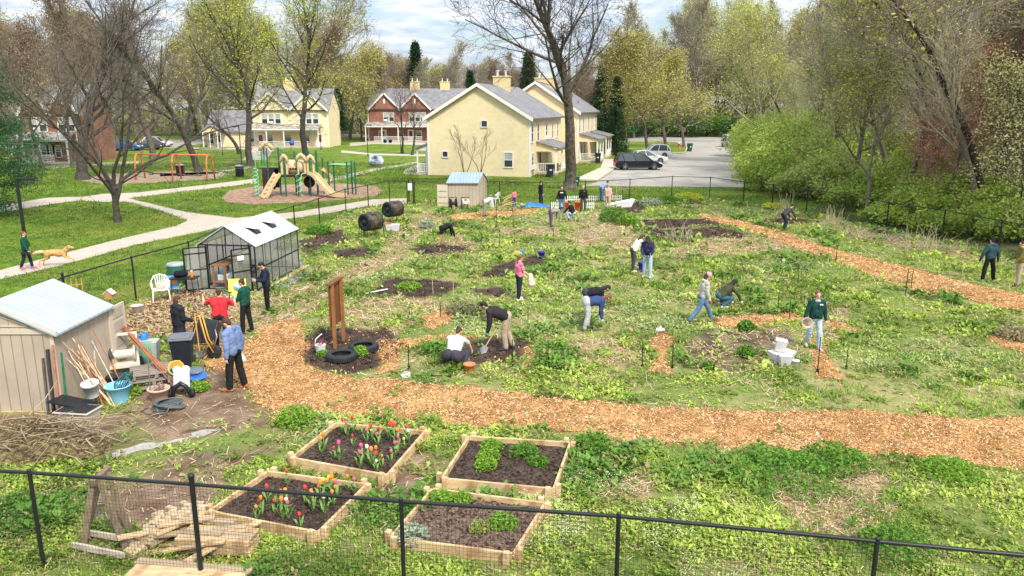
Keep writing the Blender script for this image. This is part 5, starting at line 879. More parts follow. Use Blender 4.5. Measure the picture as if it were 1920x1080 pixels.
PP['f6'] = person('person in grey shirt and purple trousers bent double in the weeds', 1032, 428, -72, h=1.62, lean=84, legs=((8, -2), (2, -8)), arms=((2, 4), (8, 6)), head=0, top=('grey_green', (.24, .24, .20)), bot=('purple', (.11, .06, .15)), hs='long', hair='black')
PP['f7'] = person('person in black shirt and light jeans squatting, back turned', 1070, 416, 60, h=1.70, lean=24, legs=((98, -32), (86, -38)), arms=((40, 45), (30, 40)), head=10, top=blk, bot=ljean, hs='short', hair='black')
PP['child'] = person('child in pink coat beside the folded blue tarpaulin', 964, 390, -20, h=1.15, legs=((3, 0), (-3, -4)), arms=((10, 25), (10, 25)), head=10, top=('coral', (.70, .18, .22)), bot=('violet', (.07, .05, .22)), hs='short', hair='brown')
# ---- the dog ----
def dog(px, py):
    loc = G(px, py); rt = thing('dog', 'golden retriever running right along the lawn edge ahead of the walker', 'dog', (loc.x, loc.y, 0.02), R(-82)); b = MB(); P = Vector
    gold = M('golden_fur', (.52, .24, .07), r=.9, v=.25, s=9, b=1, bs=60, c2=(.62, .36, .15)); pale = M('pale_fur', (.66, .47, .27), r=.9, v=.15, s=9)
    sp = [P((0, -.34, .56)), P((0, -.15, .58)), P((0, .1, .57)), P((0, .30, .57))]; caps(b, sp[0], sp[1], .14, .135); caps(b, sp[1], sp[2]-P((0, 0, .01)), .13, .16); caps(b, sp[2]-P((0, 0, .02)), sp[3]-P((0, 0, .03)), .17, .14)
    nk = P((0, .46, .72)); hd = P((0, .55, .80)); caps(b, sp[3], nk, .13, .10); caps(b, nk, hd, .095, .085); caps(b, hd+P((0, .02, 0)), hd+P((0, .19, -.035)), .052, .035)
    for s_ in (-1, 1):
        caps(b, P((s_*.08, .28, .52)), P((s_*.09, .42, .38)), .065, .042); caps(b, P((s_*.09, .42, .38)), P((s_*.09, .60+.06*s_, .30)), .038, .026); caps(b, P((s_*.09, .60+.06*s_, .30)), P((s_*.09, .70+.06*s_, .25)), .028, .024)
        caps(b, P((s_*.08, -.33, .50)), P((s_*.09, -.36, .33)), .095, .055); caps(b, P((s_*.09, -.36, .33)), P((s_*.09, -.60-.05*s_, .24)), .045, .03); caps(b, P((s_*.09, -.60-.05*s_, .24)), P((s_*.09, -.64-.05*s_, .06)), .028, .022); caps(b, P((s_*.09, -.64-.05*s_, .04)), P((s_*.09, -.57-.05*s_, .03)), .028, .024)
    shell('body', b, gold, rt, .012, 4); q = MB(); pts = [P((0, -.42, .60)), P((0, -.58, .62)), P((0, -.75, .60)), P((0, -.9, .55))]
    for (a_, c_, r0, r1) in zip(pts, pts[1:], (.05, .07, .075), (.07, .075, .04)): caps(q, a_, c_, r0, r1)
    shell('tail', q, pale, rt, .014, 3)
    for s_ in (-1, 1): q = MB(); caps(q, hd+P((s_*.06, -.01, .03)), hd+P((s_*.085, -.05, -.07)), .03, .022); shell('ear', q, M('ear_fur', (.33, .13, .04)), rt, .01, 2); q = MB(); q.ball(hd+P((s_*.035, .075, .025)), .011, 8, 6); q.build('eye', EYE, rt)
    q = MB(); q.ball(hd+P((0, .225, -.03)), .018, 8, 6); q.build('nose', EYE, rt)
dog(108, 499)
# ================= fences =================
blackm = M('black_coated_steel', (.012, .013, .014), r=.45, v=.2, spec=.4); wirem = M('black_wire', (.014, .015, .015), r=.5)
def fence(name, label, pts, step, wr, hh=FH, rows=None, postr=.032, knob=()):
    o = pts[0]; rt = thing(name, label, 'fence', (o.x, o.y, 0)); m = MB(); 
    for i in range(len(pts)-1): m.tube(pts[i]+Vector((0, 0, hh)), pts[i+1]+Vector((0, 0, hh)), .026, n=6, caps=False)
    m.build('top_rail', blackm, rt, world=True)
    for i, p in enumerate(pts):
        m = MB(); e_ = .12 if i in knob else .03; m.tube(p, p+Vector((0, 0, hh+e_)), postr*(1.25 if i in knob else 1), n=8); m.ball(p+Vector((0, 0, hh+e_)), postr*(1.6 if i in knob else 1.1), 8, 5); m.build('post', blackm, rt, world=True)
    V = []; Fi = []
    def wire(a, b):
        n = len(V); d = (b-a).normalized(); X = d.cross(Vector((.3, .9, .2))).normalized()*wr; Y = d.cross(X).normalized()*wr
        for q in (a, b):
            for t_ in (0, 2.094, 4.189): V.append(q+X*math.cos(t_)+Y*math.sin(t_))
        for j in range(3): Fi.extend((n+j, n+(j+1) % 3, n+3+(j+1) % 3, n+3+j))
    for i in range(len(pts)-1):
        a, b = pts[i], pts[i+1]; l = (b-a).length; n = int(l/step)
        for j in range(1, n): p = a.lerp(b, j/n); wire(p+Vector((0, 0, .03)), p+Vector((0, 0, hh-.02)))
        for z in np.arange(.05, hh, rows or step): wire(a+Vector((0, 0, float(z))), b+Vector((0, 0, float(z))))
    V = np.array([tuple(v-rt.location) for v in V]); npmesh('wire_mesh', V, Fi, 4, wirem, parent=rt); return rt
fence('wire_fence', 'black wire mesh fence crossing the foreground along the bottom of the picture', near_fence, .052, .0019, rows=.055, postr=.03, knob=(2,))
fence('wire_fence', 'black wire fence running past the greenhouse up to the garden gate', left_fence, .10, .0018, knob=(2,))
fence('wire_fence', 'black wire fence between the garden and the lawn before the yellow house', far_fence[:9], .12, .0022)
fence('wire_fence', 'black wire fence along the edge of the wood on the right', far_fence[8:], .12, .002, postr=.042)
gl = left_fence[-1]; gr = far_fence[0]; rt = thing('garden_gate', 'narrow black gate frame with a small white notice near the tumblers', 'gate', gr); m = MB(); 
for p in (gr+Vector((-.1, 0, 0)), gl+Vector((.12, 0, 0))): m.tube(p, p+Vector((0, 0, 1.75)), .045, n=8)
m.build('gate_frame', blackm, rt, world=True); m = MB(); m.box((gl+gr)/2+Vector((0, -.08, 1.25)), (.38, .02, .5)); m.build('notice', M('notice_white', (.7, .72, .72)), rt, world=True)
# ================= raised beds =================
cedar = M('new_timber', (.50, .34, .18), r=.75, v=.12, s=1.2, sc3=(1, 9, 9), b=.4, bs=20, c2=(.62, .45, .26), c3=(.36, .22, .11), s3=3.5)
bedsoil = M('bed_soil', (.035, .022, .016), r=.98, v=.4, s=14, b=2, bs=40, c2=(.085, .055, .04)); bedsoil2 = M('bed_soil_dry', (.11, .07, .05), r=.98, v=.35, s=14, b=2, bs=40, c2=(.19, .12, .09))
def bed(pc, label, soilm):
    P = [G(a, b, .26) for a, b in pc]; P = [Vector((p.x, p.y, 0)) for p in P]; c = sum(P, Vector())/4; rt = thing('raised_bed', label, 'raised bed', c)
    for i in range(4):
        a, b = P[i], P[(i+1) % 4]; d = (b-a).normalized(); n_ = Vector((-d.y, d.x, 0)); n_ = n_ if n_.dot(c-a) < 0 else -n_
        m = MB()
        for z in (.068, .196): m.bar(a+d*.06-n_*.045+Vector((0, 0, z)), b-d*.06-n_*.045+Vector((0, 0, z)), .045, .125)
        m.build('plank', cedar, rt, world=True, bevel=.005)
        for e_, s_ in ((a, 1), (b, -1)):
            m = MB(); q = e_+d*s_*.13+n_*.025; X = d; m.box(q+Vector((0, 0, .14)), (.095, .09, .33), ax=(d, n_, (0, 0, 1))); m.build('corner_block', cedar, rt, world=True, bevel=.006)
    m = MB(); Q = [c+(p-c)*.955 for p in P]; g_ = 14; vs = []; fs = []
    for i in range(g_+1):
        for j in range(g_+1): u_, v_ = i/g_, j/g_; p = Q[0].lerp(Q[3], v_).lerp(Q[1].lerp(Q[2], v_), u_); vs.append(p+Vector((0, 0, .14+.045*float(vn(p.x, p.y, .22, 2)))))
    for i in range(g_):
        for j in range(g_): a = i*(g_+1)+j; fs.append((a, a+g_+1, a+g_+2, a+1))
    m.add(vs, fs, True); o = m.build('soil', soilm, rt, world=True); fixnormals(o)
    if o.data.polygons[0].normal.z < 0: o.data.flip_normals()
    P3 = P
    def at_(u_, v_): return P[0].lerp(P[3], u_).lerp(P[1].lerp(P[2], u_), v_)+Vector((0, 0, .165))
    n = 900; uu, vv = rng.random(n)*.88+.06, rng.random(n)*.88+.06; pts = np.array([tuple(at_(a, b)) for a, b in zip(uu, vv)])-np.array(rt.location)
    cc = mixc((.03, .02, .012), (.2, .14, .10), rng.random(n)**2) if soilm is bedsoil2 else mixc((.02, .013, .01), (.085, .055, .04), rng.random(n)**1.5)
    o = flat('soil_crumbs', pts[:, 0], pts[:, 1], pts[:, 2]+.02*rng.random(n), .03+.03*rng.random(n), .02+.02*rng.random(n), cc, CHIP, .9); o.parent = rt; o['kind'] = 'stuff'
    return rt, at_
b1, at1 = bed(bed_c[0], 'timber raised bed of tulips, upper left of the four', bedsoil); b2, at2 = bed(bed_c[1], 'timber raised bed with leafy green clumps, upper right of the four', bedsoil)
b3, at3 = bed(bed_c[2], 'timber raised bed of tulips, lower left of the four', bedsoil); b4, at4 = bed(bed_c[3], 'timber raised bed of mostly bare soil, lower right of the four', bedsoil2)
# tulips
stemg = M('tulip_green', (.16, .28, .07), r=.6, v=.2); TC = {'red': (.70, .05, .03), 'pink': (.78, .10, .22), 'orange': (.85, .24, .04), 'yellow': (.85, .66, .04), 'white': (.8, .76, .66)}
TM = {k_: M('petal_'+k_, c, r=.5, v=.12) for k_, c in TC.items()}; TP = {}
def tulip(loc, c, s, where):
    lb = '%s tulip growing in the %s tulip bed' % (c, where)
    if c not in TP:
        rt = thing('tulip', lb, 'tulip', loc, 0, 'tulips in the raised beds', s); m = MB(); m.path([(0, 0, 0), (.01, 0, .15), (0, .01, .30)], .006, 5); m.build('stem', stemg, rt)
        for i in range(4):
            a = i*1.6; d = Vector((math.cos(a), math.sin(a), 0)); w = Vector((-d.y, d.x, 0)); m = MB(); vs = []
            for t_, r_, z, ww in ((0, .01, .0, .012), (.3, .05, .10, .028), (.6, .09, .19, .024), (1, .15, .22+.02*(i % 2), .002)): vs += [d*r_+Vector((0, 0, z))+w*ww, d*(r_-.008)+Vector((0, 0, z-.01)), d*r_+Vector((0, 0, z))-w*ww]
            m.add(vs, [(3*j+k, 3*j+k+1, 3*j+k+4, 3*j+k+3) for j in range(3) for k in range(2)], True); m.build('leaf', stemg, rt)
        m = MB(); m.lathe([(.004, .29), (.026, .305), (.036, .335), (.033, .365), (.022, .385), (.012, .38)], (0, 0, 0), 8); m.build('flower', TM[c], rt); TP[c] = rt; return
    o = copything(TP[c], loc, random.random()*6.28, s, lb)
rt_ = random.Random(5)
for at_, n, wh in ((at1, 36, 'upper'), (at3, 30, 'lower')):
    for i in range(n):
        u_ = .12+.76*rt_.random() if i > 14 else .62+.3*rt_.random(); v_ = .08+.82*rt_.random(); p = at_(v_, u_) if False else at_(u_, v_); cs = rt_.choices(['red', 'pink', 'orange', 'yellow', 'white'], (3, 3, 3, 1.6, .5))[0]; tulip(p, cs, rt_.uniform(.62, 1.0), wh)
def plant(name, label, loc, w, h, n, cols, ls=.05, seed=1, cat='plant', thin=.5, fl=.5):
    rt = thing(name, label, cat, loc); g = np.random.default_rng(seed); a = g.random(n)*6.28; r_ = g.random(n)**.55*w/2; z = g.random(n)**.7*h*np.sqrt(np.clip(1-(r_/(w/2))**2*.8, 0, 1)); pts = np.stack([np.cos(a)*r_, np.sin(a)*r_, z], -1)
    m = MB(); 
    for i in range(6): t_ = i*1.05; m.tube((0, 0, 0), (math.cos(t_)*w*.25, math.sin(t_)*w*.25, h*.6), .006, n=4)
    m.build('stems', stemg, rt); leaves('foliage', pts, n, ls, .01, cols, rt, seed=seed, thin=thin, flat_=fl); return rt
PG = ((.10, .24, .02), (.30, .48, .06)); PS = ((.22, .30, .18), (.50, .55, .42)); PB = ((.05, .16, .02), (.18, .34, .04))
for i, (at_, u_, v_, w, h, c_, lb) in enumerate([(at2, .32, .38, .42, .2, PG, 'frilly green lettuce clump nearest the left in the upper right bed'), (at2, .30, .58, .45, .18, PG, 'frilly green clump in the middle of the upper right bed'), (at2, .28, .80, .45, .2, PG, 'frilly green clump at the right end of the upper right bed'), (at2, .60, .72, .6, .25, PB, 'feathery green herb behind the lettuces in the upper right bed'), (at2, .75, .55, .4, .14, PB, 'small herb patch at the back of the upper right bed'),
   (at4, .16, .12, .55, .22, PS, 'woolly silver-grey plant in the near left corner of the lower right bed'), (at4, .75, .55, .5, .18, PG, 'low green plant at the back of the lower right bed'), (at4, .60, .42, .34, .14, ((.2, .24, .06), (.4, .44, .14)), 'olive clump in the middle of the lower right bed'), (at4, .30, .88, .34, .16, PG, 'bright green herb near the right corner of the lower right bed'), (at4, .14, .86, .38, .18, PG, 'fresh green herb in the near right corner of the lower right bed')]):
    plant('bed_plant', lb, at_(u_, v_), w, h, 700, c_, .055, 300+i)
for i, (px, py, w, h, c_, lb) in enumerate([(1152, 418, 1.9, 1.0, PB, 'dark leafy shrub in the weeds left of the dug plots'), (1178, 424, 1.2, .7, PG, 'lime shrub beside the dark leafy shrub'), (1400, 622, .55, .32, PB, 'grassy green clump at the top of the big dug plot'), (1398, 672, .5, .3, PB, 'grassy green clump in the middle of the big dug plot'), (1328, 697, .35, .22, PB, 'small green clump at the near edge of the big dug plot'), (1220, 388, 1.6, .5, PS, 'row of grey-green leafy plants by the reddish plot'), (1255, 382, 1.5, .5, PB, 'leafy green plants by the far fence'), (1290, 378, 2.2, .6, ((.2, .33, .03), (.62, .58, .05)), 'patch of yellow-flowering plants by the far fence'), (1450, 392, 1.6, .4, ((.35, .42, .05), (.72, .68, .06)), 'yellow-flowering patch near the stooping person'),
   (556, 800, .9, .4, PG, 'lush green plant outside the upper left tulip bed'), (1110, 850, .8, .3, PB, 'dark green clump right of the upper right bed'), (1470, 905, 1.9, .45, ((.05, .17, .02), (.2, .4, .05)), 'large leafy dark green patch below the chip path'), (1680, 1040, 1.1, .35, PB, 'leafy clump behind the right end of the near fence'), (1780, 900, 1.1, .3, PG, 'broad bright green clump below the path at the right'), (1560, 880, 1.3, .4, PB, 'leafy green clump right of the large dark green patch'), (676, 672, .4, .3, PG, 'bright green plant beside the two tyres'), (606, 672, .35, .15, PB, 'small plant at the foot of the white bucket'), (768, 545, .9, .25, PG, 'green clump below the narrow dug plot'), (800, 430, .9, .5, PS, 'grey bushy herb at the end of the fence bed'), (540, 470, 1.2, .5, PS, 'grey-green shrub beside the fence behind the greenhouse'), (598, 440, 1.5, .5, PB, 'low green shrub in the bed by the fence'), (235, 745, .8, .25, PG, 'green weeds beside the blue tub'), (370, 735, .6, .2, PG, 'tuft of green beside the blue lid'), (1905, 640, 1.1, .4, ((.25, .2, .1), (.45, .38, .22)), 'brown dried plant at the right edge'), (870, 590, 1.2, .35, ((.15, .16, .07), (.32, .30, .16)), 'grey-purple herb patch behind the digging person'), (930, 600, 1.0, .3, ((.15, .17, .07), (.34, .33, .17)), 'dusky herb patch at the digging person’s shoulder')]):
    plant('leafy_plant', lb.replace('’', "'"), GG(px, py), w, h, int(900*w+300), c_, .05+.0016*GG(px, py).y, 340+i)
# silvery dead stalks
for i, (px, py, w, h, lb) in enumerate([(1112, 445, 2.4, .6, 'pinkish dry grass clump in the middle distance'), (1090, 420, 1.8, .7, 'dry grass clump behind the squatting person'), (1470, 410, 1.2, 1.9, 'pale dead stalks near the far right fence corner'), (1560, 425, 1.4, 1.5, 'pale dead stalks by the right fence'), (1730, 470, 1.9, 1.5, 'pile of pale dead stalks before the right fence'), (1600, 440, 2.2, .6, 'pale bramble tangle along the right fence'), (1800, 470, 2.2, .5, 'low pale bramble heap by the puffer jacket person'), (1650, 450, 2.4, .6, 'grey bramble tangle right of the first one'), (745, 402, 2.2, .9, 'dead brushwood heap beyond the black tumblers'), (1270, 455, 1.5, 1.2, 'thin dry stalks standing by the dug plots')]):
    p = GG(px, py); rt = thing('dry_stalks', lb, 'dead plant', p); r = random.Random(400+i); S = []
    for q in range(int(26+16*w)):
        a = r.random()*6.28; rr = r.random()**.6*w/2; b_ = Vector((math.cos(a)*rr, math.sin(a)*rr*.7, 0)); e_ = b_+Vector((r.gauss(0, .35*w*.5), r.gauss(0, .25), h*(.12+.75*r.random()**1.5))); mm_ = b_.lerp(e_, .5)+Vector((0, 0, .1*h)); S.append((*b_, *mm_, .012, .009)); S.append((*mm_, *e_, .009, .006))
    segmesh('stalks', np.array(S), STRAW, rt, colr=(.46, .38, .26) if i != 8 else (.22, .16, .11))
# ================= garden stakes =================
stk = M('stake_green', (.015, .05, .03), r=.5); wst = M('stake_wood', (.45, .36, .24), r=.8)
SD = [(767, 698, 645, 'behind the white shovel'), (961, 692, 636, 'in front of the digging person'), (1027, 692, 640, 'right of the digging person'), (990, 607, 575, 'behind the khaki trousers'), (1204, 696, 645, 'left of the narrow chip strip'), (1260, 696, 646, 'right of the narrow chip strip'), (1458, 588, 547, 'left of the walking woman'), (1479, 605, 565, 'nearest the walking woman on her left'), (1532, 705, 632, 'tallest, in front of the walking woman'), (1586, 697, 653, 'green, right of the walking woman'), (1463, 510, 478, 'thin, in the weeds above the walking woman'), (1495, 540, 508, 'thin, above the walking woman'), (1567, 495, 463, 'beside the upper chip path'), (1697, 558, 504, 'left one of the close pair by the upper path'), (1708, 543, 505, 'right one of the close pair by the upper path'), (936, 463, 432, 'in the weeds below the squatting person'), (903, 462, 437, 'left of the far middle stakes'), (1038, 458, 430, 'above the purple bucket'), (1165, 428, 405, 'beside the dark shrub'), (812, 556, 525, 'white, at the dug plot', 1), (850, 560, 520, 'wooden, right of the dug plot', 1), (672, 558, 535, 'pale, left of the dug plot', 1), (797, 565, 540, 'dark, at the edge of the dug plot'), (768, 600, 570, 'dark, below the dug plot'), (826, 600, 567, 'dark, left of the grey herbs'), (845, 430, 405, 'beside the far chip strip'), (931, 425, 380, 'tall thin, right of the small shed'), (962, 425, 385, 'tall thin, behind the child'), (1032, 395, 375, 'short, beside the black hoodie person'), (1167, 380, 355, 'in front of the far fence'), (1155, 395, 345, 'tall white, near the pink hoodie person', 1)]
for t_ in SD:
    p = GG(t_[0], t_[1]); zt = A(t_[0], t_[2], p.y).z-p.z; wd_ = len(t_) > 4; m = MB(); m.tube((0, 0, -.05), (.01*rt_.uniform(-1, 1), 0, zt), .013 if p.y < 30 else .017, n=6)
    if not wd_ and p.y < 22: m.box((0, 0, .06), (.07, .012, .1))
    o = m.build('garden_stake', wst if wd_ else (stk if 'green' in t_[3] else blackm)); o.location = p; tag(o, ('slim garden stake ' if wd_ else 'slim black garden stake ')+t_[3] if 'green' not in t_[3] else 'slim garden stake, '+t_[3], 'garden stake', 'garden stakes marking the plots')
# ================= near shed =================
sb = stripes('shed_panel', (.40, .33, .26), axis=0, period=.235, dark=.5, w=.10, v=.12, s=.9); sby = stripes('shed_panel_side', (.40, .33, .26), axis=1, period=.235, dark=.5, w=.10, v=.12, s=.9); strim = M('shed_trim', (.52, .44, .35), r=.6, v=.06); sroof = stripes('blue_ribbed_roof', (.36, .42, .45), axis=1, period=.21, dark=.35, w=.14, v=.08); sroofx = stripes('blue_ribbed_roof_small', (.26, .34, .39), axis=0, period=.21, dark=.45, w=.14, v=.08)
def zat(g, px, py): return A(px, py, g.y).z
a0 = G(119, 774); ze = zat(a0, 122, 623); a1 = G(200, 573, ze); a1.z = 0; dv = (a1-a0); dl = dv.length; dv.normalize(); nv = Vector((-dv.y, dv.x, 0)); nv = nv if nv.x < 0 else -nv; pk_ = G(14, 588, 0); 
Wsh = 2*(0)+2.6; ang_ = math.atan2(nv.y, nv.x)
# local frame: origin right-front corner, +x along right-hand direction (-nv), +y back
zr = ze+.62; rt = thing('garden_shed', 'large beige plastic shed with pale blue ribbed roof at the left edge', 'shed', a0, math.atan2(-nv.y, -nv.x)); print('shed', a0, ze, dl, zr)
m = MB(); m.bx(-Wsh, -.02, 0.001, .05, .02, ze); m.prism([(-Wsh, ze+.002), (0, ze+.002), (-Wsh/2, zr-.03)], .0, .05, ax=((1, 0, 0), (0, 0, 1), (0, 1, 0))); m.build('front_wall', sb, rt)
m = MB(); m.bx(-.05, 0, .055, dl, .02, ze); m.build('side_wall', sby, rt); m = MB(); m.bx(-Wsh, -Wsh+.05, .055, dl, .02, ze); m.build('side_wall', sby, rt); m = MB(); m.bx(-Wsh, -.06, dl-.05, dl, .02, ze); m.build('back_wall', sb, rt)
m = MB(); m.bx(-Wsh-.04, .04, -.03, .0, ze-.04, ze+.08); m.bx(-.07, .02, -.02, .0, 0, ze); m.bx(-Wsh/2-.09, -Wsh/2+.09, -.14, .02, zr-.06, zr+.09)
for s_ in (0, 1): x0, x1 = (-Wsh/2, .12) if s_ else (-Wsh/2, -Wsh-.12); m.bar((x0, -.06, zr+.03), (x1, -.06, ze-.06+.05), .05, .10)
for s_ in (0, 1): x1 = -.5 if s_ else -Wsh+.5; m.bar((-Wsh/2, -.012, zr-.17), (x1, -.012, ze+.14), .02, .03)
m.bar((-.5, -.012, ze+.14), (-Wsh+.5, -.012, ze+.14), .02, .03); m.build('trim', strim, rt)
m = MB()
for s_ in (0, 1): x1 = .14 if s_ else -Wsh-.14; m.hexa([(-Wsh/2, -.12, zr), (x1, -.12, ze-.07), (x1, dl+.1, ze-.07), (-Wsh/2, dl+.1, zr), (-Wsh/2, -.12, zr+.05), (x1, -.12, ze-.02), (x1, dl+.1, ze-.02), (-Wsh/2, dl+.1, zr+.05)])
fixnormals(m.build('roof', sroof, rt)); m = MB(); m.bx(.0, .045, dl-.02, dl+.75, .06, ze-.08); dr_ = m.build('door', strim, rt); m = MB()
for z in (.35, .75, 1.15, 1.5): m.bx(.046, .062, dl+.12, dl+.62, z, z+.26)
m.build('door_panel', sby, dr_); m = MB(); m.bx(-Wsh-.1, .1, -.09, -.02, 0, .06); m.build('base_board', cedar, rt)
SH = rt; bpy.context.view_layer.update(); SM = Matrix.Translation(rt.location) @ Matrix.Rotation(rt.rotation_euler.z, 4, 'Z')
# small shed
a0 = G(841, 389); b0 = G(897, 389); c0 = G(917, 380); ze = zat(a0, 841, 342); rt = thing('garden_shed', 'small beige shed with pale blue roof by the far fence', 'shed', a0, 0); W = b0.x-a0.x; D = 1.8; sh_ = (c0.x-b0.x)*.8; zr = ze+.55
m = MB(); ax = Vector((sh_, D, 0)); Y3 = lambda x, t_, z: (x+sh_*t_, D*t_, z)
m.add([Y3(0, 0, 0), Y3(W, 0, 0), Y3(W, 0, ze), Y3(0, 0, ze), Y3(0, 1, 0), Y3(W, 1, 0), Y3(W, 1, ze), Y3(0, 1, ze), Y3(W, .5, zr), Y3(0, .5, zr)], [(0, 1, 2, 3), (5, 4, 7, 6), (1, 5, 6, 8, 2), (4, 0, 3, 9, 7)]); m.build('wall', sb, rt)
m = MB(); f_ = lambda x, t_, z: Y3(x, t_, z)
for t0 in (-.08, 1.08): m.hexa([f_(-.08, t0, ze-.06), f_(W+.08, t0, ze-.06), f_(W+.08, .5, zr+.01), f_(-.08, .5, zr+.01), f_(-.08, t0, ze-.01), f_(W+.08, t0, ze-.01), f_(W+.08, .5, zr+.06), f_(-.08, .5, zr+.06)])
fixnormals(m.build('roof', sroofx, rt)); m = MB(); m.bx(-.75, -.03, -.05, 0, .05, ze-.15); dr_ = m.build('door', strim, rt); m = MB()
for z in (.3, .7, 1.1): m.bx(-.68, -.1, -.065, -.051, z, z+.03)
m.build('door_panel', gut, dr_)
# ================= greenhouse =================
alu = M('black_aluminium', (.012, .013, .014), r=.4); poly = M('polycarbonate', (.30, .32, .24), r=.25, v=.2, s=1, alpha=.24, spec=.5); polyr = M('roof_polycarbonate', (.66, .70, .74), r=.2, v=.05, s=1, alpha=.9, spec=.6)
g0 = G(379, 542, .1); g1 = G(483, 545, .1); g2 = G(561, 502, .1); g0.z = g1.z = g2.z = .1; u = (g1-g0).normalized(); W = (g1-g0).length; b_ = (g2-g1); Dg = b_.length; b_.normalize(); 
zr = A(416, 425, (g0.y+g1.y)/2).z; ze = A(481, 461, g1.y).z; print('gh', W, Dg, ze, zr)
rt = thing('greenhouse', 'small black-framed greenhouse with a white translucent roof and open double doors', 'greenhouse', (g0.x, g0.y, 0)); P = lambda x, y, z: g0+u*x+b_*y+Vector((0, 0, z-.1)); m = MB(); t = .045
for x in (0, W):
    for y in (0, Dg): m.bar(P(x, y, .1), P(x, y, ze), t)
    for z in (.14, ze*.5, ze): m.bar(P(x, 0, z), P(x, Dg, z), t)
    for i in range(1, 6): m.bar(P(x, Dg*i/6, .1), P(x, Dg*i/6, ze), .03)
m.bar(P(W/2, 0, zr), P(W/2, Dg, zr), t)
for y in (0, Dg):
    m.bar(P(0, y, ze), P(W/2, y, zr), t); m.bar(P(W, y, ze), P(W/2, y, zr), t); m.bar(P(0, y, ze), P(W, y, ze), t); m.bar(P(W/2, y, ze), P(W/2, y, zr), .03); m.bar(P(0, y, .13), P(W, y, .13), t)
for x in (W*.14, W*.92): m.bar(P(x, 0, .1), P(x, 0, ze), t)
for x in (.33, .66): m.bar(P(W*x, Dg, .1), P(W*x, Dg, ze), .03)
m.build('frame', alu, rt, world=True)
def pan(name, q, m_, par=rt, th=.008):
    m = MB(); a, b, c = [Vector(v) for v in q[:3]]; n_ = (b-a).cross(c-a).normalized()*th; m.hexa([v for v in q]+[v+n_ for v in q]); o = m.build(name, m_, rt, world=True); fixnormals(o); return o
for x in (.0, W):
    pan('side_panel', [P(x, .03, .16), P(x, Dg-.03, .16), P(x, Dg-.03, ze-.03), P(x, .03, ze-.03)], poly)
pan('back_panel', [P(.03, Dg, .16), P(W-.03, Dg, .16), P(W-.03, Dg, ze-.03), P(.03, Dg, ze-.03)], poly)
for y in (0, Dg): m = MB(); v = [P(.06, y, ze+.03), P(W-.06, y, ze+.03), P(W/2, y, zr-.05)]; m.add(v+[q+b_*.008 for q in v], [(0, 1, 2), (5, 4, 3), (0, 3, 4, 1), (1, 4, 5, 2), (2, 5, 3, 0)]); m.build('gable_panel', poly, rt, world=True)
for x0 in (0, W):
    s_ = -1 if x0 == 0 else 1; e_ = P(x0+s_*.07, -.06, ze-.03); e2 = P(x0+s_*.07, Dg+.06, ze-.03); r1 = P(W/2, -.06, zr+.02); r2 = P(W/2, Dg+.06, zr+.02); pan('roof_panel', [e_, e2, r2, r1], polyr, th=.012)
    m = MB()
    for i in range(7): y = -.03+(Dg+.06)*i/6; m.bar(P(x0+s_*.07, y, ze+.0), P(W/2, y, zr+.045), .022, .012)
    m.build('glazing_bar', M('bar_silver', (.4, .42, .44), r=.4), rt, world=True)
for k_ in (.30, .66):     # two propped roof vents
    a = P(W*.62, Dg*k_-.35, zr-(zr-ze)*.24+.05); c = P(W*.86, Dg*k_-.35, zr-(zr-ze)*.72+.30); v = [a, a+b_*.62, c+b_*.62, c]; pan('roof_vent', v, M('vent_white', (.72, .75, .78), r=.3), th=.02)
    m = MB(); m.bar(P(W*.84, Dg*k_, ze+(zr-ze)*.3), c+b_*.3, .02); q = [P(W*.64, Dg*k_-.28, zr-(zr-ze)*.28+.052), P(W*.64, Dg*k_+.24, zr-(zr-ze)*.28+.052), P(W*.85, Dg*k_+.24, zr-(zr-ze)*.70+.052), P(W*.85, Dg*k_-.28, zr-(zr-ze)*.70+.052)]; m.add(q, [(0, 1, 2, 3)]); m.build('vent_frame', alu, rt, world=True)
def ghdoor(h0, h1):
    m = MB(); up = Vector((0, 0, 1)); hgt = ze-.2
    for q in (h0, h1): m.bar(q, q+up*hgt, .05)
    for z in (.02, hgt*.48, hgt*.86, hgt): m.bar(h0+up*z, h1+up*z, .04)
    m.build('door', alu, rt, world=True); d = (h1-h0).normalized(); v = [h0+d*.03+up*.05, h1-d*.03+up*.05, h1-d*.03+up*(hgt-.03), h0+d*.03+up*(hgt-.03)]; pan('door_panel', v, poly)
h0 = P(W*.14, -.04, .14); hl = P(W*.14-.62, -.52, .14); ghdoor(h0, hl); h1 = P(W*.92, -.04, .14); h2 = P(W*.92-.42, -.62, .14); ghdoor(h1, h2)
m = MB(); m.bx(-.2, W+.2, -.25, -.1, 0, .1); q = m.build('timber_edging', cedar, None); q.location = (g0.x, g0.y, 0); q.rotation_euler = (0, 0, math.atan2(u.y, u.x)); tag(q, 'pale timber sill laid across the front of the greenhouse', 'timber')
m = MB(); m.bar(P(W+.3, -.2, .12), P(W+.3, Dg+.3, .12), .12, .1); tag(m.build('timber_edging', cedar), 'long pale timber along the right side of the greenhouse', 'timber')
m = MB(); m.box(h2.lerp(h1, .5)+Vector((0, -.05, 1.25)), (.26, .012, .17), rz=.9); m.build('notice', white, rt, world=True)
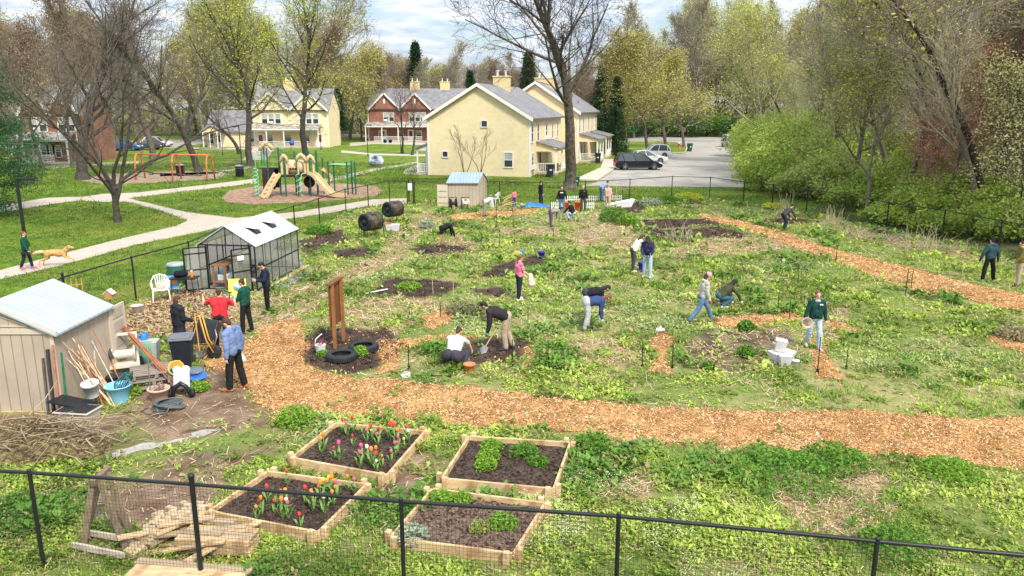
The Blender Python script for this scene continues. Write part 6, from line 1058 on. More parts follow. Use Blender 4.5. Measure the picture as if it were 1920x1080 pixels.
o = MB(); o.box((0, 0, .38), (.62, .03, .62)); q = o.build('sign_board', M('yellow_board', (.75, .62, .12), r=.7)); q.location = P(W*.92-.25, -.75, .0); q.rotation_euler = (R(-8), 0, .1); tag(q, 'yellow painted board with a pale blue round motif leaning on the greenhouse', 'board'); o = MB(); o.lathe([(.001, 0), (.15, 0), (.15, .006), (.001, .006)], (0, -.022, .40), 14, ax=((1, 0, 0), (0, 0, 1), (0, -1, 0))); o.lathe([(.001, .007), (.07, .007), (.07, .012), (.001, .012)], (0, -.022, .40), 14, ax=((1, 0, 0), (0, 0, 1), (0, -1, 0))); o.build('motif', M('motif_blue', (.35, .50, .55)), q)
# potting bench inside
wb = M('bench_wood', (.26, .13, .06), r=.8, v=.2); bl = P(W*.30, .7, .12); rt = thing('potting_bench', 'brown wooden potting bench inside the greenhouse', 'bench', bl, math.atan2(b_.y, b_.x)); m = MB(); m.bx(-.55, .75, -.25, .3, .82, .87); m.build('top', wb, rt); m = MB(); m.bx(-.5, .7, -.2, .25, .2, .23); m.build('shelf', wb, rt)
for x in (-.5, .7):
    for y in (-.2, .25): m = MB(); m.bx(x-.03, x+.03, y-.03, y+.03, 0, .82); m.build('leg', wb, rt)
for i, (dx, z, c) in enumerate(((-.2, .235, (.42, .5, .52)), (.35, .235, (.3, .38, .4)))): m = MB(); m.box((0, 0, .11), (.4, .3, .22)); q = m.build('storage_box', M('box_%d' % i, c, r=.5), bevel=.02); q.location = bl+b_*dx+Vector((0, 0, z)); tag(q, ['pale storage box on the bench shelf nearest the greenhouse door', 'grey storage box further along the greenhouse bench shelf'][i], 'box')
def chair(loc, rz, label, c, arm=True, s=1):
    rt = thing('garden_chair', label, 'chair', loc, rz, None, s); mt = M('plastic_'+('w' if c[0] > .3 else 'k'), c, r=.4, v=.05)
    m = MB(); m.bx(-.24, .24, -.22, .24, .41, .44); m.build('seat', mt, rt, bevel=.01); m = MB(); pts = [(-.25, .24, .42), (-.28, .33, .68), (-.18, .37, .84), (0, .38, .89), (.18, .37, .84), (.28, .33, .68), (.25, .24, .42)]; m.path(pts, .022, 6)
    for x in (-.14, -.07, 0, .07, .14): m.bar((x*.8, .25, .44), (x*1.15, .365, .85), .03, .012)
    m.build('backrest', mt, rt)
    for x in (-.25, .25):
        for y in (-.21, .24): m = MB(); m.tube((x, y, .42), (x*1.12, y*1.15, 0), .026, .02, n=6); m.build('leg', mt, rt)
        if arm: m = MB(); m.path([(x*1.08, -.2, .42), (x*1.15, -.2, .63), (x*1.2, .0, .67), (x*1.1, .30, .68)], .022, 6); m.build('armrest', mt, rt)
    return rt
chair(GG(304, 568), R(25), 'white plastic garden chair on the leaf litter beside the green barrel', (.74, .72, .68)); m = MB(); m.box((0, 0, .06), (.25, .2, .12)); q = m.build('towel', M('towel_pink', (.75, .38, .30), r=.9), bevel=.03); q.location = GG(304, 568)+Vector((0, 0, .44)); tag(q, 'pinkish cloth bundle lying on the white chair seat', 'cloth')
chair(GG(927, 386), R(-120), 'white plastic armchair at the right side of the small shed', (.74, .74, .72)); chair(P(W*.66, 1.2, .1), R(120), 'black chair inside the greenhouse', (.02, .02, .022))
def plank_pile(): pass
# table + things beside the greenhouse
tb = GG(350, 556); rt = thing('folding_table', 'small dark folding table by the greenhouse door holding bags', 'table', tb); m = MB(); m.bx(-.5, .45, -.28, .28, .60, .64); m.build('top', alu, rt, bevel=.01)
for x in (-.42, .38):
    for y in (-.24, .24): m = MB(); m.tube((x, y, 0), (x*.9, y, .6), .014, n=6); m.build('leg', alu, rt)
m = MB(); caps(m, (-.14, 0, .1), (.14, 0, .12), .13, .11, 14); caps(m, (0, .05, .12), (.05, .05, .2), .1, .06); q = shell('bag', m, cloth('bag_black', (.015, .016, .02)), None, .02, 3); q.location = tb+Vector((-.12, 0, .65)); tag(q, 'black soft bag slumped on the folding table', 'bag')
m = MB(); m.lathe([(.05, 0), (.055, .02), (.055, .17), (.035, .2), (.035, .22)], (0, 0, 0), 12); q = m.build('jar', M('orange_jar', (.62, .20, .03), r=.3)); q.location = tb+Vector((.28, -.05, .65)); tag(q, 'orange jar on the folding table', 'jar'); m = MB(); m.lathe([(.04, .222), (.04, .25), (.001, .252)], (0, 0, 0), 12); m.build('lid', white, q)
bg_ = GG(334, 538); rt = thing('compost_barrel', 'dark green lidded barrel standing behind the folding table', 'barrel', bg_); m = MB(); m.lathe([(.27, 0), (.33, .1), (.35, .5), (.33, .78)], (0, 0, 0), 24); m.build('body', M('barrel_green', (.03, .13, .09), r=.4), rt); m = MB(); m.lathe([(.345, .78), (.345, .83), (.30, .86), (.1, .88), (.001, .88)], (0, 0, 0), 24); m.build('lid', M('lid_grey', (.30, .36, .36), r=.5), rt)
m = MB(); m.box((0, 0, .24), (.62, .03, .48)); q = m.build('poster_board', M('panel_blue', (.12, .32, .55))); q.location = GG(322, 556)+Vector((0, 0, .2)); q.rotation_euler = (R(-12), 0, R(-12)); tag(q, 'colourful blue and orange poster board leaning on the green barrel', 'board'); m = MB(); m.box((.12, -.02, .3), (.3, .012, .2)); m.build('poster', M('poster_orange', (.75, .3, .1)), q); m = MB(); m.box((-.16, -.02, .2), (.2, .012, .3)); m.build('poster', M('poster_pale', (.6, .66, .7)), q)
m = MB(); m.lathe([(.001, 0), (.34, 0), (.34, .03), (.001, .035)], (0, 0, 0), 20); q = m.build('round_lid', M('tin_lid', (.48, .50, .50), r=.35)); q.location = GG(441, 557); tag(q, 'flat grey round lid lying on the ground before the greenhouse', 'lid')
m = MB(); m.lathe([(.12, 0), (.13, .03), (.06, .05), (.06, .08), (.15, .12), (.19, .30), (.21, .31), (.19, .3), (.15, .28)], (0, 0, 0), 18); q = m.build('pedestal_pot', M('pot_cream', (.62, .56, .48), r=.7)); q.location = GG(259, 592); tag(q, 'cream pedestal flower pot standing in the leaf litter', 'pot')
rt = thing('birdhouse', 'small wooden birdhouse with a white roof beyond the shed door', 'birdhouse', GG(212, 606)); m = MB(); m.tube((0, 0, 0), (0, 0, .75), .02, n=6); m.build('post', wb, rt); m = MB(); m.bx(-.11, .11, -.1, .1, .75, .93); m.prism([(-.11, .931), (.11, .931), (0, 1.03)], -.1, .1, ax=((1, 0, 0), (0, 0, 1), (0, 1, 0))); m.build('box', M('birdhouse_wood', (.42, .22, .1)), rt); m = MB(); m.bar((-.15, 0, .93), (.01, 0, 1.06), .26, .02, up=(0, 0, 1)) if 0 else m.hexa([(-.15, -.13, .9), (0, -.13, 1.04), (0, .13, 1.04), (-.15, .13, .9), (-.15, -.13, .92), (0, -.13, 1.06), (0, .13, 1.06), (-.15, .13, .92)]); m.hexa([(0, -.13, 1.04), (.15, -.13, .9), (.15, .13, .9), (0, .13, 1.04), (0, -.13, 1.06), (.15, -.13, .92), (.15, .13, .92), (0, .13, 1.06)]); m.build('roof', white, rt)
tr = M('trellis_orange', (.50, .26, .07), r=.8); a = G(146, 600); m = MB()
for i in range(4): x = i*.14; m.bar((x, 0, .5), (x, 0, 1.55), .02)
for z in (.6, .85, 1.1, 1.35): m.bar((-.03, .012, z), (.45, .012, z), .02)
q = m.build('trellis', tr); q.location = left_fence[2]+Vector((.12, -.07, 0)); q.rotation_euler = (0, 0, R(35)); tag(q, 'orange-brown wooden lattice hung on the fence behind the shed', 'trellis')
# ================= information board, tyres, tumblers =================
def put_(q, loc, rz=0, rx=0, ry=0): q.location = loc; q.rotation_euler = (R(rx), R(ry), R(rz)); return q
cedr = M('stained_board', (.15, .06, .022), r=.75, v=.25, s=2, sc3=(6, 6, .8), b=.3)
f0 = GG(629, 658); f1 = GG(645, 642); d = (f1-f0).normalized(); rt = thing('notice_board', 'tall reddish-brown wooden notice board on two posts, seen from behind', 'notice board', f0); zt = A(629, 540, f0.y).z; L_ = 1.15
f1 = f0+d*(.8); f0b = f0
for q in (f0, f1): m = MB(); m.bar(q, q+Vector((0, 0, zt)), .09, .09); m.build('post', M('orange_post', (.26, .11, .035), r=.8, v=.2), rt, world=True)
n_ = Vector((d.y, -d.x, 0)); m = MB(); a = f0-d*.12-n_*.07; b = f1+d*.15-n_*.07
for i in range(6): q = a.lerp(b, (i+.5)/6); m.box(q+Vector((0, 0, zt-.62)), ((b-a).length/6-.006, .03, 1.2), ax=(d, n_, (0, 0, 1)))
m.build('panel', cedr, rt, world=True); m = MB(); m.bar(a+n_*.01+Vector((0, 0, zt+.03)), b+n_*.01+Vector((0, 0, zt+.03)), .16, .05); m.build('cap_board', cedr, rt, world=True)
tyr = M('tyre_rubber', (.022, .024, .028), r=.7, v=.3, s=10, b=.4)
def tyre(loc, s, label):
    m = MB(); pr = [(.30, .02), (.36, 0), (.40, .03), (.42, .09), (.40, .17), (.36, .2), (.27, .19), (.255, .16), (.29, .14), (.29, .05), (.30, .02)]; m.lathe(pr, (0, 0, 0), 30)
    for i in range(40): a = i*math.pi/20; m.box((.415*math.cos(a), .415*math.sin(a), .1), (.02, .03, .12), rz=a)
    rt = put_(m.build('tyre', tyr), loc); rt.scale = (s, s, s); tag(rt, label, 'tyre'); m = MB(); m.lathe([(.001, .05), (.29, .055), (.29, .02), (.001, .02)], (0, 0, 0), 20); m.build('soil', bedsoil, rt)
tyre(GG(641, 678), 1.0, 'old black tyre planter lying nearest the notice board'); tyre(GG(682, 662), 1.0, 'second black tyre planter, right of and behind the first')
m = MB(); m.lathe([(.11, 0), (.15, .26), (.155, .27), (.14, .27), (.11, .03), (.001, .03)], (0, 0, 0), 18); rt = put_(m.build('bucket', M('bucket_white', (.62, .66, .60), r=.4)), GG(602, 668)); tag(rt, 'white bucket of red flowers beside the notice board', 'bucket'); m = MB(); m.path([(-.15, 0, .26), (-.12, 0, .42), (.02, 0, .55), (.06, 0, .57)], .018, 6); m.build('handle', white, rt); leaves('flowers', [Vector((0, 0, .33)), Vector((.04, .02, .36))], 60, .05, .05, ((.3, .04, .06), (.7, .25, .3)), rt)
m = MB(); m.bar((0, 0, .04), (.4, .3, .06), .03, .03); q = put_(m.build('metal_bar', blackm), GG(680, 688)); tag(q, 'short dark bar lying on the soil by the tyres', 'bar')
tum = M('tumbler_black', (.014, .017, .022), r=.35, v=.2); tumb = M('tumbler_brown', (.05, .038, .028), r=.45, v=.3, s=3, c2=(.11, .085, .06))
def tumbler(p, ang, label, s=1.):
    rt = thing('compost_tumbler', label, 'composter', p, ang, None, s); zc = .86; r_ = .46; pr = [(.001, -.50), (.10, -.50), (.11, -.47), (.2, -.47), (.22, -.50), (r_-.04, -.5), (r_, -.46), (r_, .46), (r_-.04, .5), (.001, .5)]; ax_ = ((1, 0, 0), (0, 0, 1), (0, -1, 0))
    m = MB(); m.lathe([(.001, .5), (.10, .5), (.12, .45), (.25, .45), (.27, .5), (r_-.03, .5), (r_, .46), (r_, .40), (.001, .40)], (0, 0, zc), 28, ax=ax_); m.build('end_cap', tum, rt); m = MB(); m.lathe([(.001, -.5), (r_-.03, -.5), (r_, -.46), (r_, -.40), (.001, -.4)], (0, 0, zc), 28, ax=ax_); m.build('end_cap', tum, rt)
    m = MB(); m.lathe([(r_-.02, -.39), (r_-.02, -.02), (r_+.012, -.02), (r_+.012, .02), (r_-.02, .02), (r_-.02, .39)], (0, 0, zc), 28, ax=ax_)
    for k in range(28): a = k*math.pi/14; m.box((math.cos(a)*(r_-.012), 0, zc+math.sin(a)*(r_-.012)), (.02, .76, .03), ax=((math.cos(a), 0, math.sin(a)), (0, 1, 0), (-math.sin(a), 0, math.cos(a))))
    m.build('drum', tumb, rt); m = MB(); a = R(70); n_ = Vector((math.cos(a), 0, math.sin(a))); m.box(Vector((0, 0, zc))+n_*(r_+.0), (.03, .34, .22), ax=(n_, (0, 1, 0), (-math.sin(a), 0, math.cos(a)))); m.build('hatch', tum, rt)
    for y in (-.56, .56):
        for x in (-.36, .36): m = MB(); m.tube((x, y, 0), (x*.75, y, zc-.2), .018, n=6); m.build('leg', blackm, rt)
        m = MB(); m.bar((-.28, y, zc-.2), (.28, y, zc-.2), .03); m.tube((0, y, zc-.2), (0, y, zc), .02, n=6); m.tube((0, y, zc), (0, y*.88, zc), .03, n=8); m.build('bracket', blackm, rt)
tumbler(GG(697, 449), R(-38), 'black-ended barrel composter on legs, nearer of the two', 1.0); tumbler(GG(738, 421), R(-38), 'black-ended barrel composter on legs, farther of the two', .98)
m = MB(); m.hexa([(-.32, -.2, 0), (.32, -.2, 0), (.32, .2, 0), (-.32, .2, 0), (-.38, -.24, .4), (.38, -.24, .4), (.38, .24, .4), (-.38, .24, .4)]); q = put_(m.build('storage_bin', M('bin_grey_white', (.50, .50, .48), r=.6), bevel=.02), GG(737, 436)); tag(q, 'off-white plastic bin beside the composter legs', 'bin'); m = MB(); m.bx(-.36, -.1, -.2, .2, .402, .46); m.build('lid', M('lid_red', (.5, .05, .06)), q)
# ================= buckets and pots =================
def pot(name, label, cat, loc, r0, r1, h, c, rim=True, handle=False, rx=0, rz=0, scale=1, inner=True, rimc=None):
    m = MB(); pr = [(r0, 0), (r1*.97, h*.85)]+([(r1*1.06, h*.85), (r1*1.06, h)] if rim else [(r1, h)])+[(r1*.92, h), (r0*.9, .02), (.001, .02)]; m.lathe(pr, (0, 0, 0), 20); mt = M('pot_%d_%d_%d' % tuple(int(x*99) for x in c), c, r=.5, v=.1); q = put_(m.build(name, mt), loc, rz, rx); tag(q, label, cat)
    if handle: m = MB(); m.path([(r1*math.cos(t_), 0, h*.95-r1*.9*math.sin(t_)) if False else (r1*math.cos(t_), r1*.55*math.sin(t_), h*.95+.25*r1*math.sin(t_)) for t_ in np.linspace(0, math.pi, 9)], .006, 5); m.build('handle', M('handle_grey', (.4, .4, .4)), q)
    return q
pot('flower_pot', 'terracotta-orange pot on the grass beside the squatting person', 'pot', GG(880, 702), .10, .15, .22, (.62, .20, .08))
pot('bucket', 'purple-blue bucket standing alone in the middle of the garden', 'bucket', GG(1015, 488), .12, .16, .34, (.06, .03, .34), handle=True)
pot('bucket', 'dark blue bucket between the two people by the spade', 'bucket', GG(1203, 512), .12, .16, .42, (.03, .04, .35), handle=True)
pot('bucket', 'orange bucket left of the fair-haired person', 'bucket', GG(1064, 396), .17, .21, .58, (.85, .16, .03)); pot('bucket', 'orange bucket touching the fair-haired person', 'bucket', GG(1083, 396), .17, .21, .58, (.85, .16, .03))
pot('bucket', 'small grey-green bucket beside the blue tarpaulin', 'bucket', GG(980, 395), .12, .16, .32, (.25, .30, .24)); pot('flower_pot', 'tiny white pot right of the white crates', 'pot', GG(1491, 692), .06, .09, .18, (.72, .70, .66)); pot('bucket', 'red bucket on the ground behind the bamboo canes', 'bucket', SM @ Vector((.50, 1.3, .0)), .15, .19, .34, (.55, .04, .03))
pot('bucket', 'white bucket with blue lettering tipped beside the grey bin', 'bucket', GG(178, 770)+Vector((0, 0, .30)), .14, .18, .34, (.52, .53, .55), handle=True, rx=12)
q = pot('flower_pot', 'beige square-sided planter full of debris near the hose coil', 'pot', GG(300, 755), .16, .24, .30, (.50, .36, .27)); leaves('debris', [Vector((0, 0, .30))], 80, .08, .08, ((.3, .2, .15), (.6, .5, .45)), q)['kind'] = 'stuff'
# clear tubs stack
tubm = M('clear_tub', (.72, .70, .70), r=.3, v=.12, alpha=.6)
for i, (dx, z, s, lb) in enumerate(((0, 0, 1, 'white translucent tub at the front of the tub pile'), (-.12, .0, 1.1, 'white translucent tub at the back left of the pile'), (.16, .02, 1.0, 'white translucent tub at the back right of the pile'), (-.06, .33, .95, 'white translucent tub stacked on top of the pile'))):
    m = MB(); w = .125*s; m.hexa([(-w, -w, 0), (w, -w, 0), (w, w, 0), (-w, w, 0), (-w*1.25, -w*1.25, .30), (w*1.25, -w*1.25, .30), (w*1.25, w*1.25, .30), (-w*1.25, w*1.25, .30)]); m.box((0, 0, .305), (w*2.7, w*2.7, .03)); q = put_(m.build('tub', tubm, bevel=.015), GG(1469, 690)+Vector((dx, .25*(i > 0), z)), i*25, i*3); tag(q, lb, 'tub')
# person props
def at_body(key, f=(0, 0, 0)): rt, W, J = PP[key]; return rt, W, J
whl = M('wheel_grey', (.35, .35, .36), r=.5)
def tool(name, label, a, b, head, mat_h, kind='shovel'):
    a = Vector(a); b = Vector(b); o = thing(name, label, 'tool', b); m = MB(); m.tube(a, b, .016, n=6); m.build('shaft', mat_h, o, world=True); d = (b-a).normalized(); X = d.orthogonal().normalized() if abs(d.z) < .98 else Vector((1, 0, 0)); X = d.cross(Vector((0, 1, 0))).normalized(); m = MB(); n_ = d.cross(X)
    m.add([b-X*.08, b+X*.08, b+X*.10+d*.15, b+d*.26, b-X*.10+d*.15, b-X*.08+n_*.015, b+X*.08+n_*.015, b+X*.10+d*.15+n_*.03, b+d*.26+n_*.01, b-X*.10+d*.15+n_*.03], [(0, 1, 2, 3, 4), (9, 8, 7, 6, 5), (0, 5, 6, 1), (1, 6, 7, 2), (2, 7, 8, 3), (3, 8, 9, 4), (4, 9, 5, 0)]); m.build('blade', head, o, world=True)
    m = MB(); m.tube(a-X*.05, a+X*.05, .016, n=6); m.build('grip', blackm, o, world=True)
wood = M('tool_wood', (.50, .33, .14), r=.6); steel = M('steel', (.34, .34, .35), r=.35, metal=.7); yw = M('yellow_wood', (.62, .32, .05), r=.6)
rt, W, J = PP['greenback']; h_ = W(('w', 0)); tool('shovel', 'black-handled shovel held upright by the woman in green', h_+Vector((.0, -.05, .35)), h_+Vector((-.22, -.12, -.62)), steel, blackm)
rt, W, J = PP['khaki']; h_ = W(('w', 0)); tool('shovel', 'shovel being pushed into the soil by the person in khaki trousers', h_+Vector((.25, 0, .12)), h_+Vector((-.05, -.15, -.35)), steel, wood)
rt, W, J = PP['cap']; h_ = W(('w', 0)); tool('spade', 'spade held between the hands of the person in the dark cap', h_+Vector((.05, 0, .10)), Vector((h_.x+.12, h_.y-.18, .18)), steel, M('tool_grey', (.5, .5, .5)))
tool('shovel', 'shovel with a white blade lying on the grass at the edge of the chip path', GG(845, 714)+Vector((0, 0, .06)), GG(770, 712)+Vector((0, 0, .06)), M('blade_white', (.62, .62, .62), r=.4), blackm)
rt, W, J = PP['pink']; h_ = W(('w', 1)); m = MB(); caps(m, (0, 0, 0), (.04, 0, -.22), .09, .14, 14); caps(m, (0, 0, .0), (0, 0, .05), .06, .09); q = shell('sack', m, cloth('sack', (.62, .54, .42)), None, .02, 4); q.location = h_+Vector((.04, 0, -.08)); tag(q, 'pale sack hanging from the hands of the person in pink', 'sack')
rt, W, J = PP['fleece']; h_ = W(('w', 1)); q = pot('flower_pot', 'cream pot carried at the side of the walking woman', 'pot', h_+Vector((-.05, -.1, -.04)), .10, .145, .22, (.46, .37, .27), rx=75)
rt, W, J = PP['phone']; h_ = (W(('w', 0))+W(('w', 1)))/2; m = MB(); m.box((0, 0, 0), (.075, .012, .15)); q = put_(m.build('phone', blackm, bevel=.004), h_+Vector((-.1, -.05, .02)), 30, -35); tag(q, 'dark phone held by the person at the greenhouse corner', 'phone')
rt, W, J = PP['coat']; h_ = (W(('w', 0))+W(('w', 1)))/2; m = MB(); m.box((0, 0, 0), (.075, .012, .15)); q = put_(m.build('phone', blackm, bevel=.004), h_+Vector((.08, .02, .03)), -50, -35); tag(q, 'dark phone held by the person in the long coat', 'phone')
rt, W, J = PP['blue']; h_ = W(('w', 1)); m = MB(); caps(m, (0, 0, 0), (.02, 0, -.10), .05, .085, 12); q = shell('bag', m, M('bag_white', (.70, .69, .66)), None, .015, 3); q.location = h_+Vector((.0, -.03, -.14)); tag(q, 'small white bag in the hand of the man in the blue hoodie', 'bag')
rt, W, J = PP['walker']; h_ = W(('w', 1)); m = MB(); m.box((0, 0, 0), (.36, .04, .10)); q = put_(m.build('dog_lead', blackm, bevel=.01), h_+Vector((-.08, -.05, -.10)), 8); tag(q, 'dark lead bundle hanging at the walker\'s hip', 'lead')
# wheelbarrow tipped up beside the man in red
wl = GG(392, 672); rt = thing('wheelbarrow', 'black wheelbarrow stood on its nose beside the man in red', 'wheelbarrow', wl, R(0)); tubk = M('barrow_black', (.035, .04, .048), r=.35, v=.2)
m = MB(); T = [(-.42, .10, .42), (.22, -.02, .42), (.30, .20, .95), (-.30, .35, 1.0)]; n_ = Vector((-.15, -.95, .30)).normalized()
a = [Vector(v) for v in ((-.42, -.15, .40), (.12, -.15, .38), (.36, -.05, 1.02), (-.20, -.05, 1.12))]; c = sum(a, Vector())/4; bck = [c+(v-c)*.62+Vector((.18, .34, -.04)) for v in a]; m.hexa([a[0], a[1], bck[1], bck[0], a[3], a[2], bck[2], bck[3]]); m.build('tub', tubk, rt, bevel=.05)
m = MB(); m.path(a+[a[0]], .018, 6); m.build('rim', tubk, rt); m = MB(); m.lathe([(.05, -.04), (.10, -.035), (.10, .035), (.05, .04)], (.25, -.22, .20), 14, ax=((1, 0, 0), (0, 0, 1), (0, -1, 0))); w_ = m.build('wheel', whl, rt); m = MB(); m.lathe([(.11, -.045), (.19, -.05), (.20, 0), (.19, .05), (.11, .045)], (.25, -.22, .20), 20, ax=((1, 0, 0), (0, 0, 1), (0, -1, 0))); m.build('tyre', tyr, w_)
for s_ in (-.09, .09): m = MB(); m.path([(.26, -.22+s_, .20), (.1, -.24+s_, .55), (-.02, -.24+s_, 1.25)], .02, 6); m.build('handle', yw, rt)
m = MB(); m.path([(.25, -.28, .3), (.35, -.2, .62), (.28, -.12, .8)], .02, 6); m.build('leg', steel, rt)
tool('shovel', 'yellow-shafted shovel propped upright in front of the wheelbarrow', GG(382, 668)+Vector((-.03, -.25, 1.25)), GG(384, 672)+Vector((0, -.3, .25)), steel, yw)
# black rubbish bin near
def wheelie(name, label, loc, rz, c, s=1, h=1.0, lidc=None):
    rt = thing(name, label, 'bin', loc, R(rz), None, s); mt = M('bin_%d_%d' % (int(c[0]*999), int(c[2]*999)), c, r=.45, v=.12); m = MB(); m.hexa([(-.22, -.24, .05), (.22, -.24, .05), (.22, .24, .05), (-.22, .24, .05), (-.29, -.33, h), (.29, -.33, h), (.29, .33, h), (-.29, .33, h)]); m.build('body', mt, rt, bevel=.02)
    m = MB(); m.bx(-.32, .32, -.37, .37, h+.002, h+.05); m.bx(-.26, .26, -.30, .30, h+.051, h+.075); m.tube((-.3, .40, h), (.3, .40, h), .02, n=6); m.build('lid', lidc or mt, rt, bevel=.01)
    for x in (-.24, .24): m = MB(); m.lathe([(.001, -.03), (.11, -.03), (.11, .03), (.001, .03)], (x, .24, .11), 14, ax=((0, 1, 0), (0, 0, 1), (1, 0, 0))); m.build('wheel', tyr, rt)
    m = MB(); m.lathe([(.001, 0), (.10, 0), (.10, .006), (.001, .006)], (0, -.292, h*.62), 14, ax=((1, 0, 0), (0, 0, 1), (0, -1, 0))); 
    return rt, m
rb_, m = wheelie('rubbish_bin', 'black lidded rubbish bin in front of the person in the long coat', GG(346, 692), 15, (.018, .022, .030), .92, .86, M('lid_dark_grey', (.14, .15, .17), r=.5))
for i, (px, py, rz, lb) in enumerate(((1031, 332, 10, 'black wheeled bin at the foot of the nearest porch of the yellow house'), (1121, 306, -10, 'black wheeled bin below another one beside the rear porch'), (1126, 299, 5, 'black wheeled bin furthest along the rear porch'), (1173, 283, 0, 'small dark bin on the lawn behind the parked cars'), (1293, 284, 8, 'green wheeled bin on the kerb beyond the hydrant'), (1081, 350, 0, 'small green bin beside the big bare tree trunk'), (1140, 288, 0, 'dark green bin against the far end of the porch'))):
    rt, m = wheelie('wheeled_bin', lb, G(px, py), rz, (.02, .026, .036) if 'green' not in lb else (.02, .085, .06), 1.15 if i in (0, 1, 2, 4) else .8); m.build('badge', whitep, rt)
# ================= clutter beside the near shed =================
S_ = lambda x, y, z=0: SM @ Vector((x, y, z))
bam = M('bamboo', (.50, .36, .20), r=.7, v=.3, s=9, c2=(.62, .50, .32)); rdb = M('rusty_stake', (.32, .12, .06), r=.85, v=.25)
r = random.Random(8)
for i in range(22):
    x0 = .42+.55*r.random(); y0 = .05+1.0*r.random(); t_ = .2+1.2*r.random(); l = r.uniform(.75, 1.0); a = S_(x0+.15, y0, .03); b = S_(.06, t_+.1*r.random(), 1.15+.5*r.random()); m = MB(); m.tube(a, a+(b-a)*l*1.05, .014+.01*r.random(), .010, 6); q = m.build('bamboo_cane', bam if i % 4 else rdb); loc = a.copy()
    for v in q.data.vertices: v.co -= loc
    q.location = loc; tag(q, 'cane or stake leaning in the bundle against the side of the near shed', 'cane', 'canes leaning on the near shed')
for i, (x, y, c, w, lb) in enumerate(((.03, -.10, (.38, .17, .10), .035, 'reddish-brown pole standing upright at the corner of the near shed'), (-.10, -.09, (.05, .045, .04), .05, 'dark weathered board upright against the front corner of the shed'), (.14, .0, (.02, .16, .08), .028, 'green pole leaning at the corner of the near shed'), (-.22, -.10, (.10, .09, .08), .04, 'greyish post beside the dark board on the shed front'))):
    a = S_(x+.02, y-.12, .02); b = S_(x, y, 1.62-.1*i); m = MB(); m.bar(a, b, w*1.4, w); q = m.build('garden_pole', M('pole_%d' % i, c, r=.85, v=.25)); 
    for v in q.data.vertices: v.co -= a
    q.location = a; tag(q, lb, 'pole')
# red metal stakes across the pallets
for i in range(9):
    a = GG(232+r.uniform(-5, 5), 690)+Vector((0, 0, 1.15+r.uniform(-.05, .08))); b = GG(338+r.uniform(-14, 12), 742+r.uniform(-6, 4))+Vector((0, 0, .12)); m = MB(); m.bar(a, b, .025, .02); q = m.build('metal_stake', rdb)
    for v in q.data.vertices: v.co -= b
    q.location = b; tag(q, 'rusty red stake in the bundle slanting over the pallets', 'stake', 'rusty stakes slanting over the pallets')
pal = M('old_timber', (.24, .20, .165), r=.95, v=.3, s=3, sc3=(1, 6, 6)); 
for k_, (px, py, z) in enumerate(((288, 730, 0), (292, 727, .14), (296, 724, .28))):
    rt = thing('pallet', ['weathered pallet at the bottom of the stack', 'weathered pallet in the middle of the stack', 'weathered slatted pallet on top of the stack'][k_]+' behind the blue tub', 'pallet', GG(px, py)+Vector((0, 0, z)), R(20+3*k_)); m = MB()
    for i in range(6): m.bx(-.58, .58, -.4+i*.15, -.4+i*.15+.095, .095, .115)
    m.build('slats', pal, rt); m = MB()
    for x in (-.5, 0, .5): m.bx(x-.04, x+.04, -.4, .45, 0, .093)
    m.build('bearers', pal, rt)
# blue tub with wires
q0 = GG(224, 757); m = MB(); m.lathe([(.22, 0), (.27, .36), (.30, .37), (.30, .40), (.26, .39), (.21, .03), (.001, .03)], (0, 0, 0), 26); q = put_(m.build('tub', M('tub_blue', (.20, .48, .68), r=.35, v=.06)), q0); tag(q, 'sky-blue round tub of green wire edging beside the shed clutter', 'tub')
gw = M('green_wire', (.02, .14, .13), r=.5); m = MB()
for i in range(16): a = i*.4; m.path([(math.cos(a)*.05-.05, math.sin(a)*.1, .1), (math.cos(a)*.15+.1, math.sin(a)*.12, .45), (.28+.08*math.cos(a), .05+.1*math.sin(a), .62+.1*r.random()), (.3+.05*r.random(), .1*r.random(), .5)], .008, 4)
put_(m.build('wire_edging', gw), q0); tag(bpy.data.objects[-1] if False else col.objects[-1], 'dark green coiled wire edging standing in the blue tub', 'wire')
m = MB(); m.hexa([(-.33, -.2, 0), (.33, -.2, 0), (.33, .2, 0), (-.33, .2, 0), (-.38, -.25, .3), (.38, -.25, .3), (.38, .25, .3), (-.38, .25, .3)]); m.bx(-.41, .41, -.28, .28, .29, .32); q = put_(m.build('storage_bin', M('bin_taupe', (.40, .36, .30), r=.6, v=.12), bevel=.015), GG(150, 797), -8); tag(q, 'grey-beige open storage bin before the near shed', 'bin'); m = MB(); m.bx(-.36, .36, -.23, .23, .321, .33); m.build('black_sheet', tum, q)
m = MB(); m.box((0, 0, .02), (.9, .45, .03)); q = put_(m.build('black_sheet', tum), GG(140, 786)+Vector((0, 0, .32)), -12, 0, 6); tag(q, 'black plastic sheet lying over the storage bin', 'sheet')
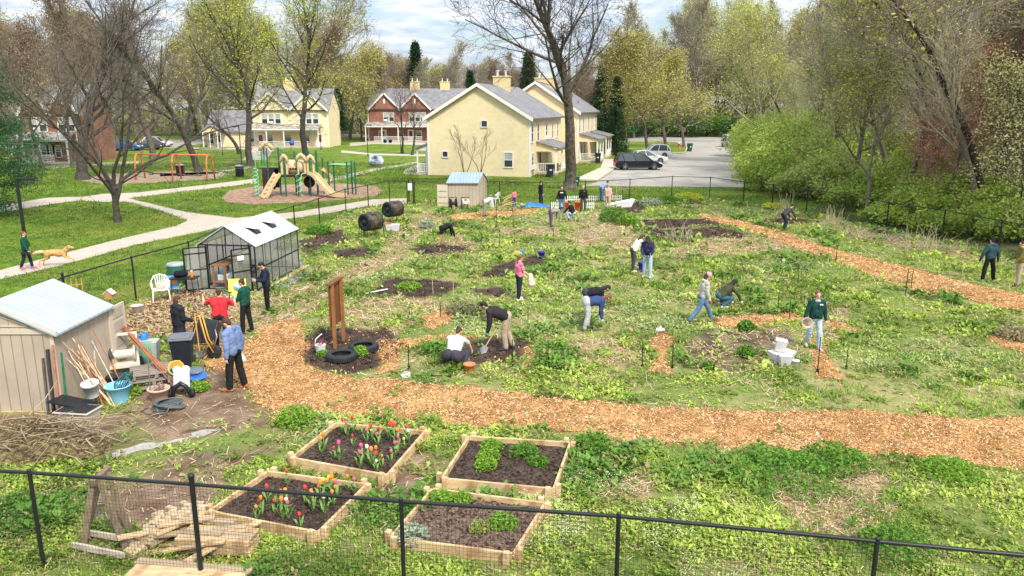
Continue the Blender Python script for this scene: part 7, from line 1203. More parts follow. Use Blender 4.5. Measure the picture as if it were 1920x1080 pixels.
# hose reel cart
p0 = GG(236, 704); rt = thing('hose_reel', 'cream plastic hose reel cart with black wheels beside the shed', 'hose reel', p0, R(25)); crm = M('plastic_cream', (.60, .55, .47), r=.5, v=.08)
for x in (-.26, .26): m = MB(); m.lathe([(.02, -.02), (.20, -.02), (.20, .02), (.16, .02), (.14, .01), (.02, .01)], (x, 0, .52), 20, ax=((0, 1, 0), (0, 0, 1), (1, 0, 0))); m.build('flange', crm, rt)
m = MB(); m.lathe([(.11, -.24), (.11, .24)], (0, 0, .52), 16, ax=((0, 1, 0), (0, 0, 1), (1, 0, 0))); m.build('drum', crm, rt)
m = MB(); m.bar((-.33, .1, .1), (-.33, .15, 1.0), .05); m.bar((.33, .1, .1), (.33, .15, 1.0), .05); m.bar((-.35, .15, 1.0), (.35, .15, 1.0), .06); m.bx(-.36, .36, -.25, .2, .22, .3); m.bar((-.33, -.2, .3), (-.33, .1, .75), .05); m.bar((.33, -.2, .3), (.33, .1, .75), .05); m.build('frame', crm, rt)
for x in (-.40, .40): m = MB(); m.lathe([(.001, -.035), (.19, -.035), (.19, .035), (.001, .035)], (x, .12, .19), 18, ax=((0, 1, 0), (0, 0, 1), (1, 0, 0))); m.build('wheel', tyr, rt)
# small reels at the far shed
for i, (px, lb) in enumerate(((851, 'dark coiled hose reel in front of the small shed, left one'), (873, 'pale hose reel in front of the small shed, right one'))):
    rt = thing('hose_reel', lb, 'hose reel', GG(px, 392)+Vector((0, -.3, 0)), R(20)); m = MB(); m.lathe([(.12, -.16), (.12, .16)], (0, 0, .36), 14, ax=((0, 1, 0), (0, 0, 1), (1, 0, 0))); m.build('drum', tyr if i == 0 else crm, rt)
    for x in (-.18, .18): m = MB(); m.lathe([(.001, -.02), (.32, -.02), (.32, .02), (.001, .02)], (x, 0, .36), 18, ax=((0, 1, 0), (0, 0, 1), (1, 0, 0))); m.build('flange', tyr if i == 0 else crm, rt)
    m = MB(); m.bar((-.25, .1, 0), (-.25, .1, .75), .04); m.bar((.25, .1, 0), (.25, .1, .75), .04); m.bar((-.25, .1, .75), (.25, .1, .75), .04); m.build('frame', tum, rt)
# hose coil
m = MB(); pts = []
for i in range(150): a = i*.33; rr = .26+.05*math.sin(i*.7)+.02*r.random(); pts.append((rr*1.15*math.cos(a), rr*.8*math.sin(a), .02+.0011*i))
pts += [(.1, -.35, .05), (-.35, -.33, .02), (-.55, -.15, .02), (-.5, .02, .02)]; m.path(pts, .016, 6); q = put_(m.build('garden_hose', M('hose_grey', (.10, .11, .115), r=.5)), GG(318, 773)); tag(q, 'dark grey garden hose coiled on the mud', 'hose')
# ride-on toy, lids, basin
toy = M('toy_white', (.66, .67, .70), r=.4); p0 = GG(343, 748); rt = thing('ride_on_toy', 'white and black plastic ride-on toy tipped on end beside the hose', 'toy', p0, R(10)); m = MB(); m.box((0, .05, .42), (.36, .10, .46), ax=((1, 0, 0), Vector((0, 1, -.3)).normalized(), Vector((0, .3, 1)).normalized())); m.ball((-.1, .12, .62), (.10, .07, .10), 12, 8); m.ball((.1, .12, .62), (.10, .07, .10), 12, 8); m.build('seat', toy, rt, bevel=.04)
m = MB(); m.path([(-.22, -.12, .03), (-.12, -.1, .28), (0, -.08, .36), (.12, -.1, .28), (.24, -.14, .04)], [.05, .055, .06, .055, .05], 8); m.build('bumper', tum, rt)
for x in (-.24, .24): m = MB(); m.lathe([(.001, -.04), (.10, -.04), (.10, .04), (.001, .04)], (x, -.05, .1), 14, ax=((0, 1, 0), (0, 0, 1), (1, 0, 0))); m.build('wheel', tyr, rt)
pot('bucket', 'yellow-rimmed bucket lying on its side behind the ride-on toy', 'bucket', GG(332, 725)+Vector((0, 0, .35)), .12, .18, .3, (.62, .38, .08), rx=60, rz=30); pot('bucket', 'dark teal bucket lying beside the yellow-rimmed one', 'bucket', GG(342, 728)+Vector((0, -.05, .30)), .10, .15, .25, (.02, .13, .14), rx=70, rz=-20)
m = MB(); m.lathe([(.001, 0), (.20, 0), (.26, .08), (.28, .09), (.26, .1), (.001, .05)], (0, 0, 0), 20, sx=1, sy=.7); q = put_(m.build('basin', M('basin_blue', (.03, .12, .36), r=.3)), GG(370, 722)+Vector((0, 0, .12)), 0, 20); tag(q, 'royal blue basin lying right of the ride-on toy', 'basin'); m = MB(); m.lathe([(.001, 0), (.24, 0), (.25, .02), (.2, .05), (.001, .06)], (0, 0, 0), 20, sx=1, sy=.7); q = put_(m.build('round_lid', M('lid_slate', (.10, .13, .18), r=.4)), GG(366, 718)+Vector((0, 0, .26)), 0, 15); tag(q, 'slate grey lid on top of the blue basin', 'lid')
rt = thing('watering_can', 'blue watering can top above the pale bin of hoses', 'watering can', GG(276, 690)+Vector((0, 0, .72))); bm_ = M('can_blue', (.03, .20, .62), r=.35); m = MB(); m.lathe([(.08, 0), (.09, .16), (.05, .18)], (0, 0, 0), 14); m.build('body', bm_, rt); m = MB(); m.path([(-.08, 0, .03), (-.16, 0, .1), (-.2, 0, .2)], .015, 6); m.build('spout', bm_, rt); m = MB(); m.path([(.08, 0, .03), (.15, 0, .08), (.1, 0, .2), (0, 0, .2)], .012, 6); m.build('handle', bm_, rt)
m = MB(); m.hexa([(-.18, -.15, 0), (.18, -.15, 0), (.18, .15, 0), (-.18, .15, 0), (-.24, -.2, .72), (.24, -.2, .72), (.24, .2, .72), (-.24, .2, .72)]); q = put_(m.build('storage_bin', M('bin_clear_grey', (.36, .38, .36), r=.4), bevel=.015), GG(284, 692), 10); tag(q, 'tall pale grey bin under the blue watering can', 'bin'); m = MB()
for i in range(7): m.path([(-.15+.05*i, -.1, .7), (-.2+.05*i, -.2, .75), (-.12+.04*i, -.24, .45), (-.1+.03*i, -.26, .2)], .010, 5)
q2 = put_(m.build('green_hose', M('hose_green', (.10, .42, .20), r=.4)), GG(284, 692), 10); tag(q2, 'light green hose draped over the pale grey bin', 'hose')
m = MB(); m.tube((0, 0, 0), (.03, 0, 1.05), .012, n=6); q = put_(m.build('metal_rod', steel), GG(284, 755)); tag(q, 'grey metal rod upright behind the beige planter', 'rod')
m = MB(); m.hexa([(-.2, -.1, 0), (.2, -.1, 0), (.2, .1, 0), (-.2, .1, 0), (-.22, -.12, .5), (.22, -.12, .5), (.22, .12, .5), (-.22, .12, .5)]); q = put_(m.build('black_sack', tum, bevel=.06), S_(.62, 1.2, 0), 20); tag(q, 'black plastic sack between the canes and the hose reel', 'sack')
m = MB(); m.bar((0, 0, 0), (-.25, .1, .55), .10, .05); q = put_(m.build('broom_head', M('broom_dark', (.06, .055, .06), v=.3)), S_(.08, 2.15, .55)); tag(q, 'dark broom head leaning high against the shed side', 'broom'); m = MB(); m.tube((0, 0, 0), (.12, -.1, -.55), .014, n=6); m.build('shaft', wood, q)
# brush pile
rt = thing('brush_pile', 'heap of dead branches and cuttings in the left corner', 'brush pile', GG(70, 850)); g = np.random.default_rng(3); S = []
for i in range(520): a = g.random()*6.28; rr = g.random()**.6; b_ = np.array([math.cos(a)*rr*1.5, math.sin(a)*rr*.75, .62*(1-rr**1.6)*g.random()**.5+.04]); dd_ = g.normal(0, 1, 3)*[1, .7, .22]; dd_ /= np.linalg.norm(dd_); l = .25+(.9 if i > 340 else .4)*g.random(); e_ = b_+dd_*l; b_[2] += .12*(i > 340); mm_ = (b_+e_)/2+g.normal(0, .04, 3); e_[2] = max(.02, e_[2]); w_ = (.008 if i > 340 else .005)+.008*g.random(); S += [(*b_, *mm_, w_, w_*.8), (*mm_, *e_, w_*.8, w_*.4)]
S = np.array(S); segmesh('branches', S[:700], STRAW, rt, colr=(.16, .11, .07)); segmesh('pale_branches', S[700:], STRAW, rt, colr=(.36, .27, .18)); m = MB(); m.lathe([(1.45, 0), (1.2, .15), (.7, .32), (.2, .4), (.001, .4)], (0, 0, 0), 20, sx=1, sy=.5); m.build('core', M('dead_leaves', (.10, .07, .045), r=1, v=.4, s=8, b=2, bs=20, c2=(.2, .16, .07)), rt)
P_ = [Vector((math.cos(a)*rr*1.4, math.sin(a)*rr*.7, .5*(1-rr**1.6)+.06)) for a, rr in zip(g.random(300)*6.28, g.random(300)**.6)]; leaves('dead_leaves', P_, 1100, .06, .06, ((.16, .11, .05), (.42, .36, .16)), rt)
# sawhorse, blocks, lumber
ow = M('weathered_timber', (.17, .125, .08), r=.9, v=.25, s=3, sc3=(6, 6, 1)); rt = thing('sawhorse', 'weathered wooden A-frame sawhorse at the lower left behind the fence', 'sawhorse', GG(195, 1015)); o_ = rt.location
top = Vector((G(172, 905, 1.0).x, o_.y+.25, .98))
for a_, b_, nm in ((top+Vector((-.05, -.1, 0)), GG(158, 1035), 'leg'), (top+Vector((.05, -.1, 0)), GG(243, 1052), 'leg'), (top+Vector((.04, .15, 0)), GG(248, 1012), 'leg'), (top+Vector((-.05, .15, 0)), GG(165, 1000), 'leg')): m = MB(); m.bar(a_, b_, .09, .04, up=(0, 1, 0)); m.build(nm, ow, rt, world=True)
m = MB(); m.bar(top+Vector((0, -.22, 0)), top+Vector((0, .3, 0)), .09, .09); m.build('top_beam', ow, rt, world=True); m = MB(); m.bar(GG(140, 1040)+Vector((0, -.02, .12)), GG(236, 1062)+Vector((0, -.02, .12)), .045, .09); m.build('stretcher', M('pale_plank', (.46, .38, .30), v=.2), rt, world=True); m = MB(); m.bar(GG(156, 1024)+Vector((0, .1, .12)), GG(240, 1040)+Vector((0, .1, .12)), .045, .09); m.build('stretcher', M('pale_plank'), rt, world=True)
blk_ = M('offcut_wood', (.36, .26, .16), r=.85, v=.25, s=6, c2=(.46, .35, .23))
q0 = GG(305, 1020)
for i in range(96):
    rr = r.random(); px = 252+140*r.random(); t_ = (px-252)/140; p = GG(px, 1052-62*t_-r.random()*30); lvl = r.choice((0, 0, 1, 1, 2, 2)) if .15 < t_ < .95 else 0; m = MB(); m.box((0, 0, 0), (.095, .2, .095)); q = put_(m.build('timber_block', blk_, bevel=.004), p+Vector((r.gauss(0, .02), r.gauss(0, .02), .06+.095*lvl)), r.choice((20, 30, 110, 25, 60))+r.gauss(0, 6), r.gauss(0, 8), r.gauss(0, 8)); tag(q, 'short square timber offcut in the heap beside the sawhorse', 'timber block', 'offcuts heaped by the sawhorse')
def boards(px, py, L_, rz, nx, nz, w, t_, lb, grp, fan=2.):
    p = GG(px, py)
    for k_ in range(nz):
        for i in range(nx):
            m = MB(); m.box((0, 0, 0), (L_+r.gauss(0, .03), w-.006, t_)); q = put_(m.build('board', cedar if (i+k_) % 3 else M('board_dull', (.36, .27, .17), r=.85, v=.2, s=2, sc3=(1, 9, 9)), bevel=.003), p+Vector((-math.sin(R(rz))*(i-(nx-1)/2)*w+r.gauss(0, .015), math.cos(R(rz))*(i-(nx-1)/2)*w, .05+t_/2+k_*(t_+.002))), rz+r.gauss(0, fan*.4)); tag(q, lb, 'board', grp)
for i in range(14):
    p = GG(300+130*r.random(), 1010+45*r.random()); m = MB(); m.box((0, 0, 0), (.5+.9*r.random(), .11, .035)); q = put_(m.build('board', M('board_dull', (.36, .27, .17), r=.85, v=.2, s=2, sc3=(1, 9, 9)) if i % 2 else cedar, bevel=.003), p+Vector((0, 0, .08+.02*i)), r.gauss(5, 28), r.gauss(0, 5), r.gauss(0, 7)); tag(q, 'loose board lying askew between the sawhorse and the stacked boards', 'board', 'loose boards by the sawhorse')
boards(412, 1040, 1.12, -6, 3, 6, .14, .038, 'grey-edged board in the farther stack of boards', 'boards in the farther stack', 3); boards(352, 1108, 1.70, -8, 4, 4, .15, .04, 'honey-coloured board in the nearest stack at the bottom edge', 'boards in the nearest stack')
# white bag, basket etc
m = MB(); caps(m, (-.08, 0, .08), (.08, 0, .08), .07, .06, 10); caps(m, (0, 0, .1), (0, .02, .2), .05, .02); q = shell('bag', m, M('bag_white', (.70, .69, .66)), None, .015, 3); q.location = GG(1238, 626); tag(q, 'crumpled white bag at the top of the narrow chip strip', 'bag')
rt = thing('tool_bag', 'small blue and tan bag on the grass left of the purple bucket', 'bag', GG(971, 482)); m = MB(); caps(m, (-.1, 0, .12), (.12, 0, .12), .10, .10); shell('body', m, cloth('tan_bag', (.55, .36, .14)), rt, .02, 3); m = MB(); m.bx(.08, .28, -.06, .06, .02, .28); m.build('pocket', M('bag_blue', (.04, .20, .40)), rt, bevel=.03)
m = MB(); m.prism([(-.12, -.1), (-.02, -.08), (.16, .9), (.06, .95)], 0, .012); q = put_(m.build('white_sheet', M('sheet_white', (.66, .64, .60)), bevel=.0), GG(690, 556)+Vector((0, 0, .05)), -34); tag(q, 'strip of white cloth along the edge of the narrow dug plot', 'sheet')
# far group things
tarp = M('tarp_blue', (.03, .16, .52), r=.45, v=.25, s=3); g = np.random.default_rng(6); n_ = 16; vs = []; fs = []
for i in range(n_+1):
    for j in range(7): x = i/n_*2.3; y = j/6*.9; vs.append((x, y, .03+.30*math.sin(math.pi*i/n_)*math.sin(math.pi*j/6)*(.4+g.random()*.8)))
for i in range(n_):
    for j in range(6): a = i*7+j; fs.append((a, a+7, a+8, a+1))
m = MB(); m.add(vs, fs, True); q = put_(m.build('tarpaulin', tarp), GG(969, 392)); s_ = q.modifiers.new('s', 'SOLIDIFY'); s_.thickness = .02; tag(q, 'crumpled bright blue tarpaulin in the far corner of the garden', 'tarpaulin')
for i in range(9): a = GG(944+r.uniform(-4, 4), 392-i*.6); m = MB(); m.bar((0, 0, 0), (r.uniform(.5, .9), r.uniform(-.1, .4), r.uniform(.1, .5)), .09, .03); q = put_(m.build('scrap_board', M('scrap_yellow', (.46, .30, .12), v=.3)), a+Vector((0, 0, .08+.05*i))); tag(q, 'loose board in the scrap heap left of the child', 'board', 'scrap boards by the child')
pick = M('picket_white', (.72, .72, .70), r=.6)
for i, (p1, p2, lb) in enumerate(((1034, 1062, 'left end, behind the black hoodie person'), (1094, 1113, 'right end, beside the fair-haired person'))):
    a, b = GG(p1, 393), GG(p2, 393); rt = thing('picket_fence', 'low white picket edging, '+lb, 'fence', a); n = max(3, int((b-a).length/.13)); m = MB(); m.bar(a+Vector((0, 0, .12)), b+Vector((0, 0, .12)), .02, .05); m.bar(a+Vector((0, 0, .32)), b+Vector((0, 0, .32)), .02, .05); m.build('rail', pick, rt, world=True)
    for k_ in range(n+1): p = a.lerp(b, k_/n); m = MB(); m.box(p+Vector((0, -.02, .22)), (.055, .016, .44)); m.prism([(-.027, .44), (.027, .44), (0, .49)], -.008, .008, ax=((1, 0, 0), (0, 0, 1), (0, 1, 0)), o=p+Vector((0, -.02, 0))); m.build('picket', pick, rt, world=True)
a, b = GG(1060, 379), GG(1165, 377); rt = thing('picket_fence', 'long low white picket edging running behind the standing people', 'fence', a); n = int((b-a).length/.16); m = MB(); m.bar(a+Vector((0, 0, .12)), b+Vector((0, 0, .12)), .02, .05); m.bar(a+Vector((0, 0, .3)), b+Vector((0, 0, .3)), .02, .05); m.build('rail', pick, rt, world=True)
for k_ in range(n+1): p = a.lerp(b, k_/n); m = MB(); m.box(p+Vector((0, -.02, .2)), (.06, .016, .4)); m.build('picket', pick, rt, world=True)
m = MB(); m.hexa([(-.8, -.2, 0), (.9, -.2, 0), (.9, .2, 0), (-.8, .2, 0), (-.85, -.28, .22), (1.15, -.28, .55), (1.15, .28, .55), (-.85, .28, .22)]); q = put_(m.build('garden_sledge', pick, bevel=.02), GG(1158, 391), 12); tag(q, 'low white boat-like trough beside the reddish plot', 'trough')
m = MB(); m.lathe([(.16, 0), (.13, .1), (.12, .18), (.24, .26), (.26, .34), (.001, .36)], (0, 0, 0), 16); q = put_(m.build('tree_stump', M('stump', (.34, .22, .13), r=.9, v=.25)), G(961, 346)); tag(q, 'squat brown stone urn on the lawn beyond the fence', 'urn')
rt = thing('branch_bundle', 'pale driftwood branch lying on the lawn behind the far fence', 'branch', G(1168, 366)); segmesh('branch', np.array([(-.9, 0, .1, -.2, 0, .35, .06, .05), (-.2, 0, .35, .3, 0, .5, .05, .04), (.3, 0, .5, .6, 0, .1, .05, .03), (.3, 0, .5, .75, 0, .45, .06, .05)]), barkl, rt)
# hydrant
rt = thing('fire_hydrant', 'small red fire hydrant with a white cap on the island lawn', 'hydrant', G(1273, 277)); m = MB(); m.lathe([(.2, 0), (.2, .08), (.14, .1), (.13, .6), (.16, .62), (.16, .68)], (0, 0, 0), 12); m.tube((-.24, 0, .45), (.24, 0, .45), .07, n=8); m.build('body', M('hydrant_red', (.5, .04, .04), r=.5), rt); m = MB(); m.lathe([(.15, .681), (.12, .78), (.04, .84), (.001, .85)], (0, 0, 0), 12); m.build('cap', M('hydrant_cap', (.6, .55, .5)), rt)
# ================= lamp posts and litter bins =================
def lamp(px, py, top, label, arm=.55, r_=.05, rz=0):
    g_ = G(px, py); h_ = A(px, top, g_.y).z; rt = thing('lamp_post', label, 'lamp post', g_, R(rz)); m = MB(); m.tube((0, 0, 0), (0, 0, h_), r_, r_*.85, 10); m.lathe([(r_*2, 0), (r_*2, .1), (r_, .3)], (0, 0, 0), 10); m.build('pole', blackm, rt); m = MB(); m.box((arm*.55, 0, h_-.03), (arm*1.1, .14, .09)); m.box((arm*.9, 0, h_-.10), (arm*.8, .22, .06)); m.build('lamp_head', blackm, rt, bevel=.02); m = MB(); m.box((arm*.9, 0, h_-.135), (arm*.6, .16, .012)); m.build('lens', M('lamp_lens', (.55, .56, .55), r=.3), rt)
lamp(49, 462, 334, 'black lamp post with an arm to the right, near the left edge', .8, .09); lamp(455, 330, 236, 'thin black lamp post beside the second litter bin', .6, .05, 180); lamp(690, 292, 234, 'slim brown lamp post beside the wrapped object', .6, .05, 0); lamp(602, 281, 238, 'slim lamp post at the right end of the yellow duplex', .4, .05); lamp(752, 288, 242, 'thin lamp post between the two slim bare trees', .4, .05); lamp(1414, 252, 208, 'dark lamp post over the bushes at the end of the car park', -1.4, .12); lamp(418, 291, 246, 'leaning thin lamp post before the low yellow wing', .3, .04)
for px, py, h_, lb in ((339, 330, 1.15, 'dark litter bin behind the orange swings'), (450, 332, 1.15, 'black litter bin on the lawn left of the climbing frame')):
    rt = thing('litter_bin', lb, 'bin', G(px, py)); m = MB(); m.lathe([(.36, .05), (.38, .1), (.38, h_*.85), (.40, h_*.87), (.40, h_*.92)], (0, 0, 0), 18)
    for k_ in range(18): a = k_*math.pi/9; m.box((.39*math.cos(a), .39*math.sin(a), h_*.48), (.02, .05, h_*.72), rz=a)
    m.build('body', tum, rt); m = MB(); m.lathe([(.41, h_*.921), (.38, h_), (.2, h_+.04), (.001, h_+.04)], (0, 0, 0), 18); m.build('lid', M('lid_greyish', (.2, .21, .22), r=.5), rt)
g_ = G(706, 313); m = MB(); caps(m, (-.5, 0, .55), (.45, 0, .62), .42, .45); caps(m, (-.55, 0, .5), (-.6, 0, 1.15), .3, .2); caps(m, (.4, 0, .9), (-.3, 0, 1.1), .35, .3); q = put_(shell('wrapped_seat', m, M('wrap_blue', (.05, .08, .14), r=.3, v=.4, s=1.2, c2=(.42, .48, .54), b=1.5, bs=4), None, .06, 2), g_); tag(q, 'rounded object wrapped in blue and clear sheeting on the lawn', 'wrapped object')
# ================= playground =================
pg = M('play_green', (.01, .11, .075), r=.4, v=.1); pl = M('play_mint', (.22, .60, .34), r=.4, v=.08); pt = M('play_tan', (.56, .42, .24), r=.5, v=.08); pgl = M('play_leaf_green', (.12, .45, .14), r=.4, v=.08); pd = M('play_dark', (.04, .015, .02), r=.6)
o = G(575, 366); sc1 = (366-200)/6.7; rt = thing('climbing_frame', 'green and tan climbing frame with slides on the round bark patch', 'playground', o); X = lambda px: (px-575)/sc1*1.0
def post(px, y, z1, n='post', m_=None, z0=0): m = MB(); m.tube((X(px), y, z0), (X(px), y, z1), .06, n=8); m.ball((X(px), y, z1), .065, 8, 5); m.build(n, m_ or pg, rt)
for px, y, z in ((492, .8, 3.6), (507, -.4, 3.6), (519, .9, 3.6), (529, -.4, 3.6), (543, -1., 3.3), (553, .4, 3.3), (567, -1., 3.2), (577, .5, 3.3), (590, -1., 3.4), (594, .6, 3.4), (598, -.2, 3.3), (604, .8, 2.8), (484, 1.2, 3.2), (577, 1.0, 2.3)): post(px, y, z)
for x0, x1, z, y0, y1 in ((490, 531, 2.15, -.4, .9), (527, 555, 1.55, -1, .4), (565, 600, 1.6, -1, .6)): m = MB(); m.bx(X(x0), X(x1), y0, y1, z-.08, z); m.build('platform', pd, rt)
m = MB(); m.bx(X(496), X(519), -.42, -.36, .5, 2.05); m.build('dark_panel', pd, rt); m = MB(); m.bx(X(498), X(517), .9, .95, .5, 2.05); m.build('dark_panel', pd, rt)
def rails(x0, x1, y, z0, z1, mm, step=.18):
    m = MB(); m.tube((x0, y, z0), (x1, y, z0), .03, n=6); m.tube((x0, y, z1), (x1, y, z1), .03, n=6); n = max(2, int(abs(x1-x0)/step))
    for i in range(n+1): t_ = x0+(x1-x0)*i/n; m.tube((t_, y, z0), (t_, y, z1), .02, n=5)
    m.build('guard_rail', mm, rt)
rails(X(492), X(507), -.4, 2.2, 3.1, pgl); rails(X(507), X(529), -.4, 2.2, 3.1, pgl, .3); rails(X(519), X(530), .9, 2.2, 3.5, pgl); rails(X(543), X(553), .4, 1.7, 2.6, pgl); rails(X(567), X(590), .6, 1.7, 2.6, pgl)
m = MB(); m.path([(X(490), .2, 3.4), (X(493), .2, 3.75), (X(500), .2, 3.95), (X(508), .2, 3.85), (X(514), .2, 3.5)], .16, 8); m.build('arch_roof', pt, rt)
m = MB(); m.path([(X(524), 0, 3.4), (X(526), 0, 3.9), (X(531), 0, 3.7), (X(532), 0, 3.3)], .03, 6); m.build('loop_bar', pgl, rt)
m = MB(); m.lathe([(.45, -.75), (.55, -.6), (.55, .6), (.45, .75)], (X(557), -.3, 2.2), 16, ax=((0, 1, 0), (0, 0, 1), (1, 0, 0))); m.build('crawl_tube', pt, rt)
for px in (553, 558, 563): m = MB(); m.ball((X(px), -.86, 2.1), (.09, .03, .09), 8, 6); m.build('porthole', pd, rt)
for x0, x1, z in ((536, 550, 2.9), (566, 584, 2.95), (585, 600, 2.85)): m = MB(); m.path([(X(x0), -1.02, z-.25), (X(x0)+.15, -1.02, z+.1), ((X(x0)+X(x1))/2, -1.02, z+.25), (X(x1)-.15, -1.02, z+.1), (X(x1), -1.02, z-.3)], .13, 7); m.bx(X(x0)+.02, X(x0)+.16, -1.05, -.98, z-1.2, z-.2); m.bx(X(x1)-.16, X(x1)-.02, -1.05, -.98, z-1.2, z-.2); m.build('entry_panel', pt, rt)
def slide(pts, w, mat, nm='slide'):
    m = MB(); pts = [Vector(p) for p in pts]; vs = []; n = len(pts)
    for i, p in enumerate(pts):
        T = (pts[min(i+1, n-1)]-pts[max(i-1, 0)]).normalized(); S_2 = T.cross(Vector((0, 0, 1))).normalized(); U = S_2.cross(T)
        for a, b in ((-w, .22), (-w, -.03), (w, -.03), (w, .22), (w-.07, .22), (w-.07, .03), (-w+.07, .03), (-w+.07, .22)): vs.append(p+S_2*a+U*b)
    fs = [(i*8+k, i*8+(k+1) % 8, i*8+8+(k+1) % 8, i*8+8+k) for i in range(n-1) for k in range(8)]+[tuple(range(8)), tuple(range((n-1)*8, n*8))[::-1]]; m.add(vs, fs); fixnormals(m.build(nm, mat, rt))
slide([(X(592), -1.1, 1.75), (X(601), -1.2, 1.55), (X(610), -1.4, 1.15), (X(622), -1.6, .62), (X(634), -1.8, .22), (X(646), -1.9, .12), (X(660), -2.0, .10)], .36, pt); slide([(X(600), .9, 1.9), (X(607), 1.0, 1.7), (X(616), 1.2, 1.2)], .3, pt)
slide([(X(531), -1.1, 1.7), (X(527), -1.4, 1.35), (X(520), -1.8, .8), (X(515), -2.2, .25), (X(512), -2.4, .05)], .30, pt, 'climbing_ramp')
m = MB()
for i in range(5): t_ = i/5; m.box((X(529)-t_*.62, -1.3-t_*1.05, 1.5-t_*1.4), (.5, .14, .10))
m.build('ramp_holds', M('play_tan_dark', (.42, .30, .16)), rt)
for k_, px in enumerate((488, 569)):
    for s_ in (0, math.pi):
        m = MB(); m.path([(X(px)+.22*math.cos(i*.55+s_), -1.15+.22*math.sin(i*.55+s_), .08+i*2.1/44*(1 if k_ == 0 else .8)) for i in range(45)], .028, 5); m.build('spiral_climber', pl, rt)
        if k_: break
m = MB(); m.path([(X(569), -1.15, 0), (X(571), -1.15, .9), (X(575), -1.1, 1.7), (X(580), -1., 1.8)], .035, 6); m.build('climber_pole', pl, rt)
m = MB(); m.path([(X(484), -.4, 0), (X(484), -.4, 2.9), (X(487), -.4, 3.15), (X(496), -.4, 3.2)], .03, 6); m.build('climber_pole', pl, rt)
for px, y in ((617, .4), (624, 1.0), (655, .0), (660, .7), (669, .2)): post(px, y, 2.55)
m = MB(); m.tube((X(617), .4, 2.35), (X(655), 0, 2.35), .03, n=6); m.tube((X(624), 1, 2.35), (X(660), .7, 2.35), .03, n=6)
for i in range(9): t_ = i/8; m.tube(Vector((X(617), .4, 2.35)).lerp(Vector((X(655), 0, 2.35)), t_), Vector((X(624), 1, 2.35)).lerp(Vector((X(660), .7, 2.35)), t_), .02, n=5)
m.build('monkey_bars', pl, rt); m = MB()
for z in (.5, 1., 1.4, 1.8): m.tube((X(660), .7, z), (X(669), .2, z), .025, n=5)
m.path([(X(645), .1, .35), (X(645), .1, .7), (X(655), 0, .85)], .025, 5); m.build('ladder', pl, rt)
m = MB(); m.lathe([(.001, -.05), (.45, -.05), (.45, .05), (.001, .05)], (X(583), -.2, 1.05), 14, ax=((1, 0, 0), (0, 0, 1), (0, -1, 0))); m.build('play_panel', pd, rt); m = MB(); m.bx(X(535), X(553), .38, .44, 1.42, 1.54); m.bx(X(553), X(567), -.2, -.1, 1.35, 1.47); m.build('bridge', M('play_grey', (.4, .36, .3)), rt)
# ================= swings =================
og = M('swing_orange', (.66, .15, .06), r=.5, v=.15)
o = G(330, 338); s2 = 138/6.7; rt = thing('swing_set', 'orange tube swing set with three arched frames on the left lawn', 'swings', o); XX = lambda px, y=0: (px-330)/s2
fr3 = [(XX(248), 1.2), (XX(328), .2), (XX(400), -.6)]; zt = 2.35
for x, y in fr3:
    for s_ in (-1, 1): m = MB(); m.path([(x+.05, y, zt), (x+.06, y+s_*.25, zt-.02), (x+.08, y+s_*.5, zt-.18), (x+.1, y+s_*.75, zt-.7), (x+.12, y+s_*.95, 0)], .075, 8); m.build('frame_leg', og, rt)
m = MB(); m.path([(x+.05, y, zt) for x, y in fr3], .065, 8); m.build('top_bar', og, rt)
for i, (x, y) in enumerate(((XX(275), .9), (XX(300), .55), (XX(352), -.05), (XX(378), -.3))):
    for s_ in (-.22, .22): m = MB(); m.tube((x+s_, y, zt), (x+s_, y, .55), .012, n=4); m.build('chain', steel, rt)
    m = MB(); m.path([(x-.22, y, .56), (x-.1, y, .45), (x+.1, y, .45), (x+.22, y, .56)], .05, 6); m.build('seat', tum, rt)
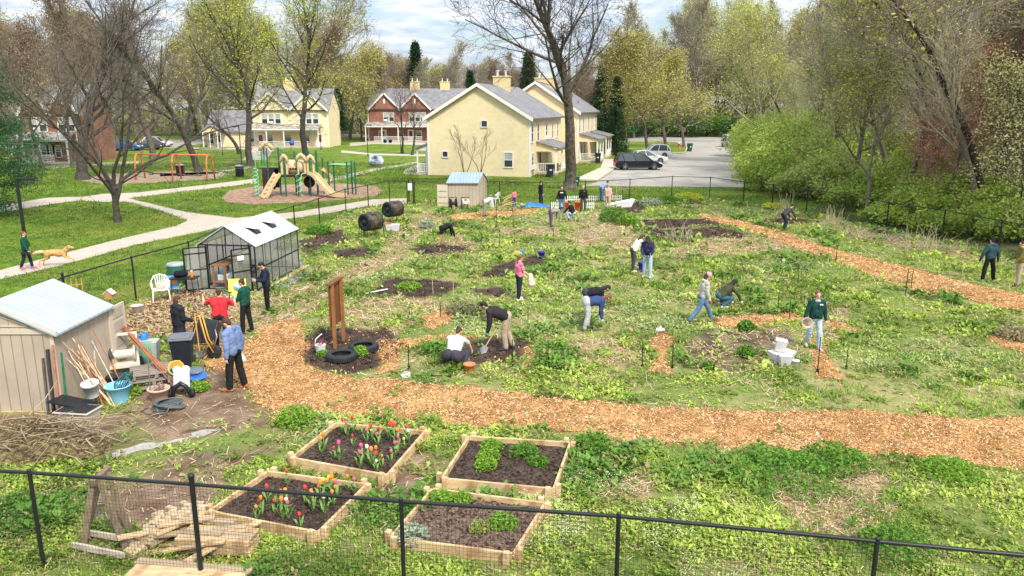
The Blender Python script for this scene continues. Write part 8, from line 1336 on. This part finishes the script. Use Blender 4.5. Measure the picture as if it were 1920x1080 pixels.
# ================= cars =================
carglass = M('car_glass', (.05, .065, .07), r=.08, v=.2, s=1, spec=.8); lampr = M('tail_lamp', (.45, .02, .02), r=.2); lampw = M('head_lamp', (.7, .7, .68), r=.1); rimm = M('alloy', (.45, .45, .46), r=.3, metal=.6)
def car(name, label, loc, rz, c, kind='van', s=1., group=None):
    """nose towards +x; origin under the centre"""
    L_, Wd_, Hh = {'van': (5.1, 1.95, 1.75), 'suv': (4.7, 1.9, 1.68), 'hatch': (4.4, 1.8, 1.5), 'cargo': (4.9, 1.9, 2.0)}[kind]
    rt = thing(name, label, 'car', loc, rz, group, s); pm = M('paint_%d_%d_%d' % tuple(int(x*999) for x in c), c, r=.3, v=.03, spec=.35); h2 = L_/2; w = Wd_/2
    bp = [(-h2, .35), (-h2-.02, .62), (-h2+.05, .95), (h2-1.15, .98), (h2-.5, .86), (h2-.08, .70), (h2, .5), (h2-.02, .30), (h2-.3, .22), (-h2+.25, .22)]
    def extr(nm, prof, ww, mt, tp=0, bev=.05):
        m = MB(); n = len(prof); zm = max(p[1] for p in prof); zn = min(p[1] for p in prof); vs = []
        for s_ in (-1, 1): vs += [(x, s_*(ww-tp*(z-zn)/(zm-zn)), z) for x, z in prof]
        m.add(vs, [tuple(range(n))[::-1], tuple(range(n, 2*n))]+[(i, (i+1) % n, n+(i+1) % n, n+i) for i in range(n)]); o_ = fixnormals(m.build(nm, mt, rt, bevel=bev)); return o_
    extr('body', bp, w, pm, .03, .09)
    rb = {'van': (-h2+.08, -h2+.35, h2-2.1, h2-1.05), 'suv': (-h2+.1, -h2+.55, h2-2.35, h2-1.45), 'hatch': (-h2+.15, -h2+.8, h2-2.3, h2-1.4), 'cargo': (-h2+.05, -h2+.12, h2-1.9, h2-1.0)}[kind]
    cb = [(rb[0], .93), (rb[1], Hh-.05), (rb[1]+.3, Hh), (rb[2]-.2, Hh), (rb[2], Hh-.04), (rb[3], .95)]; extr('cabin', cb, w-.03, carglass, .20, .03)
    m = MB(); zr = Hh-.07; wi = w-.03-.20; m.hexa([(rb[1]-.02, -wi-.03, zr), (rb[2]+.02, -wi-.03, zr), (rb[2]+.02, wi+.03, zr), (rb[1]-.02, wi+.03, zr), (rb[1]+.05, -wi+.05, Hh+.02), (rb[2]-.1, -wi+.05, Hh+.02), (rb[2]-.1, wi-.05, Hh+.02), (rb[1]+.05, wi-.05, Hh+.02)]); m.build('roof', pm, rt, bevel=.03)
    for s_ in (-1, 1):
        m = MB(); yb = s_*(w-.02); yt = s_*(wi+.015)
        for t0, t1, ww in ((rb[0], rb[1], .12), (rb[3], rb[2], .09), ((rb[0]+rb[3])/2+.15, (rb[1]+rb[2])/2+.2, .07), (rb[0]*.55+rb[3]*.45-.9, rb[1]*.6+rb[2]*.4-.7, .07)): m.bar((t0, yb, .94), (t1, yt, Hh-.05), ww, .03, up=(0, 1, 0))
        m.build('pillar', pm, rt); m = MB(); m.box((rb[3]-.25, s_*(w+.09), 1.02), (.12, .18, .13)); m.build('mirror', pm, rt, bevel=.03); m = MB()
        for x in (-.25, .75): m.box((x, s_*(w+.002), .80), (.16, .02, .03))
        m.bx(-h2+.9, h2-1.2, s_*(w-.01), s_*(w+.012), .30, .36); m.build('trim', M('car_trim', (.05, .05, .055), r=.4), rt)
        for x in (-h2+.98, h2-.95):
            wo = MB(); ax_ = ((1, 0, 0), (0, 0, 1), (0, -s_, 0)); wo.lathe([(.001, -.02), (.36, -.02), (.38, .02), (.38, .2), (.001, .2)], (x, s_*(w-.0), .335), 24, ax=ax_); wh = wo.build('wheel_arch', blackm, rt); wo = MB(); wo.lathe([(.2, -.06), (.31, -.07), (.335, -.03), (.335, .16), (.2, .16)], (x, s_*w, .335), 24, ax=ax_); wh = wo.build('wheel', tyr, rt); wo = MB(); wo.lathe([(.001, -.05), (.05, -.06), (.05, -.04), (.21, -.055), (.22, -.05), (.22, -.02), (.001, -.02)], (x, s_*w, .335), 20, ax=ax_)
            for k_ in range(5): a = k_*1.257; wo.box((x+.12*math.cos(a), s_*(w+.062), .335+.12*math.sin(a)), (.2, .012, .045), ax=((math.cos(a), 0, math.sin(a)), (0, 1, 0), (-math.sin(a), 0, math.cos(a))))
            wo.build('rim', rimm, wh)
        m = MB(); m.box((h2-.22, s_*(w-.22), .70), (.38, .34, .16), ax=(Vector((1, -.1*s_, -.2)).normalized(), (0, 1, 0), (0, 0, 1))); m.build('headlight', lampw, rt, bevel=.03); m = MB(); m.box((-h2+.05, s_*(w-.12), .92), (.14, .22, .26)); m.build('tail_light', lampr, rt, bevel=.02)
    m = MB(); m.box((-h2-.02, 0, .62), (.02, .5, .13)); m.build('number_plate', whitep, rt); m = MB(); m.box((h2+.0, 0, .45), (.04, 1.1, .2)); m.build('grille', M('car_trim'), rt)
    return rt
car('minivan', 'black minivan parked nose-right at the near end of the car park', G(1198, 319)+Vector((0, .9, .013)), R(2), (.010, .010, .018), 'van'); car('parked_car', 'silver-white hatchback just behind the black minivan', G(1218, 307)+Vector((.0, .9, .013)), R(4), (.50, .50, .52), 'hatch'); car('parked_car', 'white estate car furthest of the three in the bays', G(1226, 296)+Vector((0, .9, .013)), R(184), (.68, .68, .70), 'suv')
car('parked_van', 'white van facing the camera at the far right end of the car park', G(1376, 277)+Vector((0, 2.4, .013)), R(-90), (.60, .62, .66), 'cargo')
for px, py, rz, c, k_, lb in ((182, 289, 150, (.60, .62, .64), 'hatch', 'white car parked at the left behind the bare trees'), (232, 283, 5, (.03, .07, .18), 'suv', 'dark blue car parked behind the bare trees'), (272, 281, 178, (.05, .055, .07), 'hatch', 'dark car right of the blue one behind the swings'), (292, 276, 0, (.60, .60, .60), 'suv', 'white car farthest back on the left street')): car('parked_car', lb, G(px, py)+Vector((0, .9, .013)), R(rz), c, k_)
rt = thing('bicycle', 'blue bicycle leaning at the brick house porch', 'bicycle', G(727, 268)); bm2 = M('bike_blue', (.05, .22, .45), r=.4)
for x in (-.5, .5): m = MB(); m.lathe([(.31, -.02), (.35, 0), (.31, .02), (.29, 0), (.31, -.02)], (x, 0, .34), 18, ax=((1, 0, 0), (0, 0, 1), (0, -1, 0))); m.build('wheel', tyr, rt)
m = MB(); 
for a, b in (((-.5, 0, .34), (-.15, 0, .85)), ((-.15, 0, .85), (.35, 0, .85)), ((.35, 0, .85), (-.02, 0, .34)), ((-.02, 0, .34), (-.5, 0, .34)), ((-.15, 0, .9), (-.02, 0, .34)), ((.5, 0, .34), (.33, 0, 1.0))): m.tube(a, b, .03, n=6)
m.build('frame', bm2, rt); m = MB(); m.box((-.17, 0, .93), (.26, .12, .05)); m.build('saddle', tum, rt); m = MB(); m.tube((.33, -.28, 1.0), (.33, .28, 1.0), .02, n=6); m.build('handlebar', steel, rt)
rt = thing('barbecue', 'round blue-covered barbecue before the yellow duplex porch', 'barbecue', G(548, 279)); m = MB(); m.ball((0, 0, .95), .42, 14, 8); m.build('bowl', M('bbq_blue', (.03, .10, .35), r=.4), rt)
for a in (0, 2.1, 4.2): m = MB(); m.tube((.2*math.cos(a), .2*math.sin(a), .7), (.4*math.cos(a), .4*math.sin(a), 0), .02, n=5); m.build('leg', blackm, rt)
